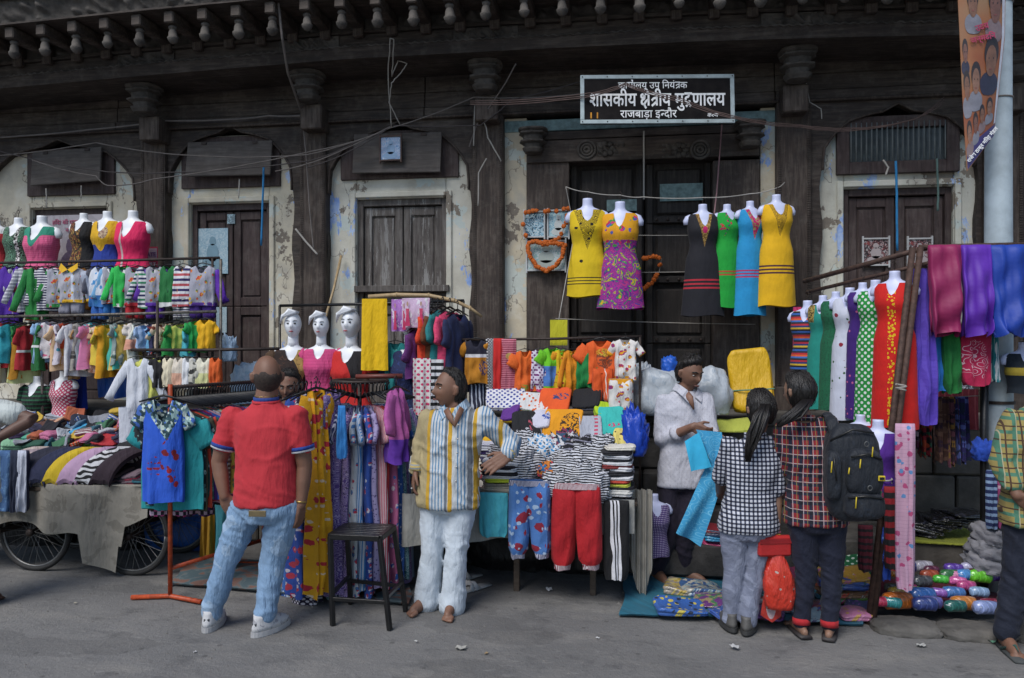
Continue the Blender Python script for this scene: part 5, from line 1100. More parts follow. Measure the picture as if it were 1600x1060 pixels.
for px, off_, sz, c_, d in ((690, 1.1, (.5, .4, .42), '#16161a', 'black sack under the left end of the stall table'), (800, 1.05, (.6, .4, .36), '#1c1a1c', 'dark bundle under the middle of the stall table'), (900, 1.05, (.55, .4, .40), '#141418', 'black bundle under the right part of the stall table'), (640, 1.2, (.35, .35, .5), '#4a5058', 'grey plastic sack behind the man in stripes')):  # stored bags, the dark ones also added to deepen the shade under the table
    lump('stored_sack', d, 0, 0, sz, off_, fab(c_, rough=.5, wr=.9), 'sack', .25, 3, 'sacks stored under the stalls', loc=(P(px, 850, off_)[0], -off_, 0), ridge=.2)
for px, off_, sz, d in ((60, .95, (.7, .4, .45), 'dark bundle behind the left wheel of the hand cart'), (190, .95, (.6, .4, .42), 'dark bundle behind the right wheel of the hand cart')):  # near-black bundles added so the space under the cart reads as deep shade
    lump('stored_sack', d, 0, 0, sz, off_, fab('#15151a', rough=.6, wr=.9), 'sack', .25, 3, 'sacks stored under the stalls', loc=(P(px, 850, off_)[0], -off_, 0), ridge=.2)
# ================================================================== right: kurtas on the line, the mannequin rack, packets
KK = 'kurtas hung on the line before the great door'
emb = lambda c1, c2, c3: ('cells', .012, [c1, c2, c3])
bust('dressed_mannequin', 'bust in a yellow kurta with black paisley embroidery left of the swirl dress', 918, 311, 464, 58, .42, fab('#d8b80f', ([('ring', .05, .5, 6.0), ('tri', -.08, .44, .15)], '#0c0a06'), ([('vor', .12, .13)], '#1c160c'), (('band', -.80, -.79), '#15120c'), (('band', -.83, -.82), '#15120c'), (('band', -.86, -.85), '#15120c'), flat=1, wr=.22), .05, 1.12, M_dummyb, .12, .07, KK, fold=.015)
bust('dressed_mannequin', 'bust in a purple and yellow swirl print dress with flowered top', 969, 316, 483, 60, .44, fab(('swirl', .10, ['#7a2a86', '#b02c7c', '#4a3c9c', '#c8a818', '#3c8a54', '#5c2480', '#a8248a']), (('band', -.38, .2), '#d89a10'), ([('band', -.44, .2), ('vor', .085, .36)], ('cells', .04, ['#b01c50', '#4a5ca8', '#c82c6a', '#3c8a3c'])), flat=1, wr=.22), -.05, 1.28, M_dummyb, .14, .06, KK, fold=.02)
bust('dressed_mannequin', 'bust in a black kurta with gold neckline and red hem bands', 1098, 320, 494, 50, .44, fab('#12121c', ([('tri', -.10, .40, .10)], emb('#8a6a34', '#b0904c', '#6a4c24')), ([('ell', .0, -.31, .028, .04)], '#b81c60'), (('band', -.89, -.87), '#b02434'), (('band', -.935, -.915), '#b02434'), (('band', -.98, -.96), '#b02434'), flat=1, wr=.22), .1, 1.36, M_dummyb, .15, .06, KK, fold=.02)
bust('dressed_mannequin', 'bust in a green kurta with pink flower embroidery', 1136, 320, 481, 44, .40, fab('#0f9a34', ([('vor', .05, .36), ('bandu', -.17, -.02), ('band', -.42, -.1)], ('cells', .03, ['#b81c4c', '#3c2c6a', '#c8242c', '#a8345c'])), (('band', -.90, -.88), '#b8482c'), (('band', -.94, -.92), '#b8482c'), flat=1, wr=.22), .45, 1.2, M_dummyb, .10, .06, KK, fold=.02)
bust('dressed_mannequin', 'bust in a sky blue kurta with pink neckline embroidery', 1172, 315, 493, 44, .42, fab('#1c8cc4', ([('tri', -.08, .44, .12)], ('cells', .025, ['#b81c60', '#8a7a54', '#a89468', '#c01f70'])), (('band', -.93, -.91), '#b02c5c'), (('band', -.97, -.95), '#b02c5c'), (('band', -1.01, -.99), '#b02c5c'), flat=1, wr=.22), .4, 1.25, M_dummyb, .13, .06, KK, fold=.02)
bust('dressed_mannequin', 'bust in a yellow kurta with brown hem bands at the right end of the line', 1213, 305, 479, 50, .46, fab('#e0ae0c', ([('ring', .03, .5, 6.0), ('tri', -.10, .40, .12)], '#4a3a10'), (('band', -.84, -.82), '#4a2430'), (('band', -.88, -.86), '#4a2430'), (('band', -.92, -.90), '#4a2430'), flat=1, wr=.22), .2, 1.2, M_dummyb, .13, .075, KK, fold=.015)
wire([P(884, 292, .42), P(918, 300, .42), P(969, 305, .44), P(1005, 308, .44), P(1098, 309, .44), P(1172, 303, .43), P(1213, 294, .46), P(1226, 285, .2)], .004, M_rope, 'clothes_line', 'cord before the great door carrying the six kurtas', 'line', sag=.01)
KS = 'cords stretched across the great door'
wire([P(905, 366, .2), P(1075, 368, .2)], .003, M_rope, 'cord', 'upper pale cord stretched across the door leaves', 'cord', KS, .005)
wire([P(890, 425, .2), P(1080, 425, .2)], .003, M_rope, 'cord', 'middle pale cord stretched across the door leaves', 'cord', KS, .005)
wire([P(868, 498, .2), P(1180, 507, .2)], .003, M_rope, 'cord', 'lower pale cord stretched across the door leaves', 'cord', KS, .008)
wire([P(884, 292, .40), P(898, 362, .3), P(873, 500, .9)], .0035, M_rope, 'cord', 'cord running down beside the framed pictures to the tag', 'cord', KS, .0)
wire([P(1006, 205, .10), P(1006, 312, .10)], .008, M_rope, 'rope', 'thick white cord hanging in front of the door leaves', 'cord')
wire([P(1128, 195, .12), P(1120, 300, .2), P(1116, 335, .3)], .006, plain('pink_cord', (.28, .16, .17), .9), 'rope', 'pinkish cord hanging from the right of the lintel', 'cord')

# --- bags on the steps
M_poly = fab('#aab2ba', (('noise', .08, .6), '#98a4b0'), rough=.4, wr=.5, wear=.1)
M_ysheet = fab('#d2a60c', rough=.5, wr=.7, wear=.15)
lump('white_sack', 'white woven plastic sack left of the young man on the steps', 1025, 640, (.36, .28, .33), .95, M_poly, 'sack', .22, 2.0, 'white sacks on the steps', loc=P(1028, 648, .93), ridge=.10)
lump('white_sack', 'white plastic sack right of the young man on the steps', 1105, 640, (.30, .28, .32), .95, M_poly, 'sack', .22, 2.0, 'white sacks on the steps', loc=P(1110, 646, .95), ridge=.10)
lump('sack_tail', 'small knotted white bag beside the left white sack', 1000, 590, (.13, .12, .14), .9, M_poly, 'bag', .4, 4, loc=P(1003, 600, .85), ridge=.4)
lump('blue_bag', 'blue bag peeking over the left white sack', 1050, 590, (.12, .12, .12), .85, fab('#1c5ac0', rough=.4), 'bag', .3, 4, loc=P(1046, 582, .82))
yb = folded('yellow_sheet_bundle', 'big folded yellow sheet bundle tied with string on the steps', 1172, 640, 64, .48, .12, .85, M_ysheet, 78, -8, 3, 'bundle', loc=P(1174, 596, .84), roll=-6, sag=.02)
q = MB(); q.tube([(-.155, -.135, -.08), (-.05, -.15, -.085), (.05, -.15, -.09), (.155, -.135, -.09)], .005, 6); q.build('string', plain('green_string', (.10, .25, .16), .8), yb)
folded('lime_cloth', 'pale lime cloth folded on the step beside the young man', 1140, 668, 60, .2, .03, 1.05, fab('#a8b048'), 15, 5, 2, 'cloth', loc=P(1142, 668, 1.08))
# plastic bags at the left of the great stand
M_bagb = fab('#a4bcd4', (('noise', .1, .6), '#8fb0cc'), rough=.35, wr=.9, wear=.08)
lump('plastic_bag', 'big pale blue plastic bag behind the bald man', 395, 588, (.34, .26, .36), .7, M_bagb, 'bag', .25, 2.8, 'plastic bags on the plinth', loc=(P(394, 590, .5)[0], -.5, Z0), ridge=.25)
lump('plastic_bag', 'small pale blue bag hanging by the cart rail end', 357, 560, (.12, .1, .2), .9, M_bagb, 'bag', .35, 3.5, 'plastic bags on the plinth', loc=P(357, 565, .9), ridge=.3)

# --- rack of busts going back to the wall
RA, RB = P(1256, 440, .9), P(1452, 386, 1.75)
RK2 = thing('mannequin_rack', 'rusty pipe rack with busts in printed dresses on the right', 'rack', (P(1358, 978, 1.8)[0], -2.05, 0)); ro = np.array(RK2.location)
M_rust = plain('rusty_pipe', (.09, .05, .038), .7, .3, var=.55, scale=35)
RE = P(1640, 381, 1.75)
MB().tube([RA - ro, RB - ro], .017, 8).build('bar', M_rust, RK2, smooth=True)
MB().tube([RA - ro - (0, 0, .08) + (.02, 0, 0), RB - ro - (0, 0, .10)], .013, 8).build('bar', M_rust, RK2, smooth=True)
MB().tube([RB - ro + (-.06, 0, 0), RE - ro], .014, 8).build('bar', M_rust, RK2, smooth=True)
g = G(1357, 976); pt = P(1428, 392, 1.80)
for dx in (0, .045): MB().tube([pt - ro + (dx, .02, .02), (g[0] - ro[0] + dx * .5, g[1] - ro[1], 0)], .02, 8).build('post', M_rust, RK2, smooth=True)
pt2 = P(1538, 505, 1.55); MB().tube([pt2 - ro, (pt2[0] - ro[0], pt2[1] - ro[1], .0)], .026, 8).build('post', M_black, RK2, smooth=True)
for zz, k in ((.99, 0), (.80, 1)):
    p = P((1386, 1408)[k], (755, 610)[k], 1.93) - ro; MB().tube([p + (.028 * math.cos(a), .028 * math.sin(a), .004 * a) for a in np.linspace(0, 9, 16)], .005, 5).build('lashing', M_rope, RK2)
p = P(1535, 712, 1.56); lump('blue_rag', 'blue rag tied round the dark post', 1535, 712, (.10, .10, .12), 1.5, fab('#1a44a8'), 'rag', .4, 4, loc=p - (0, 0, .03), ridge=.4)
KM = 'busts in printed dresses on the pipe rack'
dr = [(1262, 470, 628, 52, .95, 'multicolour striped sleeveless dress, farthest on the pipe rack', fab(('rowsh', .20, ['#b0242c', '#1c2438', '#2c5ca8', '#15151c', '#c8a42c', '#1c2c6a', '#a82434', '#1c1c24', '#3a6ab0', '#d05a2c']), flat=1, wr=.22), 1.1),
      (1286, 462, 640, 46, 1.08, 'teal kurta with gold trim on the pipe rack', fab('#148478', ([('bandu', -.2, -.07), ('band', -.34, -.1)], emb('#8a7434', '#15120c', '#a8904c')), flat=1, wr=.22), 1.15),
      (1306, 456, 640, 46, 1.18, 'dark green lace kurta on the pipe rack', fab('#106040', (('noise', .02, .55), '#0b4a32'), flat=1, wr=.22), 1.15),
      (1328, 450, 655, 52, 1.30, 'white dress with red roses on the pipe rack', fab('#c8ccdc', (('vor', .12, .20), '#8a1c34'), (('vor', .08, .16, 3.), '#3c5c3c'), flat=1, wr=.22), 1.2),
      (1348, 442, 655, 46, 1.42, 'violet dress with pink flowers on the pipe rack', fab('#3a1470', (('vor', .07, .2), '#c0608c'), flat=1, wr=.22), 1.15),
      (1368, 438, 668, 54, 1.54, 'green dress with white polka dots on the pipe rack', fab('#0f8a34', (('dots', .05, .30), '#d8dcd8'), flat=1, wr=.22), 1.2),
      (1398, 424, 668, 60, 1.70, 'red dress with yellow flower braid, nearest on the pipe rack', fab('#c8140c', ([('bandu', -.035, .035), ('vor', .03, .46)], '#d8b010'), flat=1, wr=.22), 1.15)]
for px, nk_, hm, w, of, d, m, fl in dr:
    bust('dressed_mannequin', 'bust in a ' + d, px, nk_, hm, w, of, m, R(-30), fl, M_dummyb, .12, .06, KM, fold=.015)
garment('panel', 'pink_scarf', 'pink flower scarf at the far end of the pipe rack', 'scarf', 1246, 480, 600, 12, .9, fab('#b82c60', (('vor', .03, .35), ('cells', .02, ['#d890b0', '#2c5c3c', '#d8c0cc']))), 0, fold=.02)
garment('drape', 'violet_gown', 'violet cotton gown hanging behind the leaning posts', 'gown', 1442, 420, 662, 30, 1.7, fab('#5038a8', (('vs', .02, .4), '#5a44b4')), .1, None, fold=.02, depth=.05, flare=1.2)
garment('drape', 'mustard_gown', 'dark mustard cloth behind the red dress', 'cloth', 1421, 470, 655, 10, 1.66, fab('#6a5a24'), .1, None, fold=.01, depth=.03)
KV = 'velvet trousers over the near bar'
for px, w, c_, d in ((1476, 52, '#8a1450', 'magenta velvet trousers over the near bar'), (1525, 48, '#5c24a8', 'purple velvet trousers over the near bar'), (1580, 62, '#123ca0', 'blue velvet trousers over the near bar'), (1632, 50, '#1c5a90', 'steel blue trousers over the near bar, cut off at the edge')):
    garment('drape', 'velvet_trousers', d, 'trousers', px, 383, 523, w, 1.77, fab(c_, rough=.6, wr=.15), .0, KV, fold=.036, depth=.05, flare=.98, k=4)
KL = 'trousers on the second row at the right'
garment('drape', 'blue_trousers', 'bright blue trousers behind the green ones', 'trousers', 1466, 508, 612, 22, 1.62, fab('#1f70c0'), .3, KL, fold=.015, depth=.04)
garment('drape', 'green_trousers', 'dark green trousers hanging below the velvet ones', 'trousers', 1487, 508, 614, 30, 1.66, fab('#0f6a2c'), .2, KL, fold=.015, depth=.04)
garment('drape', 'crimson_trousers', 'crimson trousers with white flourish print', 'trousers', 1524, 506, 602, 48, 1.66, fab('#a81244', ([('ring', .05, .18, 4.), ('ell', -.04, -.22, .08, .12)], '#d0a8b4')), .05, KL, fold=.012, depth=.04)
garment('drape', 'striped_trousers', 'teal trousers with white and navy side stripes', 'trousers', 1552, 508, 596, 14, 1.62, fab('#1f7a84', (('vs', .03, .4), '#c8d0d4')), .2, KL, fold=.01, depth=.03)
# lower row: shirts, leggings
bust('dressed_mannequin', 'bust in a purple collared blouse behind the backpack', 1372, 656, 800, 62, 1.85, fab('#4c1c84', (('band', -1, -.62), ('cells', .03, ['#3a1464', '#1c5c3c', '#7a1c4c', '#3a1464'])), flat=1, wr=.22), R(-18), 1.1, M_dummyb, .16, .07, 'lower busts of the pipe rack', hook=False, sl=.14)
bust('dressed_mannequin', 'bust in a red blouse half hidden behind the purple one', 1345, 648, 760, 50, 1.6, fab('#a81c2c', flat=1, wr=.22), R(-18), 1.1, M_dummyb, .16, .07, 'lower busts of the pipe rack', hook=False)
KG2 = 'leggings at the leaning posts'
garment('drape', 'flower_leggings', 'pale pink leggings with flower print by the leaning posts', 'leggings', 1414, 662, 920, 30, 1.98, fab('#c29ab2', (('hs', .022, .10), '#b088a2'), (('vor', .055, .34), '#b04a78'), (('vor', .05, .26, 4.), '#5a86b8'), flat=1, wr=.22), .05, KG2, fold=.012, depth=.03)
garment('drape', 'striped_leggings', 'red and black striped leggings by the leaning posts', 'leggings', 1391, 760, 888, 20, 1.95, fab('#8a1420', (('hs', .07, .5), '#121014')), .0, KG2, fold=.01, depth=.03)
garment('drape', 'blue_print_leggings', 'blue printed leggings by the leaning posts', 'leggings', 1381, 820, 905, 18, 1.9, fab('#1f44a0', (('vor', .03, .25), '#6a8ac8')), .0, KG2, fold=.01, depth=.03)
garment('drape', 'dark_red_leggings', 'dark red checked leggings below the backpack', 'leggings', 1352, 820, 892, 22, 1.9, fab('#5c1424', (('hs', .04, .4), '#1c1014')), .0, KG2, fold=.01, depth=.03)
# scarves on a string
wire([P(1415, 622, 1.35), P(1540, 618, 1.35)], .003, M_rope, 'scarf_string', 'string carrying dark scarves at the right', 'string', None, .004)
for k, (px, w, b_, c_) in enumerate(((1430, 14, 700, ['#2c2440', '#b8a8b8', '#6a2c50']), (1444, 16, 714, ['#8a1c2c', '#1c5c44', '#15121c', '#b04a2c']), (1468, 24, 722, ['#5a3c34', '#7a5a4c', '#3a2438']), (1487, 16, 726, ['#2c1c2c', '#6a3c4c', '#8a6a2c']), (1503, 18, 722, ['#2a2464', '#1c2c4c', '#5a6ab0']))):
    garment('panel', 'printed_scarf', ['grey and plum printed scarf, leftmost on the string', 'red and green printed scarf on the string', 'brown printed scarf on the string', 'dark plum printed scarf on the string', 'indigo printed scarf, rightmost on the string'][k], 'scarf', px, 620, b_, w, 1.36, fab(('cells', .03, c_)), 0, 'scarves on the string', fold=.03, k=7)
garment('panel', 'red_checked_cloth', 'dull red checked cloth on the wall behind the scarves', 'cloth', 1475, 608, 672, 100, 1.1, fab('#6a1c2c', (('vs', .04, .2), '#8a3c44')), 0, fold=.01)
# silver packets piled high, ledge, black packets
M_clear = fab('#8a8a94', (('noise', .05, .55), '#3c3a44'), (('noise', .02, .62), '#d0d4dc'), coat=1.0, rough=.25, wr=1.0)
for k in range(9):
    folded('clear_packet', ORD[k] + ' clear wrapped packet in the pile under the velvet trousers', 1478, 600, 70, .24, .035, 1.0, M_clear, rng.uniform(-4, 8), rng.uniform(-12, 12), 2, 'packet', 'clear packets on the plinth', loc=(P(1480, 600, .9)[0] + rng.uniform(-.02, .02), -.86, Z0 + .01 + .036 * k))
LG = P(1478, 860, 1.25); ledge = thing('stone_ledge', 'low stone ledge before the plinth at the right', 'ledge', (LG[0], -1.0, 0))
for k in range(3): MB().box((-.62 + .62 * k, 0, .17), (.60, .56, .34)).build('stone_block', M_wallstone, ledge, bevel=.012)
folded('lime_sheet', 'lime yellow sheet under the black packets on the ledge', 1478, 855, 120, .5, .012, 1.1, fab('#8a9030'), 2, 0, 1, 'cloth', loc=(LG[0], -1.06, .345), W=.62)
M_blk = fab('#0e0e14', (('noise', .03, .58), '#3a3a48'), coat=1.0, rough=.2, wr=1.0)
for k in range(10):
    folded('black_packet', ['lowest', 'second lowest', 'third lowest', 'fourth lowest', 'fifth lowest', 'fifth highest', 'fourth highest', 'third highest', 'second highest', 'topmost'][k] + ' black shiny packet fanned out on the ledge', 1465, 830, 60, .22, .022, 1.1, M_blk, rng.uniform(0, 10), -25 + 6 * k + rng.uniform(-6, 6), 2, 'packet', 'black packets on the ledge', loc=(LG[0] - .16 + .035 * k, -1.08, .36 + .016 * k), roll=6)

# --- ground goods of the cloth seller
sheet('blue_groundsheet', 'thin blue ground sheet under the cloth packets', ((970, 965), (1352, 982), (1352, 918), (978, 900)), fab('#2c6a80', rough=.5), .02, 'sheet', .012)
pk = lambda c1, c2, c3: fab(('cells', .03, [c1, c2, c3]), coat=.8, rough=.35, wr=.8)
KF = 'folded cloth sets laid on the ground sheet'
for px, py, w, d, m, yw in ((1062, 962, 74, 'blue and yellow flowered cloth packet at the front of the ground sheet', fab('#2c5ca8', (('vor', .05, .36), '#c8b84c'), (('vor', .05, .3, 3.), '#15243c'), coat=.8), 8), (1118, 950, 60, 'green and purple patterned cloth packet on the ground sheet', pk('#4a7a54', '#6a3c7a', '#9a8a6a'), -6), (1098, 932, 60, 'clear packet with a blue print on the ground sheet', pk('#8aa0a8', '#3c5c8a', '#b8b4a8'), 14), (1060, 930, 40, 'yellow label packet on the ground sheet', pk('#b8a04c', '#9a9084', '#c8b880'), -10), (1205, 955, 70, 'black and white patterned packet behind the grey jeans', pk('#1c1c24', '#8a8a98', '#3c3444'), 4)):
    p = G(px, py); folded('cloth_packet', d, px, py, w, .24, .035, 0, m, 2, yw, 2, 'packet', KF, loc=(p[0], p[1], .035), W=w / (FPX / np.linalg.norm(p - _c)) * 1.0)
fl = ['#3c5ca8', '#a83c64', '#4a8a6a', '#c89a4c', '#7a4c9c', '#b8b4ac', '#2c3c54', '#b0502c', '#88a8b8', '#6a2c44', '#3c7a94', '#9a9a4c', '#c07a9c', '#444a74']
fln = ['blue', 'raspberry', 'jade', 'sand', 'violet', 'off white', 'slate', 'terracotta', 'pale blue', 'maroon', 'cyan', 'olive', 'pink', 'dusk blue']
for k in range(14):
    px, py = 1132 + 16.5 * k + rng.uniform(-4, 4), [972, 958, 944, 930][k % 4] + rng.uniform(-3, 3); p = G(px, py)
    folded('flat_packet', fln[k] + ' printed flat packet spread on the ground sheet before the stacks', px, py, 44, .17, .026, 0, fab(fl[k], (('vor', .035, .33), fl[(k + 5) % 14]), (('noise', .04, .66), '#c8ccd4'), coat=.9, rough=.3, wr=.8), rng.uniform(-2, 8), rng.uniform(-35, 35), 2, 'packet', KF, loc=(p[0], p[1], .036), W=.19)
cols = ['#a83064', '#2c7a5c', '#3c5ca8', '#b8442c', '#7a3c8a', '#c89a3c', '#1c5c6a', '#a8243c', '#5a8a34', '#d07a9c', '#2c3c7a', '#8a6a4c']
nm = ['pink', 'sea green', 'blue', 'brick red', 'purple', 'ochre', 'dark teal', 'crimson', 'leaf green', 'rose', 'indigo', 'tan']
lv = ['bottom', 'second', 'third', 'fourth', 'fifth', 'top']
for s_i, (px, py, n, w, dsc) in enumerate(((1118, 900, 4, 72, 'stack left of the girl in black and white checks'), (1180, 905, 6, 74, 'stack behind the girl in black and white checks'), (1262, 900, 6, 74, 'stack behind the girl in red checks'), (1225, 948, 4, 66, 'stack between the two girls'), (1318, 945, 4, 66, 'stack right of the girl in red checks'), (1300, 905, 5, 64, 'stack beside the leaning posts'), (1335, 910, 4, 54, 'stack at the foot of the leaning posts'))):
    p = G(px, py)
    for k in range(n):
        i = (s_i * 5 + k * 3) % 12
        folded('dress_packet', '%s packet, %s in the %s' % (nm[i], lv[k], dsc), px, py, w, .24, .045, 0, fab(cols[i], (('vor', .05, .30), cols[(i + 4) % 12]), (('noise', .05, .66), '#c8ccd4'), coat=.9, rough=.3, wr=.9), rng.uniform(-3, 3), rng.uniform(-12, 12), 2, 'packet', 'wrapped dress packets stacked on the ground', loc=(p[0] + rng.uniform(-.015, .015), p[1], .035 + .045 * k), W=w / (FPX / np.linalg.norm(p - _c)))
folded('green_dotted_cloth', 'dark green cloth with white dots spread over the packets', 1320, 900, 70, .3, .03, 0, fab('#0f5c34', (('dots', .04, .24), '#b8c8b8')), 18, -12, 2, 'cloth', loc=G(1322, 925) + (0, 0, .2), W=.34)
for k, (c_, d) in enumerate((('#c84a7c', 'pink'), ('#3c9ac8', 'sky blue'), ('#2c3c5c', 'slate blue'), ('#8a2c34', 'dark red'))):
    folded('step_packet', d + ' flat packet on the lowest step behind the young man', 1125, 840 - k * 14, 70, .2, .03, 1.2, fab(c_, coat=.8, rough=.35), 6, rng.uniform(-8, 8), 2, 'packet', 'flat packets on the steps', loc=(P(1130, 800, 1.2)[0] + rng.uniform(-.03, .03), -1.19, .275 + .031 * k))
bust('dressed_mannequin', 'bust in purple gingham leaning low behind the legs of the young man', 1022, 772, 868, 50, 1.40, fab('#c0b8d0', ([('hs', .02, .5)], '#4a2c7a'), ([('vs', .02, .5)], '#3c2468'), flat=1, wr=.22), .3, 1.0, M_dummyb, .12, .07, None, hook=False)
lump('gingham_heap', 'crumpled purple gingham cloth by the feet of the young man', 1095, 880, (.3, .2, .2), 1.5, fab('#b8b0cc', ([('hs', .018, .5)], '#3c2c6a'), ([('vs', .018, .5)], '#3c2468')), 'cloth', .35, 3.2, loc=G(1095, 893), ridge=.3)
# bundles in clear wrap along the kerb
M_kerb = plain('worn_kerb_stone', (.13, .122, .112), .9, var=.5, scale=6, bump=.6)
for k, (a, b) in enumerate(((1372, 1462), (1464, 1565), (1567, 1680), (1682, 1800))):
    A, Bq = G(a, 985), G(b, 985 + 2); o = lump('kerb_stone', '', 0, 0, (Bq[0] - A[0] + .06, .26, .08), 0, M_kerb, 'kerb', .10, 3.0, None, loc=((A[0] + Bq[0]) / 2, -2.03 + .02 * rng.uniform(-1, 1), -.02), ridge=.10, n=26)
    tag(o, ['worn kerb stone under the wrapped bundles next to the leaning posts', 'worn kerb stone under the wrapped bundles by the checked shirt man', 'worn kerb stone behind the man at the right edge', 'worn kerb stone beyond the right edge'][k], 'kerb', 'kerb stones')
sheet('maroon_cloth', 'maroon cloth under the wrapped bundles', ((1370, 972), (1600, 970), (1600, 900), (1380, 900)), fab('#5c1428'), .085, 'cloth', .008)
bun = [(1402, 946, 58, '#c86a1c', 'orange'), (1445, 955, 46, '#2c3c7a', 'indigo'), (1493, 958, 40, '#1c5a54', 'bottle green'), (1540, 962, 46, '#8a9acc', 'pale lilac'), (1440, 930, 52, '#2c5ca0', 'blue'), (1455, 946, 40, '#5a5a9c', 'lavender'), (1505, 944, 48, '#b8742c', 'ochre'), (1550, 946, 44, '#8a2440', 'wine'), (1490, 926, 40, '#3c6aa8', 'mid blue'), (1530, 925, 34, '#8aa8cc', 'powder blue'), (1395, 918, 30, '#3c3a2c', 'olive'), (1420, 918, 28, '#a02c6a', 'magenta'), (1440, 908, 40, '#4a4c50', 'charcoal'), (1470, 905, 28, '#4ab83c', 'bright green'), (1497, 908, 30, '#c85a9c', 'pink'), (1530, 900, 44, '#6ac82c', 'lime green'), (1560, 900, 34, '#4a2c8a', 'violet'), (1490, 888, 34, '#5a3c9c', 'purple'), (1515, 886, 30, '#b8b8d8', 'white lilac'), (1408, 892, 34, '#d06a9c', 'rose'), (1390, 895, 24, '#d0842c', 'amber'), (1455, 890, 28, '#5c2440', 'plum'), (1580, 925, 34, '#1c1c24', 'black'), (1510, 915, 34, '#b0407c', 'cerise')]
r6 = random.Random(5); bcol = [('#b82c50', 'ruby'), ('#2c8a8c', 'turquoise'), ('#c8a02c', 'golden'), ('#3a3c7c', 'dark blue'), ('#7ab84c', 'apple green'), ('#b8b4c0', 'silver grey'), ('#a84a2c', 'copper'), ('#8c5ab0', 'orchid'), ('#2c6a3c', 'forest green'), ('#d08ab0', 'candy pink'), ('#4a8ac8', 'cornflower'), ('#5c3a2c', 'brown'), ('#c8c490', 'cream'), ('#1c4c5c', 'deep teal'), ('#902c7c', 'fuchsia'), ('#707884', 'lead grey')]
bun = [(x, y, w * .82, c_, d) for x, y, w, c_, d in bun] + [(1378 + 13 * k + r6.uniform(-4, 4), r6.choice([884, 898, 912, 926, 940, 955]), r6.uniform(24, 34), c_, d) for k, (c_, d) in enumerate(bcol)]
for px, py, w, c_, d in bun:
    p = G(px, py + 8, .09); f = (985 - py) / 100.; z = .095 + max(0, .30 - (py - 880) / 75. * .30); yy = -1.92 + .0 + .35 * max(0, (958 - py) / 80.)
    p = P(px, py + 10, -yy); p[2] = max(p[2], .09); s = S(px, -yy)
    mb = MB(); pts = [(-w / s / 2 * 1.0, 0, .035), (-w / s / 2 * .8, 0, .036), (-w / s * .2, 0, .04), (w / s * .2, 0, .039), (w / s / 2 * .8, 0, .036), (w / s / 2, 0, .034)]
    r_ = min(.055, w / s * .28); mb.tube(pts, [r_ * .55, r_ * .95, r_ * 1.03, r_, r_ * .97, r_ * .5], 14, flat=.9)
    o = mb.build('wrapped_bundle', fab(c_, (('vs', .03, .12), tuple(min(1, v_ * 1.5 + .02) for v_ in hexc(c_)[:3])), (('noise', .03, .66), '#c8ccd4'), coat=1.0, rough=.3, wr=1.0), None, p, rng.uniform(-.25, .25), True)
    tag(o, d + ' roll in clear wrap heaped above the kerb', 'bundle', 'wrapped rolls above the kerb')
for k in range(3): lump('grey_cloth_heap', ['lower', 'middle', 'upper'][k] + ' grey blanket heaped beside the dark post', 1560, 880 - 25 * k, (.34 - .04 * k, .3, .12), 1.6, fab('#8a8a92'), 'blanket', .3, 3, 'grey blankets by the post', loc=P(1558, 892 - 22 * k, 1.58), ridge=.2)
lump('yellow_bag', 'small yellow bag on the grey blankets', 1556, 828, (.14, .1, .09), 1.55, fab('#a89020'), 'bag', .3, 4, loc=P(1556, 836, 1.56))
for px, d, m in ((1549, 'navy and white striped leggings behind the man at the right edge', fab('#1c2c5c', (('hs', .04, .45), '#8aa4c8'))), (1566, 'pink dotted leggings behind the man at the right edge', fab('#a8487c', (('vor', .04, .25), '#d0a8bc')))):
    garment('drape', 'kids_leggings', d, 'leggings', px, 735, 825, 16, 1.7, m, 0, 'leggings at the right edge', fold=.008, depth=.03)
bust('dressed_mannequin', 'bust in a dark top with yellow band at the right edge', 1600, 535, 615, 56, 1.6, fab('#14202c', (('band', -.34, -.26), '#b09a34'), flat=1, wr=.22), -.1, 1.0, M_dummyb, .12, .07, None)
# ================================================================== people
def fuse(mb, voxel, it=4, fac=.5):
    """one continuous skin over overlapping closed shapes"""
    me = bpy.data.meshes.new('tmp'); me.from_pydata(np.concatenate(mb.v).tolist(), [], mb.f)
    o = bpy.data.objects.new('tmp', me); COL.objects.link(o)
    r = o.modifiers.new('r', 'REMESH'); r.mode = 'VOXEL'; r.voxel_size = voxel; r.use_smooth_shade = True
    s = o.modifiers.new('s', 'SMOOTH'); s.factor = fac; s.iterations = it
    dg = bpy.context.evaluated_depsgraph_get(); dg.update()
    out = bpy.data.meshes.new_from_object(o.evaluated_get(dg)); bpy.data.objects.remove(o); bpy.data.meshes.remove(me)
    return out
def wrinkle(me, amp, seed, sx=9.0, sz=3.0, cross=.6):
    n = len(me.vertices); co = np.empty(n * 3); me.vertices.foreach_get('co', co); co = co.reshape(-1, 3)
    no = np.empty(n * 3); me.vertex_normals.foreach_get('vector', no); no = no.reshape(-1, 3); d = np.empty(n)
    for i in range(n):
        x, y, z = co[i]; w = mnoise.noise(Vector((x * 3 + seed, y * 3, z * 3))) * .8
        a = max(0, 1 - abs(mnoise.noise(Vector((x * sx + w * 2, y * sx + seed, z * sz + w * 3)))) * 2.6) ** 1.8
        b = max(0, 1 - abs(mnoise.noise(Vector((x * 4 + w, y * 4 - seed, z * 12 + x * 6 + w * 3)))) * 2.4) ** 1.8
        d[i] = amp * (.9 * a + cross * b + .5 * w - .4)
    me.vertices.foreach_set('co', (co + no * d[:, None]).ravel()); me.update()
def put(me, name, mats, parent):
    me.name = name
    for m in (mats if isinstance(mats, list) else [mats]): me.materials.append(m)
    o = bpy.data.objects.new(name, me); COL.objects.link(o); o.parent = parent; return o
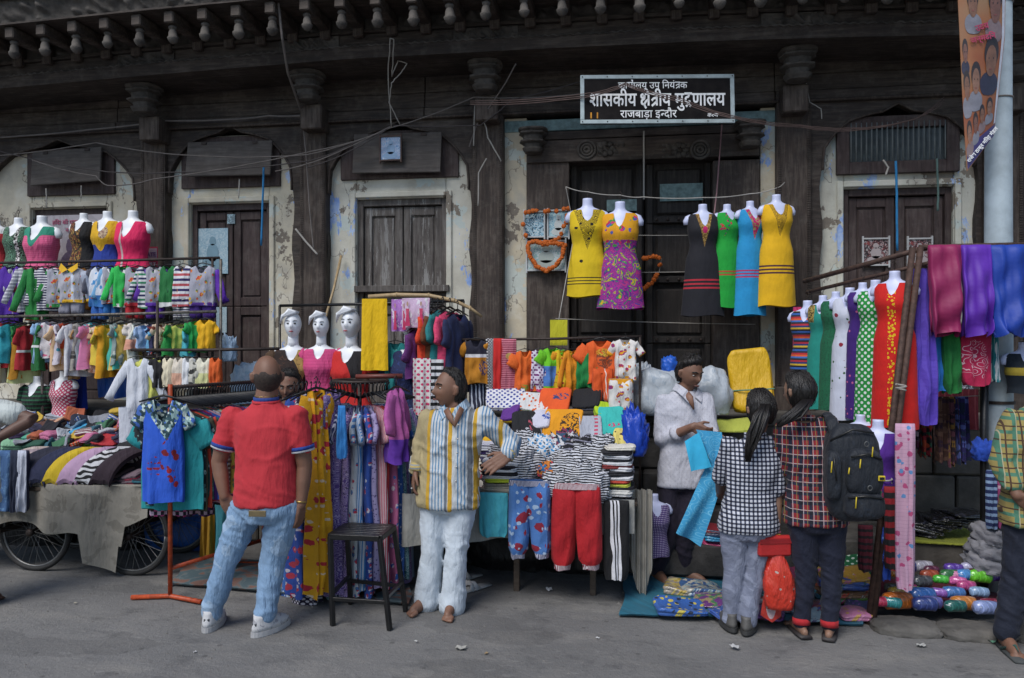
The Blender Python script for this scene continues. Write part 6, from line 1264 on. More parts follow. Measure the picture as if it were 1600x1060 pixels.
def skin_mat(name, c):
    t = NT(name); v = t.coord('obj'); f = t.noise(v, 9, 4)
    col = t.ramp(f, [(.35, tuple(x * .82 for x in c)), (.65, c)])
    return t.fin(col, .58, t.bump(t.noise(v, 160, 2), .2, .003), Subsurface_Weight=.06, Subsurface_Radius=(.6, .25, .12), Subsurface_Scale=.01)
M_hair = None
def hair_mat():
    t = NT('black_hair'); v = t.coord('obj'); g = t.noise(t.mapv(v, (1, 1, .12)), 240, 3)
    return t.fin(t.ramp(g, [(.35, (.004, .0035, .0035)), (.7, (.022, .018, .017))]), .42, t.bump(g, .7, .006))
M_hair = hair_mat(); M_white = plain('eye_white', (.62, .60, .57), .3, var=.05); M_iris = plain('dark_iris', (.012, .008, .006), .2)
def frame(fd, up=(0, 0, 1)):
    f = Vector(fd).normalized(); x = f.cross(Vector(up)).normalized(); u = x.cross(f)
    return Matrix((( -x[0], -f[0], u[0]), (-x[1], -f[1], u[1]), (-x[2], -f[2], u[2])))       # local front is -y
def head_shape(wide=1.0):
    n, m_ = 30, 40; a = np.zeros((n, m_, 3))
    for i in range(n):
        th = math.pi * (i + .02) / (n - .96)
        for j in range(m_):
            ph = 2 * math.pi * j / m_; x, y, z = math.sin(th) * math.cos(ph), math.sin(th) * math.sin(ph), math.cos(th)
            w = .077 * wide * (1 - .20 * max(0, -z) ** 1.2); d = .097 if y > 0 else .088
            X, Y, Z = x * w, y * d, z * .117; f = max(0, -y) ** 1.5
            Y += (.02 * max(0, -z) if y > 0 else 0) * -1
            e = lambda cx, cz, sx, sz: math.exp(-(((abs(x) - cx) / sx) ** 2 + ((z - cz) / sz) ** 2))
            Y -= f * (.034 * e(0, -.20, .13, .14) + .018 * e(0, -.02, .10, .18) + .010 * e(.3, .24, .35, .09) + .014 * e(0, -.50, .30, .09) + .018 * e(0, -.85, .30, .15) + .008 * e(.5, -.2, .2, .2))
            Y += f * (.014 * e(.40, .08, .17, .10) + .007 * e(0, -.66, .3, .05))
            a[i, j] = (X, Y, Z)
    return a
class Person:
    def __init__(s, label, base, skin, voxel=.0062, name='person', h=1.0):
        s.b = np.array(base, float); s.T = thing(name, label, 'person', s.b); s.off = -s.b[1]; s.mb = MB(); s.skin = skin; s.vox = voxel; s.k = h
    def J(s, px, py, d=0.0): return P(px, py, s.off + d) - s.b
    def limb(s, mb, pts, rad, n=14, flat=1.0):
        """a tapered limb with rounded ends"""
        pts = [np.asarray(p, float) for p in pts]; q, r = [], []
        for i in range(len(pts) - 1):
            for k in range(4):
                t = k / 4; q.append(pts[i] * (1 - t) + pts[i + 1] * t); r.append(rad[i] * (1 - t) + rad[i + 1] * t)
        q.append(pts[-1]); r.append(rad[-1])
        d0 = q[0] - q[1]; d0 /= np.linalg.norm(d0); d1 = q[-1] - q[-2]; d1 /= np.linalg.norm(d1)
        q = [q[0] + d0 * r[0] * .8, q[0] + d0 * r[0] * .45] + q + [q[-1] + d1 * r[-1] * .45, q[-1] + d1 * r[-1] * .8]; r = [r[0] * .45, r[0] * .85] + r + [r[-1] * .85, r[-1] * .45]
        mb.tube(q, r, n, 0, True, flat)
    def torso(s, mb, hipl, hipr, shl, shr, neck, tab, infl=0.0, t0=0.0, t1=1.0):
        """rings from the crotch to the neck: (t, half width, half depth)"""
        hm, sm = (hipl + hipr) / 2, (shl + shr) / 2; ha = hipr - hipl; sa = shr - shl; ha /= np.linalg.norm(ha); sa /= np.linalg.norm(sa)
        A = np.linspace(0, 2 * np.pi, 28, endpoint=False); rows = []
        for t in np.linspace(t0, t1, 18):
            c = hm + (neck - hm) * ((t - .14) / .86) if t > .14 else hm - np.array([0, 0, (.14 - t) * .75])
            q = min(1, max(0, (t - .3) / .5)); ax = ha * (1 - q) + sa * q; ax[2] *= .6; ax /= np.linalg.norm(ax); dp = np.cross((0, 0, 1), ax); dp /= np.linalg.norm(dp)
            w, d = interp([(x[0], x[1]) for x in tab], t) * s.k + infl, interp([(x[0], x[2]) for x in tab], t) * s.k + infl
            rows.append(c + np.outer(np.cos(A) * w, ax) + np.outer(np.sign(np.sin(A)) * np.abs(np.sin(A)) ** .8 * d, dp))
        mb.grid(np.array(rows), True, 0, True, True)
    def head(s, c, fd, wide=1.0, sc=1.0):
        s.hc = np.asarray(c, float); s.hm = frame(fd); s.hs = sc; M = np.array(s.hm)
        s.mb.grid((head_shape(wide) * sc) @ M.T + s.hc, True, 0, True, True)
        for q in (-1, 1):
            ear = [(q * .074 * wide, .004, .02), (q * .084 * wide, .012, .012), (q * .084 * wide, .012, -.015), (q * .075 * wide, .004, -.035)]
            s.mb.tube([np.array(e) * sc @ M.T + s.hc for e in ear], [.010 * sc, .016 * sc, .014 * sc, .008 * sc], 8)
    def face(s, brow=.0035):
        M = s.hm; sc = s.hs
        def loc(p): return tuple(np.array(p) * sc @ np.array(M).T + s.hc)
        for q in (-1, 1):
            e = MB().lathe([(.0005, -.011), (.007, -.008), (.011, 0), (.007, .008), (.0005, .011)], n=12).build('eye', M_white, s.T, smooth=True); e.location = loc((q * .031, -.0735, .0085)); e.scale = (sc * .95, sc * .7, sc * .36); e.rotation_euler = M.to_euler()
            MB().lathe([(.0005, -.003), (.0068, -.001), (.0068, .001), (.0005, .003)], (0, -.0105, 0), 10, M=Matrix.Rotation(R(90), 3, 'X')).build('iris', M_iris, e, smooth=True)
            MB().tube([loc((q * .012, -.092, .028)), loc((q * .030, -.090, .037)), loc((q * .050, -.072, .030))], brow * sc, 6).build('eyebrow', M_hair, s.T, smooth=True)
        MB().tube([loc((-.024, -.086, -.064)), loc((-.010, -.098, -.061)), loc((0, -.0985, -.063)), loc((.010, -.098, -.061)), loc((.024, -.086, -.064))], [.002, .006, .0065, .006, .002], 8).build('mouth', plain('lip', (.16, .06, .05), .5) if 'lip' not in bpy.data.materials else bpy.data.materials['lip'], s.T, smooth=True)
    def hair(s, rule, thick=.012, seed=0, rough=.006, mat=None, name='hair'):
        """cap of hair; rule(x, y, z) on the unit head says how much hair there is (0..1)"""
        a = head_shape(1.0) * s.hs; u = a / (np.array([.077, .095, .117]) * s.hs); M = np.array(s.hm)
        for i in range(a.shape[0]):
            for j in range(a.shape[1]):
                x, y, z = u[i, j]; m = max(0., min(1., rule(x, y, z))); v = a[i, j]; l = np.linalg.norm(v)
                jit = rough * mnoise.noise(Vector((x * 9 + seed, y * 9, z * 4)))
                a[i, j] = v * (1 + ((thick + jit) * m - .012 * (1 - m)) / l)
        mb = MB().grid(a @ M.T + s.hc, True, 0, True, True)
        if thick >= .01:                       # loose strands lying on the cap
            g = random.Random(int(seed * 13) + 5); sm = MB(); cnt = 0
            while cnt < 420:
                i, j = g.randrange(1, a.shape[0] - 6), g.randrange(a.shape[1]); x, y, z = u[i, j]
                if rule(x, y, z) < .45: cnt += .2; continue
                jj = (j + g.choice((0, 0, 1, -1))) % a.shape[1]; L = g.uniform(1.008, 1.06); pts = [a[i, j] * .99, a[i + 2, jj] * L, a[min(i + 4, a.shape[0] - 1), jj] * g.uniform(.99, 1.07)]
                sm.tube([p @ M.T + s.hc for p in pts], [.0026, .0022, .0006], 4, cap=False); cnt += 1
            sm.build('hair_strands', mat or M_hair, s.T, smooth=True)
        if thick < .01: return mb.build(name, mat or M_hair, s.T, smooth=True)
        return put(fuse(mb, .007, 1), name, mat or M_hair, s.T)
    def strands(s, start, path, n=18, r=.010, spread=.03, seed=0, name='ponytail'):
        g = random.Random(seed); M = np.array(s.hm); mb = MB()
        for k in range(n):
            a = g.uniform(0, 6.3); q = g.uniform(.2, 1); pts = []
            for i, p in enumerate(path):
                t = i / (len(path) - 1); w = spread * q * (.35 + 1.0 * math.sin(math.pi * min(1, t * 1.1 + .05)))
                pts.append(np.asarray(p) + np.array([w * math.cos(a) + .008 * math.sin(t * 9 + k), w * .6 * math.sin(a), 0]))
            mb.tube(pts, [r, r * 1.2, r * 1.1] + [r * .8] * (len(path) - 4) + [r * .2], 6)
        return mb.build(name, M_hair, s.T, smooth=True)
    def hand(s, wrist, dr, side, nrm, curl=.35, k=1.0, spread=.05):
        """palm with four fingers and a thumb; dr = pointing direction, side = towards the thumb, nrm = palm side"""
        w = np.asarray(wrist, float); d = np.array(dr, float); d /= np.linalg.norm(d); t = np.array(side, float); t -= d * np.dot(t, d); t /= np.linalg.norm(t); n = np.cross(d, t); n = n * np.sign(np.dot(n, nrm) or 1)
        for c in (-.026, -.009, .009, .026): s.limb(s.mb, [w + t * c * .7 * k, w + (d * .045 + t * c) * k, w + (d * .085 + t * c * 1.05) * k], [.016 * k, .017 * k, .0125 * k], 10)
        for c, L in ((.029, .070), (.010, .080), (-.010, .074), (-.029, .058)):
            p = w + (d * .085 + t * c * 1.05) * k; pts = [p]; a = curl * .7
            for q in range(3):
                dd = d * math.cos(a) + n * math.sin(a) + t * c * spread * 12; dd /= np.linalg.norm(dd); p = p + dd * L * k * (.45, .32, .25)[q]; pts.append(p); a += curl
            s.limb(s.mb, pts, [.0098 * k, .0092 * k, .0085 * k, .0072 * k], 8)
        p0 = w + (d * .025 + t * .030) * k; p1 = p0 + (d * .030 + t * .026 + n * .012) * k; p2 = p1 + (d * .032 + t * .008 + n * .014) * k; s.limb(s.mb, [w + d * .01 * k, p0, p1, p2], [.016 * k, .014 * k, .0105 * k, .008 * k], 10)
    def foot(s, ank, toe, k=1.0, bare=True):
        a, t = np.asarray(ank, float), np.asarray(toe, float); d = t - a; d[2] = 0; L = np.linalg.norm(d); d /= L; x = np.cross(d, (0, 0, 1)); heel = a - d * .045
        s.limb(s.mb, [(a[0], a[1], a[2] + .02), (a[0], a[1], .06)], [.036 * k, .038 * k], 12)
        s.limb(s.mb, [(heel[0], heel[1], .033), tuple(a * [1, 1, 0] + d * .06 + [0, 0, .045]), tuple(a * [1, 1, 0] + d * (L - .03) + [0, 0, .026])], [.031 * k, .042 * k, .032 * k], 12, .8)
        if bare:
            for c, q in ((-.030, .016), (-.014, .011), (.0, .010), (.013, .0095), (.025, .009)):
                b = a * [1, 1, 0] + d * (L - .02) + x * c * k; s.limb(s.mb, [b + [0, 0, .018], b + d * (.045 - abs(c + .02) * .5) + [0, 0, .012]], [q, q * .85], 8)
    def skinned(s): o = put(fuse(s.mb, s.vox, 2), 'body', s.skin, s.T); return o
    def wear(s, name, mb, mat, voxel=.012, amp=.010, it=5, seed=1.0, **k):
        me = fuse(mb, voxel, it); wrinkle(me, amp * .8, seed, **k); return put(me, name, mat, s.T)
    def band(s, name, p, d, r, w, mat, flat=1.0):
        p, d = np.asarray(p, float), np.asarray(d, float); d = d / np.linalg.norm(d); return MB().tube([p - d * w / 2, p + d * w / 2], r, 20, 0, True, flat).build(name, mat, s.T, smooth=True)
MALE = [(0, .10, .085), (.06, .155, .112), (.16, .165, .118), (.32, .150, .112), (.45, .145, .110), (.65, .168, .118), (.80, .175, .108), (.90, .150, .085), (.96, .085, .065), (1, .062, .058)]
SLIM = [(a_, b_ * .86, c_ * .82) for a_, b_, c_ in MALE]
FEM = [(0, .10, .085), (.06, .158, .115), (.16, .165, .118), (.32, .138, .100), (.45, .122, .09), (.65, .142, .112), (.80, .148, .095), (.90, .125, .075), (.96, .075, .06), (1, .052, .05)]
def shoe(s, ank, toe, mat, sole, trim=None, name='shoe', sc=1.0):
    a, t = np.asarray(ank, float), np.asarray(toe, float); d = t - a; d[2] = 0; L = np.linalg.norm(d); d /= L; A = np.linspace(0, 2 * math.pi, 24, endpoint=False); x = np.cross((0, 0, 1), d); rows = []; c0 = a * [1, 1, 0]
    def ring(z, w, l0, l1): z *= sc; w *= sc; l0 *= sc; return np.array([c0 + x * w * math.sin(q) * (1 - .18 * max(0, math.cos(q))) + d * ((l1 - l0) / 2 * math.cos(q) + (l1 + l0) / 2) + [0, 0, z] for q in A])
    so = MB().grid(np.array([ring(.0, .043, -.075, L + .03), ring(.008, .047, -.08, L + .035), ring(.03, .046, -.078, L + .03)]), True, 0, True, True).build('sole', sole, None, smooth=False)
    up = MB().grid(np.array([ring(.028, .045, -.074, L + .025), ring(.05, .044, -.072, L + .015), ring(.07, .040, -.066, L - .03), ring(.088, .036, -.060, L * .45), ring(.105, .038, -.058, .05), ring(.104, .030, -.05, .04)]), True, 0, True, True).build(name, mat, s.T, smooth=True)
    so.parent = up
    if trim:
        MB().box(tuple(c0 - d * .072 + [0, 0, .072]), (.034, .014, .03), math.atan2(d[1], d[0]) - math.pi / 2).build('heel_tab', trim, up, bevel=.004)
        for q in (-1, 1): MB().box(tuple(c0 + d * .03 + x * q * .042 + [0, 0, .055]), (.007, .07, .014), math.atan2(d[1], d[0]) - math.pi / 2).build('side_stripe', trim, up, bevel=.002)
SK1 = skin_mat('brown_skin', (.20, .100, .064)); SK2 = skin_mat('tan_skin', (.24, .135, .09)); SK3 = skin_mat('deep_brown_skin', (.12, .06, .042))
V = np.array

def collar(s, c, fd, mat):
    """two turned down shirt collar flaps round the neck"""
    M = np.array(frame(fd)); m = MB()
    for q in (-1, 1):
        pts = [(q * .012, -.085, -.045), (q * .040, -.075, .000), (q * .066, -.030, .030), (q * .062, .035, .042), (0, .066, .045)]
        low = [(q * .050, -.112, -.085), (q * .082, -.080, -.040), (q * .094, -.030, -.012), (q * .085, .050, -.002), (0, .088, .002)]
        for sh_ in (0, .004): m.grid(np.array([[V(p) + V([0, 0, -sh_]) for p in pts], [V(p) + V([0, 0, -sh_]) for p in low]]) @ M.T + c)
    return m.build('collar', mat, s.T)
# --- bald man in a red polo, seen from behind
def red_man():
    s = Person('bald man in a red polo and light blue jeans seen from behind', G(378, 984), SK1); J = s.J
    shl, shr, nk = J(364, 650), J(463, 648), J(416, 627); hl, hr = J(388, 786), J(446, 786)
    el, wl = J(342, 722, .02), J(351, 776, .05); er, wr = J(476, 728, -.02), J(470, 790, .0)
    kl, kr = J(352, 880, .03), J(426, 880, -.02); al, ar = J(330, 966, .02), J(413, 972, .05); tl, tr = al + V([-.03, .17, 0]), ar + V([.06, .16, 0])
    s.head(J(417, 588), (-.62, .78, -.05), sc=1.04); s.limb(s.mb, [J(418, 606), nk], [.062, .068]); s.torso(s.mb, hl, hr, shl, shr, nk, MALE)
    for a, b, c in ((shl, el, wl), (shr, er, wr)): s.limb(s.mb, [a, a * .5 + b * .5, b, b * .6 + c * .4, c], [.058, .056, .045, .044, .030])
    s.hand(wl, V([.35, .25, -1]), V([1, .4, 0]), V([.5, 1, 0]), .4); s.hand(wr, V([-.12, .05, -1]), V([.2, 1, 0]), V([-1, 0, 0]), .35)
    for a, b, c, t in ((hl, kl, al, tl), (hr, kr, ar, tr)): s.limb(s.mb, [a, b, c], [.085, .058, .042]); s.foot(c, t, bare=False)
    s.skinned()
    stub = plain('shaved_hair', (.045, .030, .024), .8, var=.6, scale=70)
    s.hair(lambda x, y, z: min(4 * (.28 - z + .25 * mnoise.noise(Vector((x * 4, y * 4, z * 4)))), (y + .32) * 2.2, (z + 1.1) * 3), .006, 3, .003, stub, 'cropped_hair')
    red_ = fab('#b92c36', wr=.4, wear=.12)
    m = MB(); s.torso(m, hl, hr, shl, shr, nk, [(.10, .192, .150), (.2, .190, .148), (.32, .182, .145), (.5, .176, .138), (.68, .188, .138), (.82, .190, .122), (.91, .158, .098), (.97, .085, .072), (1, .07, .066)], 0, .13, 1.0)
    for a, b in ((shl, el), (shr, er)): s.limb(m, [a * 1.0, a * .62 + b * .38, a * .40 + b * .60], [.066, .072, .071])
    s.wear('polo_shirt', m, red_, .011, .010, 5, 2.0, sx=7, cross=.7)
    for a, b in ((shl, el), (shr, er)):
        p = a * .36 + b * .64; s.band('sleeve_trim', p, b - a, .075, .020, fab('#1c3c8c')); s.band('sleeve_trim', p + (b - a) * .05, b - a, .073, .014, fab('#c8c8cc'))
    s.band('collar', nk + V([0, .0, .012]), V([0, -.05, 1]), .075, .026, fab('#1f3c84'), .95); s.band('collar', nk + V([0, 0, -.004]), V([0, -.05, 1]), .082, .018, red_, .95)
    jean = fab('#7d9bbb', (('noise', .16, .58), '#93acc6'), wr=.9)
    m = MB(); s.torso(m, hl, hr, shl, shr, nk, [(0, .13, .12), (.06, .172, .132), (.16, .175, .134), (.22, .172, .132)], 0, .0, .2)
    for a, b, c in ((hl, kl, al), (hr, kr, ar)): s.limb(m, [a + V([0, 0, -.02]), a * .5 + b * .5, b, b * .5 + c * .5, c + V([0, 0, .035])], [.098, .090, .070, .064, .062])
    s.wear('jeans', m, jean, .010, .010, 3, 5.0, sx=9, cross=.9)
    for px in (415, 472): pass
    pk_ = J(402, 803, .165); MB().box(tuple(pk_), (.10, .006, .035), .1).build('pocket_trim', plain('brass_studs', (.22, .17, .09), .5, .5), s.T, bevel=.002)
    s.band('undershirt_hem', (hl + hr) / 2 + V([.0, 0, .055]), V([0.06, 0, 1]), .185, .022, fab('#c8c8cc'), .76)
    for a, t in ((al, tl), (ar, tr)): shoe(s, a, t, fab('#c4c4c6', (('noise', .03, .6), '#9a9aa0'), wr=.3), plain('grey_sole', (.42, .42, .43), .7), plain('dark_trim', (.05, .055, .065), .6), sc=1.2)
    s.band('bracelet', wr * .9 + er * .1, wr - er, .034, .010, plain('brass', (.45, .30, .10), .35, .8))
    s.band('neck_chain', nk + V([0, 0, .034]), V([0, -.1, 1]), .069, .006, plain('gold_chain', (.30, .20, .07), .4, .8), .95)
red_man()

# --- man in a striped shirt leaning on the table
def striped_man():
    s = Person('barefoot man in a striped shirt and white trousers leaning on the table', G(688, 952), SK1); J = s.J
    shl, shr, nk = J(672, 656), J(752, 654), J(712, 634); hl, hr = J(678, 772), J(722, 772)
    el, wl = J(659, 706, -.02), J(650, 736, .04); er, wr = J(800, 692, -.08), J(793, 712, .10)
    kl, kr = J(675, 862, .03), J(713, 862, .05); al, ar = J(668, 935, .0), J(707, 943, .05); tl, tr = al + V([-.07, -.15, 0]), ar + V([.0, -.16, 0])
    s.head(J(702, 608, .02), (-.80, -.60, .02), sc=1.04); s.limb(s.mb, [J(706, 622), nk], [.058, .064]); s.torso(s.mb, hl, hr, shl, shr, nk, MALE)
    for a, b, c in ((shl, el, wl), (shr, er, wr)): s.limb(s.mb, [a, b, c], [.052, .042, .030])
    s.hand(wl, V([-.15, -.2, -1]), V([.3, -1, 0]), V([1, 0, 0]), .4); s.hand(wr, V([-.7, -.35, -.45]), V([-.3, .3, .8]), V([0, .3, -1]), .2, 1.1, spread=.16)
    for a, b, c, t in ((hl, kl, al, tl), (hr, kr, ar, tr)): s.limb(s.mb, [a, b, c], [.085, .056, .040]); s.foot(c, t)
    s.skinned(); s.face(.0032)
    s.hair(lambda x, y, z: 3 * ((y + .02) * 1.5 + max(0, z - .45) * 1.5 if z > -.62 else 0) - 4 * max(0, .25 - z) * (y < -.02), .016, 5, .010)
    bl_ = lambda a, b: ([('bandu', a, b), ('vs', .020, .40)], '#5c86aa')
    strp = fab('#c4c8ca', (('bandu', -.30, -.045), '#a89a74'), (('bandu', -.30, -.185), '#c4c8ca'), bl_(-.29, -.19), (('bandu', -.058, -.035), '#c49a2c'), bl_(-.035, .062), (('bandu', .062, .078), '#6a7078'), (('bandu', .082, .108), '#c49a2c'), bl_(.14, .195), (('bandu', .198, .226), '#70767e'), (('bandu', .230, .252), '#c49a2c'), bl_(.27, .38), (('bandu', .38, .405), '#c49a2c'), bl_(.42, .60), wr=.6, flat=1)
    m = MB(); s.torso(m, hl, hr, shl, shr, nk, [(.02, .205, .150), (.2, .195, .146), (.32, .186, .146), (.5, .178, .142), (.68, .190, .140), (.82, .196, .122), (.91, .160, .098), (.97, .09, .074), (1, .072, .066)], 0, .04, .99)
    for a, b, c in ((shl, el, wl), (shr, er, wr)): s.limb(m, [a, a * .5 + b * .5, b, c * .86 + b * .14], [.074, .070, .062, .048])
    s.wear('striped_shirt', m, strp, .011, .015, 4, 8.0, sx=6, cross=1.0)
    for a, b in ((el, wl), (er, wr)): s.band('cuff', b * .88 + a * .12, b - a, .047, .045, fab('#b8a468', (('hs', .02, .4), '#8a9298')))
    collar(s, nk + V([0, -.012, .004]), (-.15, -1, 0), fab('#b8c6d4', (('vs', .018, .4), '#6a94b4')))
    for k in range(5): MB().lathe([(.001, -.003), (.006, 0), (.001, .003)], tuple(J(716 - k * 1.0, 664 + k * 22, .165 - .006 * k)), 8, M=Matrix.Rotation(R(90), 3, 'X')).build('button', plain('pearl_button', (.6, .6, .58), .3) if 'pearl_button' not in bpy.data.materials else bpy.data.materials['pearl_button'], s.T, smooth=True)
    MB().tube([J(697, 640, .11), J(703, 652, .150), J(710, 664, .158), J(716, 650, .150), J(722, 638, .11)], .020, 8, flat=.3).build('open_neck', SK1, s.T, smooth=True)
    tr_ = fab('#c2ccd6', wr=.7, wear=.1)
    m = MB(); s.torso(m, hl, hr, shl, shr, nk, [(0, .12, .115), (.06, .168, .128), (.16, .165, .126), (.24, .160, .124)], 0, 0, .22)
    for a, b, c in ((hl, kl, al), (hr, kr, ar)): s.limb(m, [a + V([0, 0, -.02]), a * .5 + b * .5, b, b * .4 + c * .6, c + V([0, 0, -.02])], [.094, .086, .072, .076, .084])
    s.wear('white_trousers', m, tr_, .011, .014, 4, 3.0, sx=7, sz=1.2, cross=.35)
    s.band('ring', wl + V([-.012, -.05, -.10]), V([0, 0, 1]), .0115, .006, plain('silver', (.5, .5, .5), .3, .9))
striped_man()

# --- young man selling cloth
def young_man():
    s = Person('barefoot young man in a pale dotted shirt holding up blue cloth', G(1050, 908), SK1); J = s.J
    shl, shr, nk = J(1040, 628), J(1100, 626, .0), J(1070, 609); hl, hr = J(1048, 742), J(1082, 742)
    el, wl = J(1034, 688, .02), J(1083, 667, .22); er, wr = J(1110, 678, .08), J(1118, 690, .22)
    kl, kr = J(1046, 825, .04), J(1070, 822, .03); al, ar = J(1026, 893, .0), J(1070, 893, -.03); tl, tr = al + V([.07, -.15, 0]), ar + V([.14, -.10, 0])
    s.head(J(1079, 583, .03), (.55, -.78, -.30), sc=1.0); s.limb(s.mb, [J(1075, 598, .01), nk], [.054, .060]); s.torso(s.mb, hl, hr, shl, shr, nk, SLIM)
    for a, b, c in ((shl, el, wl), (shr, er, wr)): s.limb(s.mb, [a, b, c], [.050, .040, .028])
    s.hand(wl, V([.75, -.25, -.3]), V([.2, -.2, 1]), V([.2, .8, -.5]), .75); s.hand(wr, V([.3, -.5, .1]), V([0, -.2, 1]), V([-.7, .2, 0]), .7)
    for a, b, c, t in ((hl, kl, al, tl), (hr, kr, ar, tr)): s.limb(s.mb, [a, b, c], [.080, .054, .038]); s.foot(c, t)
    s.skinned(); s.face(.0045)
    s.hair(lambda x, y, z: 3 * ((y + .12) * 1.4 + max(0, z - .38) * 2.6 if z > -.55 else 0) - 3 * max(0, .30 - z) * (y < .05), .022, 7, .012)
    sh = fab('#b9bac4', (('dots', .022, .12), '#a2a2b0'), wr=.7, wear=.1, flat=1)
    m = MB(); s.torso(m, hl, hr, shl, shr, nk, [(-.02, .176, .132), (.12, .174, .132), (.32, .160, .126), (.5, .155, .122), (.68, .168, .122), (.82, .180, .110), (.91, .150, .09), (.97, .085, .07), (1, .068, .062)], 0, .03, .99)
    for a, b, c in ((shl, el, wl), (shr, er, wr)): s.limb(m, [a, a * .5 + b * .5, b, b * .55 + c * .45], [.070, .066, .060, .056])
    s.wear('dotted_shirt', m, sh, .011, .009, 5, 11.0, sx=6, cross=.7)
    s.band('rolled_cuff', el * .5 + wl * .5, wl - el, .055, .045, sh); s.band('rolled_cuff', er * .5 + wr * .5, wr - er, .055, .045, sh)
    collar(s, nk + V([.012, -.012, .005]), (.45, -.9, 0), sh)
    MB().tube([J(1071, 612, .08), J(1078, 622, .128), J(1084, 640, .140)], [.02, .024, .006], 8, flat=.35).build('open_neck', SK1, s.T, smooth=True)
    m = MB(); s.torso(m, hl, hr, shl, shr, nk, [(0, .12, .11), (.06, .16, .122), (.2, .158, .12)], 0, 0, .18)
    for a, b, c in ((hl, kl, al), (hr, kr, ar)): s.limb(m, [a + V([0, 0, -.02]), a * .5 + b * .5, b, b * .4 + c * .6, c + V([0, 0, .03])], [.094, .086, .072, .066, .062])
    s.wear('dark_trousers', m, fab('#181226', wr=.8), .011, .014, 4, 4.0, sx=6, sz=1.8)
    # the cloth he shows
    C = thing('blue_cloth', 'sky blue printed cloth held up by the young man', 'cloth', s.b + wl)
    def panel(name, quad, off, mat, amp, sd):
        p = [P(x, y, o) - np.array(C.location) for (x, y), o in zip(quad, off)]; n = 18; a = np.zeros((n, n, 3))
        for i in range(n):
            for j in range(n):
                u, w = i / (n - 1), j / (n - 1); q = p[0] * (1 - u) * (1 - w) + p[1] * u * (1 - w) + p[2] * u * w + p[3] * (1 - u) * w
                q[1] += amp * math.sin(w * 7 + u * 3 + sd) * (.3 + u) + amp * .6 * math.sin(u * 5 + sd); a[i, j] = q
        m = MB().grid(a); b = a.copy(); b[:, :, 1] += .005; m.grid(b); return m.build(name, mat, C, smooth=True)
    bl = fab('#3a96c4', (('ring', .06, .16, 4.5), '#6ab4d4'), wr=.4)
    panel('hanging_length', [(1122, 690), (1056, 832), (1094, 853), (1137, 735)], (1.80, 1.74, 1.74, 1.86), bl, .018, 1)
    panel('upper_length', [(1088, 672), (1118, 740), (1136, 740), (1128, 676)], (1.76, 1.78, 1.82, 1.78), bl, .015, 2)
    panel('folded_corner', [(1070, 690), (1080, 737), (1112, 730), (1092, 676)], (1.80, 1.82, 1.83, 1.80), fab('#35b0dc', wr=.3), .006, 3)
young_man()
# --- two young women seen from behind, and the others at the edges
def girl(label, base, jj, shirt, trousers, tro_w, fd, hairpath, skin, sleeve=.75, sd=1.0, shoes=None, hw=1.0):
    s = Person(label, G(*base), skin, h=.95); J = s.J; q = {k: J(*v) for k, v in jj.items() if k not in ('hd', 'tl', 'tr')}
    s.head(q['head'], fd, sc=.96); s.limb(s.mb, [q['head'] + V([0, 0, -.08]), q['nk']], [.046, .05]); s.torso(s.mb, q['hl'], q['hr'], q['shl'], q['shr'], q['nk'], FEM)
    for a, b, c in (('shl', 'el', 'wl'), ('shr', 'er', 'wr')): s.limb(s.mb, [q[a], q[b], q[c]], [.042, .034, .024])
    s.hand(q['wr'], V([-.1, .05, -1]), V([-.3, 1, 0]), V([-1, 0, 0]), .55, .9); s.hand(q['wl'], V([.1, .8, -.3]), V([.3, 0, 1]), V([0, 0, -1]), .5, .9)
    for a, b, c, t in (('hl', 'kl', 'al', 'tl'), ('hr', 'kr', 'ar', 'tr')): s.limb(s.mb, [q[a], q[b], q[c]], [.078, .052, .034]); s.foot(q[c], q[c] + TOE[t], .86, bare=True)
    s.skinned()
    m = MB(); s.torso(m, q['hl'], q['hr'], q['shl'], q['shr'], q['nk'], [(-.02, .185, .145), (.14, .182, .142), (.32, .158, .12), (.45, .142, .11), (.65, .160, .125), (.80, .166, .108), (.90, .138, .085), (.96, .08, .065), (1, .06, .055)], 0, .05, .99)
    for a, b, c in (('shl', 'el', 'wl'), ('shr', 'er', 'wr')):
        A, Bq, C = q[a], q[b], q[c]; e = [A, A * .5 + Bq * .5, A * (1 - sleeve) + Bq * sleeve] if sleeve < 1 else [A, Bq, Bq * (2 - sleeve) + C * (sleeve - 1)]
        s.limb(m, e, [.058, .056, .053])
    s.wear('checked_shirt', m, shirt, .010, .010, 4, sd, sx=8, cross=.8)
    for a, b, c in (('shl', 'el', 'wl'), ('shr', 'er', 'wr')):
        A, Bq = q[a], q[b]
        if sleeve <= 1: s.band('rolled_cuff', A * (1 - sleeve) + Bq * sleeve, Bq - A, .056, .035, shirt)
    s.band('collar', q['nk'] + V([0, 0, .004]), V([0, .15, 1]), .064, .034, shirt)
    m = MB(); s.torso(m, q['hl'], q['hr'], q['shl'], q['shr'], q['nk'], [(0, .12, .115), (.06, .162, .130), (.16, .160, .128), (.2, .158, .125)], 0, 0, .18)
    for a, b, c in (('hl', 'kl', 'al'), ('hr', 'kr', 'ar')): A, Bq, C = q[a], q[b], q[c]; s.limb(m, [A + V([0, 0, -.02]), A * .5 + Bq * .5, Bq, Bq * .5 + C * .5, C + V([0, 0, .02])], [x * tro_w for x in (.092, .078, .060, .054, .045)])
    s.wear('jeans', m, trousers, .010, .008, 3, sd + 3, sx=8, cross=1.1)
    s.hair(lambda x, y, z: 3 * ((y + .30) * 1.5 + max(0, z - .4) * 2 if z > -.70 else 0), .014 * hw, sd, .004)
    s.strands(None, [J(*p) for p in hairpath], 48, .0065, .040, int(sd * 7))
    return s, q
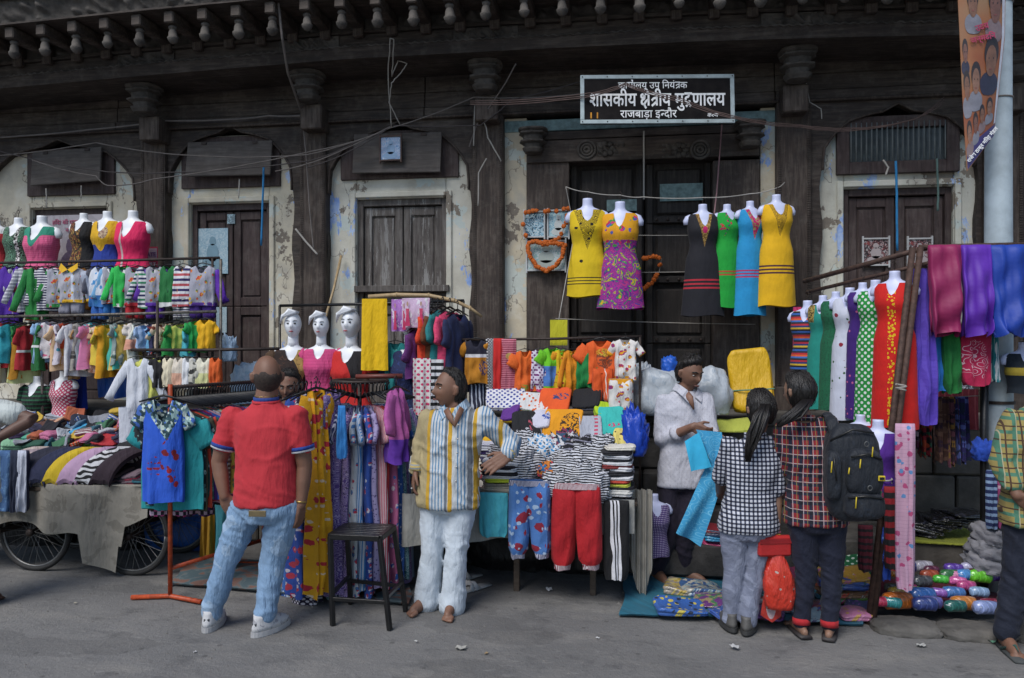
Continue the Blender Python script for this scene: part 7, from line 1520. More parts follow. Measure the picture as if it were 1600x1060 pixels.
TOE = {'tl': V([-.03, .15, 0]), 'tr': V([.05, .15, 0])}
bw = fab('#c6c8d0', (('vs', .024, .42), '#3c4258'), (('hs', .024, .42), '#3c4258'), ([('vs', .024, .42), ('hs', .024, .42)], '#0c0d16'), wr=.5, wear=.1, flat=1)
rp = fab('#841f28', (('vs', .052, .34), '#1a1c34'), (('hs', .052, .34), '#20203a'), ([('vs', .052, .34), ('hs', .052, .34)], '#0e0e1c'), (('vs', .052, .07, 50.6), '#b0a4a4'), (('hs', .052, .07, 50.6), '#b0a4a4'), (('vs', .052, .05, 50.2), '#8a8444'), wr=.5, flat=1)
s1, q1 = girl('young woman in a black and white checked shirt seen from behind', (1158, 984), dict(head=(1188, 640), nk=(1180, 682), shl=(1140, 696), shr=(1204, 694), hl=(1148, 812), hr=(1190, 812), el=(1126, 750, -.10), wl=(1124, 768, -.32), er=(1214, 772), wr=(1212, 838, .02), kl=(1148, 890), kr=(1178, 890), al=(1141, 972), ar=(1168, 978, .04)), bw, fab('#767c90', (('noise', .1, .55), '#868ca0'), wr=.8), 1.05, (-.35, .92, -.12), [(1196, 632, .10), (1190, 650, .16), (1180, 675, .17), (1172, 700, .17), (1168, 722, .16)], SK2, .92, 2.0)
s2, q2 = girl('young woman in a red checked shirt with a backpack seen from behind', (1272, 994), dict(head=(1248, 612), nk=(1256, 655), shl=(1226, 668), shr=(1292, 662), hl=(1252, 800), hr=(1298, 800), el=(1217, 735, -.05), wl=(1222, 765, -.25), er=(1306, 735, -.02), wr=(1300, 785, -.10), kl=(1259, 892), kr=(1300, 892), al=(1252, 978), ar=(1296, 982, .02)), rp, fab('#10162c', wr=.8), 1.0, (-.62, .78, -.08), [(1262, 625, .09), (1250, 640, .14), (1236, 652, .16), (1224, 660, .15), (1216, 668, .14)], SK2, 1.0, 4.0)
for s, q, c_ in ((s1, q1, (.10, .095, .09)), (s2, q2, (.03, .025, .025))):
    sm = plain('shoe_leather_%d' % int(c_[0] * 100), c_, .6)
    for a, t in (('al', 'tl'), ('ar', 'tr')):
        if s is s1: shoe(s, q[a], q[a] + TOE[t], sm, plain('dark_sole', (.04, .04, .04), .8) if 'dark_sole' not in bpy.data.materials else bpy.data.materials['dark_sole'])
        else:
            A = q[a] * V([1, 1, 0]); so_ = MB(); so_.tube([A - TOE[t] * .5 + V([0, 0, .012]), A + V([0, 0, .012]), A + TOE[t] * 1.35 + V([0, 0, .012])], [.0115, .014, .0115], 14, flat=3.1); so_.build('sandal', sm, s.T, smooth=True)
            s.band('trouser_hem', q[a] + V([0, 0, .03]), V([0, .1, 1]), .050, .035, fab('#a81c24'))
# the bag on the back
BP = thing('backpack', 'dark blue backpack with yellow zip pulls on the young woman in red checks', 'backpack', P(1330, 800, s2.off + .14)); bo = np.array(BP.location); M_pack = fab('#141a24', (('noise', .05, .6), '#1c2430'), wr=.7, rough=.7); M_pull = plain('yellow_pull', (.62, .46, .02), .5)
def packshape(name, cx, cz, w, h, d, y, par, amp=.05):
    n = 18; rows = []
    for i in range(n):
        th = math.pi * i / (n - 1); row = []
        for j in range(32):
            a = math.pi * j / 16; e = V([math.sin(th) * math.cos(a), math.sin(th) * math.sin(a), math.cos(th)]); f = np.sign(e) * np.abs(e) ** .55; k = 1 + amp * mnoise.noise(Vector(e * 2.5)); row.append((cx + f[0] * w / 2 * k, y + f[1] * d / 2 * k, cz + f[2] * h / 2 * k))
        rows.append(row)
    return MB().grid(np.array(rows), True).build(name, M_pack, par, smooth=True)
BP.scale = (.80, .9, .96)
body = packshape('pack_body', 0, .23, .36, .56, .2, .0, BP); fp = packshape('front_pocket', .05, .25, .24, .26, .12, -.10, BP); lp = packshape('lower_pocket', .05, .06, .26, .15, .14, -.10, BP); packshape('side_pocket', -.14, .22, .10, .28, .12, -.07, BP)
for pts, par in (([(-.05, -.165, .34), (.06, -.17, .36), (.15, -.155, .33)], fp), ([(-.07, -.165, .11), (.05, -.178, .125), (.16, -.165, .11)], lp), ([(-.16, -.07, .42), (-.02, -.105, .49), (.12, -.09, .47)], body), ([(-.15, -.13, .33), (-.135, -.135, .2)], body)):
    MB().tube([V(p) for p in pts], .006, 6).build('zip', plain('black_zip', (.01, .01, .01), .4) if 'black_zip' not in bpy.data.materials else bpy.data.materials['black_zip'], par, smooth=True)
for p, dz in (((-.165, -.14, .31), .09), ((.01, -.172, .33), .07), ((.09, -.165, .40), .08), ((-.02, -.182, .12), .09), ((-.06, -.165, .28), .05)): MB().tube([V(p), V(p) + V([-.008, -.008, -dz * .7])], [.004, .005], 6).build('zip_pull', M_pull, BP, smooth=True)
MB().box((.145, -.168, .225), (.045, .008, .03)).build('badge', M_pull, BP, bevel=.003); MB().box((.145, -.173, .225), (.03, .006, .014)).build('badge_mark', M_black, BP)
for k in range(2): a = np.linspace(0, 2 * math.pi, 13); c = ((.07, -.17, .17), (.05, -.165, .415))[k]; MB().tube([V(c) + V([.014 * math.cos(t_), 0, .014 * math.sin(t_)]) for t_ in a], .003, 5).build('metal_ring', M_rim, BP)
SC_ = V([.80, .9, .96]); st_ = [P(1296, 652, s2.off + .10) - bo, P(1300, 660, s2.off + .14) - bo, P(1308, 690, s2.off + .15) - bo, P(1316, 712, s2.off + .14) - bo]
MB().tube([p / SC_ for p in st_], [.035, .04, .04, .035], 10, flat=.35).build('shoulder_strap', M_pack, BP, smooth=True)
st_ = [P(1288, 655, s2.off - .02) - bo, P(1292, 647, s2.off + .05) - bo, P(1296, 652, s2.off + .10) - bo]; MB().tube([p / SC_ for p in st_], .035, 10, flat=.35).build('shoulder_strap', M_pack, BP, smooth=True)
# purse and carrier bag in the hand of the first
hp = q1['wr'] + s1.b
pr_ = MB().box((0, 0, 0), (.20, .04, .12)).build('purse', plain('red_leather', (.42, .02, .02), .4, var=.15), None, P(1210, 853, s1.off + .06), .25, bevel=.012); tag(pr_, 'small red purse held by the young woman in black and white checks', 'purse')
MB().box((.0, -.022, .03), (.19, .004, .03), 0).build('flap', plain('dark_red_leather', (.28, .012, .015), .4), pr_, bevel=.002)
cb = thing('carrier_bag', 'thin orange red carrier bag hanging from the hand of the young woman in checks', 'bag', P(1213, 868, s1.off + .05)); co_ = np.array(cb.location)
rows = []
for i in range(16):
    t_ = i / 15; w = interp([(0, .012), (.15, .04), (.4, .075), (.8, .09), (1, .07)], t_); row = []
    for j in range(24):
        a = 2 * math.pi * j / 24; k = 1 + .30 * mnoise.noise(Vector((math.cos(a) * 2.5, math.sin(a) * 2.5, t_ * 4))) + .15 * abs(mnoise.noise(Vector((math.cos(a) * 6, math.sin(a) * 6, t_ * 3)))); row.append((w * math.cos(a) * k + .02 * t_, w * .5 * math.sin(a) * k, -.36 * t_ + .05))
    rows.append(row)
MB().grid(np.array(rows), True, 0, True, True).build('bag_body', fab('#c8321e', (('vor', .035, .20), '#b8a8a0'), coat=.6, rough=.35, wr=1.0), cb, smooth=True)
MB().prism([(-.085, -.36), (-.02, -.40), (.03, -.36), (.045, -.10), (.015, -.02), (-.02, -.04), (-.05, -.14)], .02, .034).build('flat_packet', fab('#b42c22', (('ell', -.01, -.28, .03, .10), '#b8a0a4'), coat=.6, wr=.9), cb)
for q_ in (-1, 1): MB().tube([(q_ * .01, 0, .04), (q_ * .012, -.01, .09), (0, -.01, .12)], .006, 6).build('handle', fab('#d8341c'), cb)
for k, c_ in enumerate(('#c8a040', '#b06a8c')): s1.band('bangle', q1['wr'] + (q1['er'] - q1['wr']) * (.05 + .06 * k), q1['er'] - q1['wr'], .028, .008, fab(c_))

# --- man at the right edge
def edge_man():
    s = Person('man in a yellow and green checked shirt cut off at the right edge', G(1618, 1015), SK1); J = s.J
    shl, shr, nk = J(1582, 655), J(1672, 655), J(1628, 634); hl, hr = J(1598, 800), J(1646, 800); el, wl = J(1564, 722, .03), J(1590, 775, .12); er, wr = J(1690, 730), J(1688, 800)
    kl, kr = J(1588, 900), J(1650, 900); al, ar = J(1572, 996, .02), J(1650, 1005, .02); tl, tr = al + V([-.01, -.16, 0]), ar + V([.06, -.15, 0])
    s.head(J(1632, 590), (.2, .95, 0)); s.limb(s.mb, [J(1630, 606), nk], [.055, .062]); s.torso(s.mb, hl, hr, shl, shr, nk, MALE)
    for a, b, c in ((shl, el, wl), (shr, er, wr)): s.limb(s.mb, [a, b, c], [.05, .042, .03])
    s.hand(wl, V([.6, -.1, -.5]), V([0, -.5, 1]), V([.3, 1, 0]), .4); s.hand(wr, V([0, 0, -1]), V([0, 1, 0]), V([-1, 0, 0]), .4)
    for a, b, c, t in ((hl, kl, al, tl), (hr, kr, ar, tr)): s.limb(s.mb, [a, b, c], [.085, .058, .04]); s.foot(c, t)
    s.skinned(); s.hair(lambda x, y, z: 3 * ((y + .15) * 1.5 + max(0, z - .4) * 2 if z > -.5 else 0), .013, 2)
    ck = fab('#9a8a50', (('vs', .075, .25), '#4a7a64'), (('hs', .075, .25), '#4a7a64'), (('vs', .075, .10, 50.5), '#4a3424'), (('hs', .075, .10, 50.5), '#4a3424'), (('vs', .075, .06, 50.75), '#b0a888'), wr=.5, flat=1)
    m = MB(); s.torso(m, hl, hr, shl, shr, nk, [(.0, .195, .145), (.2, .188, .142), (.5, .175, .138), (.68, .185, .136), (.82, .19, .12), (.91, .156, .096), (.97, .09, .074), (1, .07, .065)], 0, .05, .99)
    for a, b, c in ((shl, el, wl), (shr, er, wr)): s.limb(m, [a, b, b * .3 + c * .7], [.066, .060, .050])
    s.wear('checked_shirt', m, ck, .011, .012, 4, 6., sx=7)
    m = MB(); s.torso(m, hl, hr, shl, shr, nk, [(0, .12, .115), (.06, .168, .128), (.2, .165, .126)], 0, 0, .2)
    for a, b, c in ((hl, kl, al), (hr, kr, ar)): s.limb(m, [a, b, c + V([0, 0, .03])], [.095, .074, .066])
    s.wear('dark_jeans', m, fab('#131a2c', wr=.8), .011, .010, 3, 7., cross=1.0)
    for a, t in ((al, tl), (ar, tr)):
        A = a * V([1, 1, 0]); d = (t - a) * V([1, 1, 0]); q = MB(); q.tube([A - d * .45 + V([0, 0, .010]), A + d * .3 + V([0, 0, .010]), A + d * 1.35 + V([0, 0, .010])], [.0115, .014, .012], 14, flat=3.2); q.build('sandal', plain('sandal_foam', (.045, .05, .05), .7) if 'sandal_foam' not in bpy.data.materials else bpy.data.materials['sandal_foam'], s.T, smooth=True)
        MB().tube([A + V([-.045, 0, .02]) + d * .3, A + d * .75 + V([0, 0, .066]), A + d * 1.05 + V([0, 0, .05]), A + d * .75 + V([0, 0, .066]), A + V([.045, 0, .02]) + d * .3], .007, 6).build('sandal_strap', plain('green_strap', (.05, .12, .10), .6) if 'green_strap' not in bpy.data.materials else bpy.data.materials['green_strap'], s.T, smooth=True)
edge_man()
def side_person():
    s = Person('person in a white tee with bent arm cut off at the left edge', G(-42, 948), SK3); J = s.J
    shl, shr, nk = J(-88, 642), J(-8, 640), J(-48, 622); hl, hr = J(-72, 772), J(-26, 772); er, wr = J(52, 655, -.02), J(-2, 684, .10); el, wl = J(-105, 715), J(-100, 775)
    s.head(J(-48, 580), (.3, .9, 0)); s.limb(s.mb, [J(-48, 596), nk], [.055, .06]); s.torso(s.mb, hl, hr, shl, shr, nk, MALE)
    s.limb(s.mb, [shr, er, er * .5 + wr * .5, wr], [.050, .040, .038, .028]); s.limb(s.mb, [shl, el, wl], [.05, .042, .03]); s.hand(wr, V([-1, 0, -.2]), V([0, -.2, 1]), V([0, 1, 0]), .4); s.hand(wl, V([0, 0, -1]), V([0, 1, 0]), V([1, 0, 0]), .4)
    kl, kr, al, ar = J(-74, 860), J(-30, 860), J(-74, 940), J(-28, 942)
    for a, b, c in ((hl, kl, al), (hr, kr, ar)): s.limb(s.mb, [a, b, c], [.085, .058, .04]); s.foot(c, c + V([0, .15, 0]))
    s.skinned(); s.hair(lambda x, y, z: 3 * ((y + .15) * 1.5 + max(0, z - .4) * 2 if z > -.5 else 0), .013, 2)
    m = MB(); s.torso(m, hl, hr, shl, shr, nk, [(.0, .19, .142), (.2, .185, .14), (.5, .17, .135), (.68, .182, .134), (.82, .186, .118), (.91, .152, .094), (.97, .085, .07), (1, .066, .062)], 0, .05, .99)
    for a, b in ((shl, el), (shr, er)): s.limb(m, [a, a * .45 + b * .55], [.068, .072])
    s.wear('white_tee', m, fab('#bfc6c4', wr=.6), .011, .012, 4, 9.)
    m = MB(); s.torso(m, hl, hr, shl, shr, nk, [(0, .12, .115), (.06, .168, .128), (.2, .165, .126)], 0, 0, .2)
    for a, b, c in ((hl, kl, al), (hr, kr, ar)): s.limb(m, [a, b, c + V([0, 0, .03])], [.092, .072, .064])
    s.wear('dark_jeans', m, fab('#1c2434', wr=.8), .012, .010, 3, 2.)
side_person()
def seller_woman():
    s = Person('dark haired woman peering out between the red polo and the gowns', (P(452, 640, 1.62)[0], -1.62, 0), SK1, h=.95); J = s.J
    shl, shr, nk = J(424, 652), J(478, 652), J(451, 636); hl, hr = J(436, 755), J(468, 755); el, wl = J(416, 705), J(432, 740, .1); er, wr = J(484, 705), J(470, 740, .1)
    s.head(J(452, 603, .02), (.12, -.93, -.28), sc=.98); s.limb(s.mb, [J(452, 616), nk], [.048, .052]); s.torso(s.mb, hl, hr, shl, shr, nk, FEM)
    for a, b, c in ((shl, el, wl), (shr, er, wr)): s.limb(s.mb, [a, b, c], [.042, .035, .025]); s.hand(c, V([0, -.5, -.5]), V([0, -.5, .5]), V([0, 0, -1]), .4, .9)
    kl, kr, al, ar = J(438, 835), J(466, 835), J(440, 895), J(464, 895)
    for a, b, c in ((hl, kl, al), (hr, kr, ar)): c = V([c[0], c[1], .08]); s.limb(s.mb, [a, b, c], [.08, .054, .036]); s.foot(c, c + V([0, -.14, 0]), .9)
    s.skinned(); s.face(.004); s.hair(lambda x, y, z: 3 * ((y + .22) * 1.4 + max(0, z - .52) * 2.2 if z > -.8 else 0) - 2 * max(0, .25 - z) * (y < -.2), .014, 9, .003)
    m = MB(); s.torso(m, hl, hr, shl, shr, nk, [(0, .19, .15), (.32, .155, .118), (.45, .14, .108), (.65, .158, .122), (.80, .164, .106), (.90, .136, .084), (.96, .08, .064), (1, .058, .055)], 0, .02, .98)
    for a, b in ((shl, el), (shr, er)): s.limb(m, [a, b], [.056, .05])
    s.limb(m, [(hl + hr) / 2, V([0, 0, .12])], [.17, .2]); s.wear('plum_kurta', m, fab('#3a2030', (('vor', .04, .25), '#7a4a5c'), wr=.6), .012, .010, 4, 3.)
    MB().lathe([(.0005, -.002), (.004, 0), (.0005, .002)], tuple(J(452, 594, .125)), 10, M=Matrix.Rotation(R(90), 3, 'X')).build('bindi', plain('bindi_red', (.3, .01, .02), .5), s.T)
seller_woman()
# a pair of sandals left on the road
for k, (px, py) in enumerate(((741, 922), (728, 906))):
    p = G(px, py); sd_ = thing('sandal', ['white slip-on sandal on the road under the table', 'second white sandal half hidden behind the trouser leg'][k], 'sandal', p, R(-38), 'sandals under the table')
    MB().tube([(0, -.13, .014), (0, -.05, .014), (0, .05, .014), (0, .13, .014)], [.012, .0145, .0135, .0115], 16, flat=3.2).build('sole', plain('pale_sole', (.42, .42, .42), .7) if k == 0 else bpy.data.materials['pale_sole'], sd_, smooth=True)
    for y0, y1 in ((-.07, .0), (.01, -.06)): MB().tube([(-.046, y0, .016), (-.025, (y0 * 2 + y1) / 3, .055), (.025, (y0 + 2 * y1) / 3, .055), (.046, y1, .016)], .018, 8, flat=.3).build('strap', plain('pale_strap', (.5, .5, .51), .6) if 'pale_strap' not in bpy.data.materials else bpy.data.materials['pale_strap'], sd_, smooth=True)
# ================================================================== sign, pole, pictures, cables, litter
def glyph_text(body, size, mat, parent, x, y, z, bold=.012, align='LEFT', name='lettering', wide=1.0, shear=0.0):
    c = bpy.data.curves.new('txt', 'FONT'); c.body = body; c.size = size; c.offset = bold * size; c.extrude = .0012; c.align_x = align; c.shear = shear; c.resolution_u = 3
    o = bpy.data.objects.new('txt', c); COL.objects.link(o); dg = bpy.context.evaluated_depsgraph_get(); dg.update()
    me = bpy.data.meshes.new_from_object(o.evaluated_get(dg)); bpy.data.objects.remove(o)
    n = len(me.vertices); co = np.empty(n * 3); me.vertices.foreach_get('co', co); co = co.reshape(-1, 3); w = (co[:, 0].min(), co[:, 0].max()) if n else (0, 0)
    q = np.stack([co[:, 0] * wide, -co[:, 2], co[:, 1]], 1); me.vertices.foreach_set('co', q.ravel()); me.update(); me.materials.clear(); me.materials.append(mat)
    b = bpy.data.objects.new(name, me); COL.objects.link(b); b.parent = parent; b.location = (x, y, z); return b, w[0] * wide, w[1] * wide
def stroke(mb, pts, w, y):
    """a flat brush stroke in (x, z)"""
    p = [V(q, float) for q in pts]; L, Rr = [], []
    for i in range(len(p)):
        d = p[min(i + 1, len(p) - 1)] - p[max(i - 1, 0)]; d /= np.linalg.norm(d) + 1e-9; n = V([-d[1], d[0]]) * w / 2; L.append(p[i] + n); Rr.append(p[i] - n)
    mb.grid(np.array([[(a[0], y, a[1]) for a in L], [(a[0], y, a[1]) for a in Rr]]))
def spl(pts, k=6):
    o = []; P_ = [V(q, float) for q in pts]; P_ = [2 * P_[0] - P_[1]] + P_ + [2 * P_[-1] - P_[-2]]
    for i in range(1, len(P_) - 2):
        for j in range(k): t = j / k; a, b, c, d = P_[i - 1:i + 3]; o.append(.5 * ((2 * b) + (c - a) * t + (2 * a - 5 * b + 4 * c - d) * t * t + (3 * b - a - 3 * c + d) * t ** 3))
    o.append(P_[-2]); return o
HL = .62                                     # headline height of the script in em
def cluster(kind, em, w):
    """conjunct letters drawn by brush; returns strokes and advance in em"""
    if kind == 'ksha': return [[(.28, HL), (.66, HL)], [(.54, HL), (.54, 0)], spl([(.20, .60), (.06, .56), (.06, .44), (.20, .42), (.27, .52), (.24, .36), (.10, .28), (.08, .12), (.24, .08), (.36, .22), (.54, .34)]), spl([(.24, .09), (.30, -.04), (.38, -.14)])], .66
    if kind == 'tra': return [[(0, HL), (.56, HL)], [(.44, HL), (.44, 0)], spl([(.44, .40), (.24, .38), (.10, .26)]), [(.44, .22), (.10, -.02)]], .56
    if kind == 'dra': return [[(0, HL), (.52, HL)], [(.30, HL), (.30, .46)], spl([(.30, .46), (.10, .40), (.10, .20), (.28, .16), (.36, .24), (.30, .10), (.42, -.06)]), [(.30, .12), (.10, -.06)]], .52
    if kind == 'nhalf': return [[(0, HL), (.34, HL)], spl([(.34, .32), (.16, .32), (.08, .24), (.14, .18), (.20, .26)])], .34
    if kind == 'rya': return [[(0, HL), (.60, HL)], [(.48, HL), (.48, 0)], spl([(.10, .54), (.20, .44), (.12, .26), (.22, .12), (.36, .16), (.48, .22)]), spl([(.40, .84), (.52, .88), (.56, .76), (.50, .66)])], .60
def write_line(tokens, size, mat, parent, xc, y, z, bold, wide, target):
    """runs of letters and brush-drawn conjuncts set on one headline, centred on xc and fitted to a width"""
    x = 0; made = []
    for t_ in tokens:
        if t_.startswith('@'):
            st, adv = cluster(t_[1:], 1, 1); mb = MB()
            for sk in st: stroke(mb, [(q[0] * size * wide, q[1] * size) for q in sk], (.085 + bold * 2.2) * size, 0)
            b = mb.build('lettering', mat, parent); b.location = (x, y - .0013, z); made.append(b); x += adv * size * wide
        elif t_ == ' ': x += .26 * size * wide
        else:
            b, a0, a1 = glyph_text(t_, size, mat, parent, x, y, z, bold, wide=wide); b.location.x = x; made.append(b); x += max(0, a1)
    f = target / x
    for b in made: b.location.x = xc - target / 2 + b.location.x * f; b.scale = (f, 1, 1)
SG = thing('sign_board', 'black painted sign board with white Hindi lettering above the great door', 'sign', P(1027, 194, .62)); SG.rotation_euler = (R(-4), 0, R(7.5)); so = np.array(SG.location); s = S(1027, .62)
sw, sh_ = 240 / s, 78 / s
M_sign = plain('sign_black', (.010, .009, .010), .85, var=.3, scale=10, col2=(.018, .016, .016), Specular_IOR_Level=.1); M_frame = plain('pale_blue_frame', (.42, .50, .52), .6, var=.3, scale=12); M_let = plain('white_sign_paint', (.86, .87, .88), .6, var=.12, scale=20)
MB().box((0, 0, sh_ / 2), (sw, .02, sh_)).build('board', M_sign, SG)
q = MB(); fw = .032
q.box((0, -.003, fw / 2), (sw, .03, fw)); q.box((0, -.003, sh_ - fw / 2), (sw, .03, fw)); q.box((-sw / 2 + fw / 2, -.004, sh_ / 2), (fw, .03, sh_ - 2 * fw + .002)); q.box((sw / 2 - fw / 2, -.004, sh_ / 2), (fw, .03, sh_ - 2 * fw + .002)); q.build('frame', M_frame, SG, bevel=.003)
for k in range(14):
    x_, z_ = (-sw / 2 + .016 + (sw - .032) * (k % 7) / 6, .016 if k < 7 else sh_ - .016); MB().lathe([(.001, 0), (.005, .002), (.004, .005), (.001, .006)], (x_, -.018, z_), 8, M=Matrix.Rotation(R(90), 3, 'X')).build('nail', M_iron, SG)
yl = -.0125
write_line(['का', '@rya', 'ालय', ' ', 'उप', ' ', 'निय' if False else 'ि' + 'नयं', '@tra', 'क'], .078, M_let, SG, -.035, yl, sh_ * .72, .004, 1.0, 108 / s)
write_line(['शासकीय', ' ', '@ksha', 'े', '@tra', 'ीय', ' ', 'मु', '@dra', 'णालय'], .155, M_let, SG, .0, yl, sh_ * .365, .016, .9, 212 / s)
write_line(['राजबाड़ा', ' ', 'इ', '@nhalf', 'दौर'], .090, M_let, SG, -.07, yl, sh_ * .125, .008, 1.0, 88 / s)
glyph_text('करण', .045, M_let, SG, sw * .32, yl, sh_ * .13, .01, shear=.3)
for k in range(2): MB().box((-sw * .43 + .05 * k, -.0125, sh_ * .17), (.012, .004, .05)).build('orange_mark', plain('orange_mark', (.6, .25, .01), .6) if k == 0 else bpy.data.materials['orange_mark'], SG, bevel=.002)
for k in (-1, 1): MB().bar((k * sw * .4, .012, sh_ * .5), (k * sw * .4, .56, sh_ * .75), .03).build('bracket', M_iron, SG)

# --- electric pole with a banner
PO = thing('street_pole', 'pale blue grey painted pole carrying the banner', 'pole', (P(1560, 800, 1.42)[0], -1.42, 0)); M_pole = plain('pale_pole_paint', (.44, .52, .57), .6, var=.3, scale=6)
rp_ = 19 / S(1560, 1.42); MB().lathe([(rp_ * 1.12, 0), (rp_ * 1.08, 1.2), (rp_, 3.0), (rp_ * .95, 7.5)], n=24).build('shaft', M_pole, PO, smooth=True)
MB().lathe([(rp_ * 1.2, 0), (rp_ * 1.2, .02)], (0, 0, 1.30), 24).build('collar', M_iron, PO)
for z_ in (3.28, 3.9): MB().tube([(1.02 * rp_ * math.cos(a), 1.02 * rp_ * math.sin(a), z_) for a in np.linspace(0, 2 * math.pi, 25)], .006, 5).build('tie_wire', M_cable, PO)
BN = thing('banner', 'orange political style banner with portrait faces tied to the pole', 'banner', P(1530, 0, 1.6)); bo_ = np.array(BN.location); s = S(1530, 1.6)
# a curved sheet: from the pole towards the camera-left
lft = [(1494, -60), (1500, 60), (1504, 150), (1511, 268)]; rgt = [(1572, -60), (1570, 60), (1560, 150), (1553, 212)]
def bpt(u, w):                                # u across 0..1, w down 0..1
    l = V([np.interp(w, np.linspace(0, 1, 4), [p[k] for p in lft]) for k in (0, 1)]); r = V([np.interp(w, np.linspace(0, 1, 4), [p[k] for p in rgt]) for k in (0, 1)]); p = l * (1 - u) + r * u
    return P(p[0], p[1], 1.68 + .03 * math.sin(math.pi * u) - .06 * u) - bo_
def bpatch(name, u0, u1, w0, w1, mat, lift, shape='rect', n=12):
    if shape == 'rect': a = np.array([[bpt(u0 + (u1 - u0) * i / (n - 1), w0 + (w1 - w0) * j / (n - 1)) for i in range(n)] for j in range(n)]); a[:, :, 1] -= lift; return MB().grid(a).build(name, mat, BN, smooth=True)
    c = V([(u0 + u1) / 2, (w0 + w1) / 2]); a = []
    for r_ in (0.01, .4, .75, 1):
        row = []
        for k in range(20):
            t_ = 2 * math.pi * k / 20; x_, z_ = r_ * math.cos(t_), r_ * math.sin(t_)
            if shape == 'bust' and z_ > 0: x_ = math.copysign(min(1, abs(x_) ** .6), x_) if abs(x_) > .01 else 0
            row.append(bpt(c[0] + x_ * (u1 - u0) / 2, c[1] + z_ * (w1 - w0) / 2))
        a.append(row)
    a = np.array(a); a[:, :, 1] -= lift; return MB().grid(a, True).build(name, mat, BN, smooth=True)
t = NT('banner_print'); v = t.coord('obj'); M_ban = t.fin(t.ramp(t.noise(v, 3.0, 2.), [(.35, (.24, .07, .03)), (.5, (.28, .11, .045)), (.65, (.26, .15, .08))]), .45)
a = np.array([[bpt(i / 14, j / 23) for i in range(15)] for j in range(24)]); b_ = a.copy(); b_[:, :, 1] += .006
MB().grid(a).grid(b_).build('vinyl_sheet', M_ban, BN, smooth=True)
bpatch('blue_foot_strip', .02, .98, .90, .995, plain('banner_blue', (.05, .04, .16), .4), .003)
bpatch('white_edge', .93, .985, .0, .89, plain('banner_white', (.5, .52, .6), .4), .003)
M_fc = [plain('print_skin_%d' % k, c, .4, var=.3, scale=30) for k, c in enumerate(((.20, .10, .065), (.24, .13, .09), (.18, .085, .065)))]; M_ph = plain('print_hair', (.03, .022, .025), .4); M_pc = [plain('print_cloth_%d' % k, c, .4) for k, c in enumerate(((.20, .20, .24), (.03, .03, .06), (.22, .16, .17)))]
faces = [(.72, .44, .46, .24, 1), (.36, .56, .34, .20, 0), (.78, .17, .40, .20, 2), (.12, .60, .24, .18, 0), (.14, .83, .22, .12, 2), (.34, .80, .21, .12, 0), (.54, .765, .21, .12, 2), (.76, .73, .24, .13, 0), (.10, .40, .18, .15, 1), (.30, .16, .34, .16, 0)]
for k, (u, w, fw_, fh, cl) in enumerate(faces):
    w += .02; bpatch('print_shoulders', u - fw_ * .55, min(.93, u + fw_ * .55), w + fh * .28, w + fh * .85, M_pc[cl], .0035, 'bust'); bpatch('print_hair', u - fw_ * .36, u + fw_ * .36, w - fh * .56, w + fh * .22, M_ph, .0045, 'oval'); bpatch('print_face', u - fw_ * .28, u + fw_ * .28, w - fh * .36, w + fh * .40, M_fc[k % 3], .0055, 'oval')
    for q_ in (-1, 1): bpatch('print_eye', u + q_ * fw_ * .12 - .012, u + q_ * fw_ * .12 + .012, w - fh * .06, w - fh * .02, M_ph, .0065, 'oval')
    bpatch('print_mouth', u - fw_ * .09, u + fw_ * .09, w + fh * .20, w + fh * .235, plain('print_mouth', (.22, .07, .06), .4) if k == 0 else bpy.data.materials['print_mouth'], .0065, 'oval')
def banner_text(body, u, w, size, mat, rise):
    b, a0, a1 = glyph_text(body, size, mat, BN, 0, 0, 0, .02); p0, p1 = bpt(u, w), bpt(min(1, u + .5), w - rise); d = p1 - p0; d /= np.linalg.norm(d); up = V([0, 0, 1]) - d * d[2]; up /= np.linalg.norm(up); y_ = np.cross(up, d)
    b.matrix_local = Matrix(((d[0], y_[0], up[0], p0[0]), (d[1], y_[1], up[1], p0[1] - .02), (d[2], y_[2], up[2], p0[2]), (0, 0, 0, 1))); return b
M_mag = plain('magenta_print', (.45, .05, .12), .4)
banner_text('उदय', .34, .31, .055, M_mag, .03); banner_text('जन्मदिन', .22, .37, .050, M_mag, .03); banner_text('राजेश ठाकुर मित्र मंडल', .05, .972, .031, M_let, .0)

# --- framed picture, posters, garlands
def art(name, label, r, off, cols, frame_=None, cat='picture', sc=.04, parent=None, group=None, fig=None):
    xa, xb, za, zb_ = rx(*r, off); T = thing(name, label, cat, ((xa + xb) / 2, -off, za), 0, group); w, h = xb - xa, zb_ - za
    MB().box((0, .004, h / 2), (w, .008, h)).build('print', fab(('swirl', sc, cols), wr=.1, wear=.1, rough=.5), T)
    if frame_ is not None:
        f = MB(); g = .014; f.box((0, -.002, g / 2), (w + .01, .024, g)); f.box((0, -.002, h - g / 2), (w + .01, .024, g)); f.box((-w / 2, -.003, h / 2), (g, .024, h + .03)); f.box((w / 2, -.003, h / 2), (g, .024, h + .03)); f.build('frame', frame_, T, bevel=.002)
    if fig:                                   # a plain seated or standing figure in the print
        mb = MB()
        for (cx_, cz_, rw, rh) in ((0, .72, .11, .10), (0, .46, .20, .20), (0, .22, .34, .14)): mb.add([(cx_ * w + rw * w * math.cos(a), -.003, cz_ * h + rh * h * math.sin(a)) for a in np.linspace(0, 2 * math.pi, 16, endpoint=False)], [tuple(range(16))])
        mb.build('figure', fab(fig, wr=.1), T)
    return T
M_fr = plain('picture_frame', (.07, .035, .025), .5)
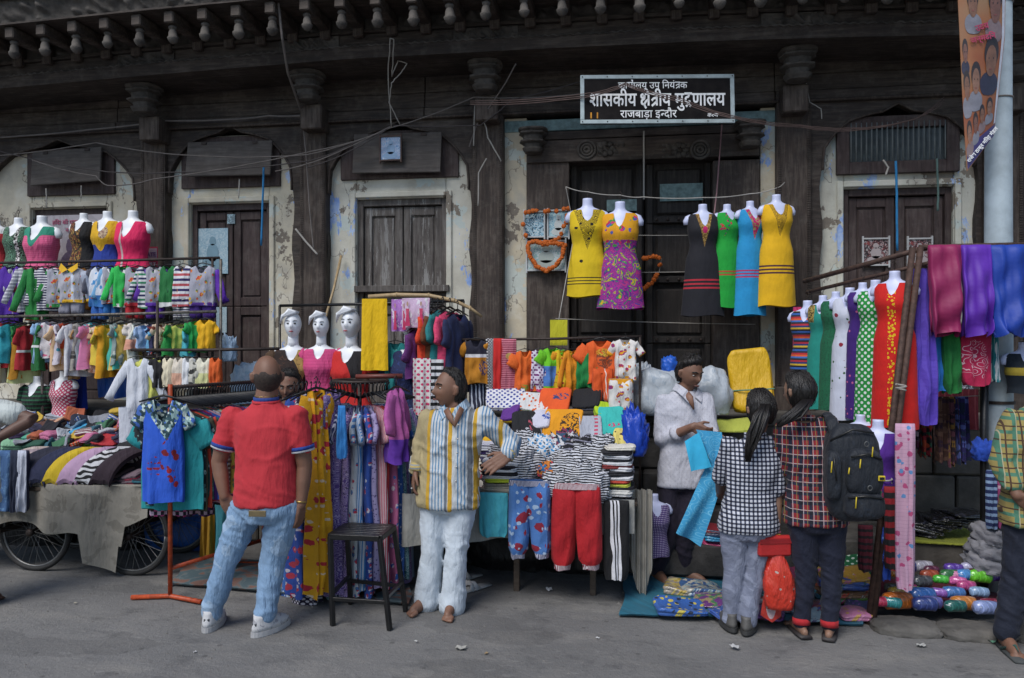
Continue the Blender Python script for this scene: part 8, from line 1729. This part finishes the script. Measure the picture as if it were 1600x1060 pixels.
art('framed_picture', 'small framed blue devotional picture on the board over the third arch', (594, 212, 627, 252), .17, ['#8fb4dc', '#c4d4e8', '#6a94c8', '#a8c4e0', '#b8b8d0'], M_fr, fig='#9ab8d8')
art('wall_poster', 'pale blue devotional poster pasted on the door behind the upper rail', (309, 357, 356, 428), -.06, ['#a4c0cc', '#b8ccd4', '#94b4c4'], None, 'poster', .06, fig='#7fa0b0')
art('poster_scrap', 'torn scrap of pale poster paper low on the same door', (338, 480, 354, 520), -.06, ['#9fbac4', '#b4c8d0'], None, 'paper'); art('poster_scrap', 'small pale paper scrap high on the same door', (355, 335, 367, 350), -.06, ['#9fbac4', '#6a7c84'], None, 'paper')
art('hung_picture', 'left framed landscape picture under the garland by the great door', (819, 330, 851, 372), .09, ['#5a8aa4', '#2c3c48', '#8ab4c8', '#c0d0d4'], plain('white_frame', (.5, .52, .53), .5)); art('hung_picture', 'right framed white deity picture under the garland by the great door', (856, 328, 889, 372), .09, ['#9cc0cc', '#b8d0d4', '#7aa8bc'], bpy.data.materials['white_frame'], fig='#c8d0d0'); art('hung_picture', 'lower framed pale picture ringed by a marigold garland', (823, 376, 884, 424), .09, ['#b4c4c8', '#c8d0d0', '#8ab0b0'], bpy.data.materials['white_frame'], fig='#a8b4b0')
for r, d in (((1348, 372, 1389, 416), 'left red and white deity print on the right door'), ((1418, 372, 1456, 416), 'right red and white deity print on the right door')): art('door_print', d, r, -.065, ['#3c2428', '#8a3c3c', '#b0a8a8', '#241c20'], plain('print_border', (.5, .5, .5), .6) if 'print_border' not in bpy.data.materials else bpy.data.materials['print_border'], 'picture', .03, fig='#b0a4a4')
M_mari = plain('marigold', (.60, .13, .008), .7, var=.35, scale=60); flower = None
def garland(label, pts, off, n, missing=0.0, group='marigold garlands by the great door'):
    global flower
    p = [P(x_, y_, off) for x_, y_ in pts]; T = thing('marigold_garland', label, 'garland', p[0], 0, group); L = [0]
    for a, b in zip(p, p[1:]): L.append(L[-1] + np.linalg.norm(b - a))
    pos = lambda d: V([np.interp(d, L, [q[k] for q in p]) for k in range(3)]) - p[0]
    MB().tube([q - p[0] for q in p], .003, 5).build('thread', M_rope, T)
    for k in range(n):
        if rng.random() < missing: continue
        if flower is None:
            rows = []
            for i in range(8):
                th = math.pi * i / 7; rows.append([((1 + .22 * math.sin(j * 2.6 + i * 2)) * .021 * math.sin(th) * math.cos(2 * math.pi * j / 12), (1 + .22 * math.sin(j * 2.6 + i * 2)) * .021 * math.sin(th) * math.sin(2 * math.pi * j / 12), .017 * math.cos(th)) for j in range(12)])
            o = MB().grid(np.array(rows), True).build('flower', M_mari, T); flower = o.data
        else: o = bpy.data.objects.new('flower', flower); COL.objects.link(o); o.parent = T
        o.location = pos(L[-1] * (k + .5) / n) + V([rng.uniform(-.006, .006), -.012, rng.uniform(-.006, .006)]); o.rotation_euler = (rng.uniform(0, 3), rng.uniform(0, 3), 0)
garland('marigold garland draped over the two upper pictures', [(822, 372), (818, 350), (822, 331), (845, 330), (870, 330), (890, 326), (884, 350), (874, 372), (858, 380), (835, 378), (824, 382)], .13, 34, .3)
garland('full marigold garland round the lower picture', [(824, 384), (829, 402), (838, 416), (853, 424), (868, 416), (878, 402), (883, 384), (870, 380), (850, 382), (835, 378)], .13, 46)
garland('sparse marigold garland on the door leaf beside the swirl dress', [(1003, 405), (1020, 402), (1034, 404), (1030, 425), (1018, 442), (1004, 452)], .0, 18, .25, None)
# paper notice, banner behind the busts
RT = art('rate_notice', 'small red and white rate notice beside the pink vest bust', (223, 386, 246, 420), .3, ['#b0304c', '#b83858'], None, 'sign'); xa, xb, za, zb_ = rx(223, 386, 246, 420, .3)
MB().box((0, -.002, (zb_ - za) * .68), ((xb - xa) * .94, .004, (zb_ - za) * .5)).build('white_field', fab('#b8a8b4', wr=.1), RT); glyph_text('RATE', .052, plain('rate_violet', (.14, .04, .2), .5), RT, 0, -.006, (zb_ - za) * .56, .02, 'CENTER'); glyph_text('SHIRT', .045, M_let, RT, 0, -.003, (zb_ - za) * .12, .02, 'CENTER')
WB = art('cloth_banner', 'white cloth banner with pink lettering and a purple portrait behind the busts', (70, 336, 160, 440), .18, ['#9c969c', '#a8a2a8'], None, 'banner', .2); xa, xb, za, zb_ = rx(70, 336, 160, 440, .18); M_pk = plain('pink_lettering', (.40, .06, .14), .5)
glyph_text('हिंदा की पावन नव', .058, M_pk, WB, -.22, -.006, (zb_ - za) * .86, .008); glyph_text('नमन', .06, M_pk, WB, -.08, -.006, (zb_ - za) * .74, .008)
mb = MB(); W_, H_ = xb - xa, zb_ - za
for cx_, cz_, rw, rh in ((-.02, .52, .055, .075), (-.02, .36, .03, .06), (-.02, .18, .13, .18), (-.02, .60, .045, .03)): mb.add([(cx_ + rw * math.cos(a), -.004 - cz_ * .002, H_ * cz_ + rh * math.sin(a)) for a in np.linspace(0, 2 * math.pi, 18, endpoint=False)], [tuple(range(18))])
mb.build('portrait', plain('purple_print', (.10, .07, .13), .6, var=.4, scale=30), WB)

# --- cables and ropes over the front
KC = 'cables slung across the front'
wire([P(432, -20, 1.0), P(441, 60, .95), P(450, 115, .70), P(472, 178, .2)], .011, M_cable, 'cable', 'thick grey cable dropping from the cornice to the second column', 'cable', KC)
wire([P(-40, 216, .16), P(30, 213, .16), P(140, 203, .16), P(260, 189, .16), P(360, 187, .16), P(420, 181, .16), P(472, 181, .2)], .009, M_cable, 'cable', 'grey cable running along the wall boards at the left', 'cable', KC, .006)
wire([P(472, 181, .2), P(478, 240, .2), P(484, 330, .2), P(490, 390, .2)], .006, M_cable, 'cable', 'thin cable running down the second column', 'cable', KC)
wire([P(462, 358, .2), P(478, 378, .2), P(496, 398, .2)], .009, M_rope, 'cable', 'white cable end hanging off the second column', 'cable', KC)
for k, (pts, sg) in enumerate((([(-30, 245), (150, 223), (300, 243), (480, 242), (610, 200), (740, 152), (905, 147)], .02), ([(-30, 228), (140, 265), (260, 270), (480, 252), (560, 220), (612, 196)], .02), ([(50, 250), (150, 275), (170, 290), (240, 280), (480, 238), (600, 205)], .02), ([(480, 262), (540, 240), (605, 202)], .01), ([(430, 268), (500, 250), (612, 197)], .01), ([(612, 196), (750, 196), (800, 156), (905, 128)], .01))):
    wire([P(x_, y_, .28) for x_, y_ in pts], .0055, M_cabledk if k % 2 else M_cable, 'cable', ['sagging thin cable from the left arch to the sign board', 'sagging cable crossing the leftmost board', 'lowest sagging cable at the left arches', 'short cable below the framed picture', 'short cable meeting the coil over the framed picture', 'cable from the coil towards the sign board'][k], 'cable', KC, sg, 8, .002)
for k in range(3): wire([P(735 + 0, 158 + 3 * k, .5), P(905, 148 + 3 * k, .72), P(978, 130 + 2 * k, .74), P(1060, 152 + 3 * k, .74), P(1150, 182 + 2 * k, .70), P(1250, 195 + 2 * k, .3), P(1340, 200 + 2 * k, .3), P(1430, 186, .3), P(1475, 160 - 4 * k, .16)], .0036, plain('red_brown_cable', (.13, .085, .075), .8) if k == 0 else bpy.data.materials['red_brown_cable'], 'cable', ['upper', 'middle', 'lower'][k] + ' strand of the brown cable bundle crossing the sign board', 'cable', KC, .014, 10, .0025)
wire([P(612, 200, .28), P(606, 120, .5), P(610, 60, .75), P(616, 62, .75), P(612, 120, .5), P(622, 95, .5), P(636, 100, .5), P(628, 112, .5), P(612, 130, .5), P(608, 160, .4), P(625, 195, .28)], .005, M_rope, 'wire_loop', 'loose looped pale wire rising above the framed picture', 'wire', None, 0, 6, .003)
wire([P(806, 100, .5), P(790, 130, .4), P(770, 160, .3), P(745, 195, .2), P(733, 230, .16)], .006, M_cable, 'cable', 'grey blue cable sloping from the bracket down to the third column', 'cable', KC)
for k, (a, pts, m, r_, d) in enumerate(((0, [(412, 262), (411, 300), (408, 384)], plain('blue_rope', (.02, .20, .45), .8), .010, 'bright blue rope hanging from the second board'), (0, [(374, 280), (373, 310)], M_rope, .006, 'short pale rope with a purple knot at the second arch'), (0, [(1400, 252), (1401, 300), (1402, 392)], None, .010, 'blue rope hanging before the right door'), (0, [(1464, 248), (1466, 300), (1465, 330)], plain('green_rope', (.08, .14, .13), .8), .009, 'dark green rope loop hanging before the right door'), (0, [(742, 165), (740, 228)], M_rope, .006, 'pale string hanging on the third column'), (0, [(745, 168), (760, 200), (762, 215), (783, 252)], M_rope, .006, 'twisted pale string beside the third column'), (0, [(760, 248), (748, 270), (747, 322)], M_rope, .006, 'lower pale string on the third column'), (0, [(1380, 250), (1388, 262), (1384, 274)], M_rope, .008, 'short knotted rag rope on the barred window'), (0, [(72, 295), (73, 325)], M_rope, .006, 'pale string pair under the leftmost board'), (0, [(127, 290), (127, 310)], M_rope, .006, 'short pale string under the leftmost board'), (0, [(1260, 130), (1265, 160), (1283, 170), (1284, 186)], M_rope, .004, 'curled thin wire beside the right bracket'))):
    wire([P(x_, y_, .2) for x_, y_ in pts], r_, m or bpy.data.materials['blue_rope'], 'hanging_rope', d, 'rope', 'ropes hanging on the front', 0, 6, .0015)
# --- litter on the road
litter = [(858, 924, .06, (.5, .52, .55), 'crumpled white paper scrap on the road before the table'), (934, 1000, .022, (.5, .5, .5), 'tiny white paper bit in the middle of the road'), (1148, 1014, .05, (.45, .45, .45), 'flat white paper scrap near the grey shoes'), (720, 1016, .06, (.36, .35, .32), 'torn pale wrapper on the road near the stool'), (305, 1022, .02, (.5, .5, .5), 'tiny white paper bit near the sneakers'), (118, 945, .02, (.42, .38, .3), 'tiny beige paper bit on the left of the road'), (1440, 1012, .05, (.4, .4, .38), 'pale paper scrap below the kerb'), (650, 1005, .018, (.5, .5, .48), 'tiny pale bit right of the stool'), (760, 1024, .022, (.36, .26, .14), 'small brown scrap on the near road'), (1545, 1002, .10, (.10, .25, .16), 'green and red wrapper at the foot of the man at the right edge'), (268, 916, .05, (.5, .5, .5), 'small clear plastic cup lying behind the orange foot')]
for px, py, sz, c_, d in litter:
    p = G(px, py); sz *= .65; a = np.array([[(sz * (i / 4 - .5) * 1.5 + sz * .12 * math.sin(j * 2), sz * (j / 4 - .5), .012 + sz * .12 * (1 + math.sin(i * 2.1 + j * 1.7))) for i in range(5)] for j in range(5)]); b = a.copy(); b[:, :, 2] -= .002
    tag(MB().grid(a).grid(b).build('litter_scrap', plain('litter', c_, .7, var=.15), None, p, rng.uniform(0, 3)), d, 'litter', 'litter on the road')
for px, py, sz in ((425, 1033, .05), (300, 1040, .03)): pass
peb = MB(); r_ = random.Random(4)
for k in range(900):
    x_, y_ = r_.uniform(-5.5, 4.5), -6.6 + 5.2 * r_.random() ** .8; z_ = .012 * mnoise.noise(Vector((x_ * .9, y_ * .9, 0))); q_ = r_.uniform(.003, .009) * (2.0 if r_.random() < .03 else 1)
    peb.add([(x_ - q_, y_, z_), (x_ + q_, y_ - q_ * .6, z_), (x_ + q_ * .5, y_ + q_, z_), (x_, y_, z_ + q_ * .8)], [(0, 1, 3), (1, 2, 3), (2, 0, 3)])
tag(stuff(peb.build('grit', plain('grit', (.20, .19, .175), .9, var=.5, scale=2))), 'fine grit and small stones scattered over the road', 'grit')
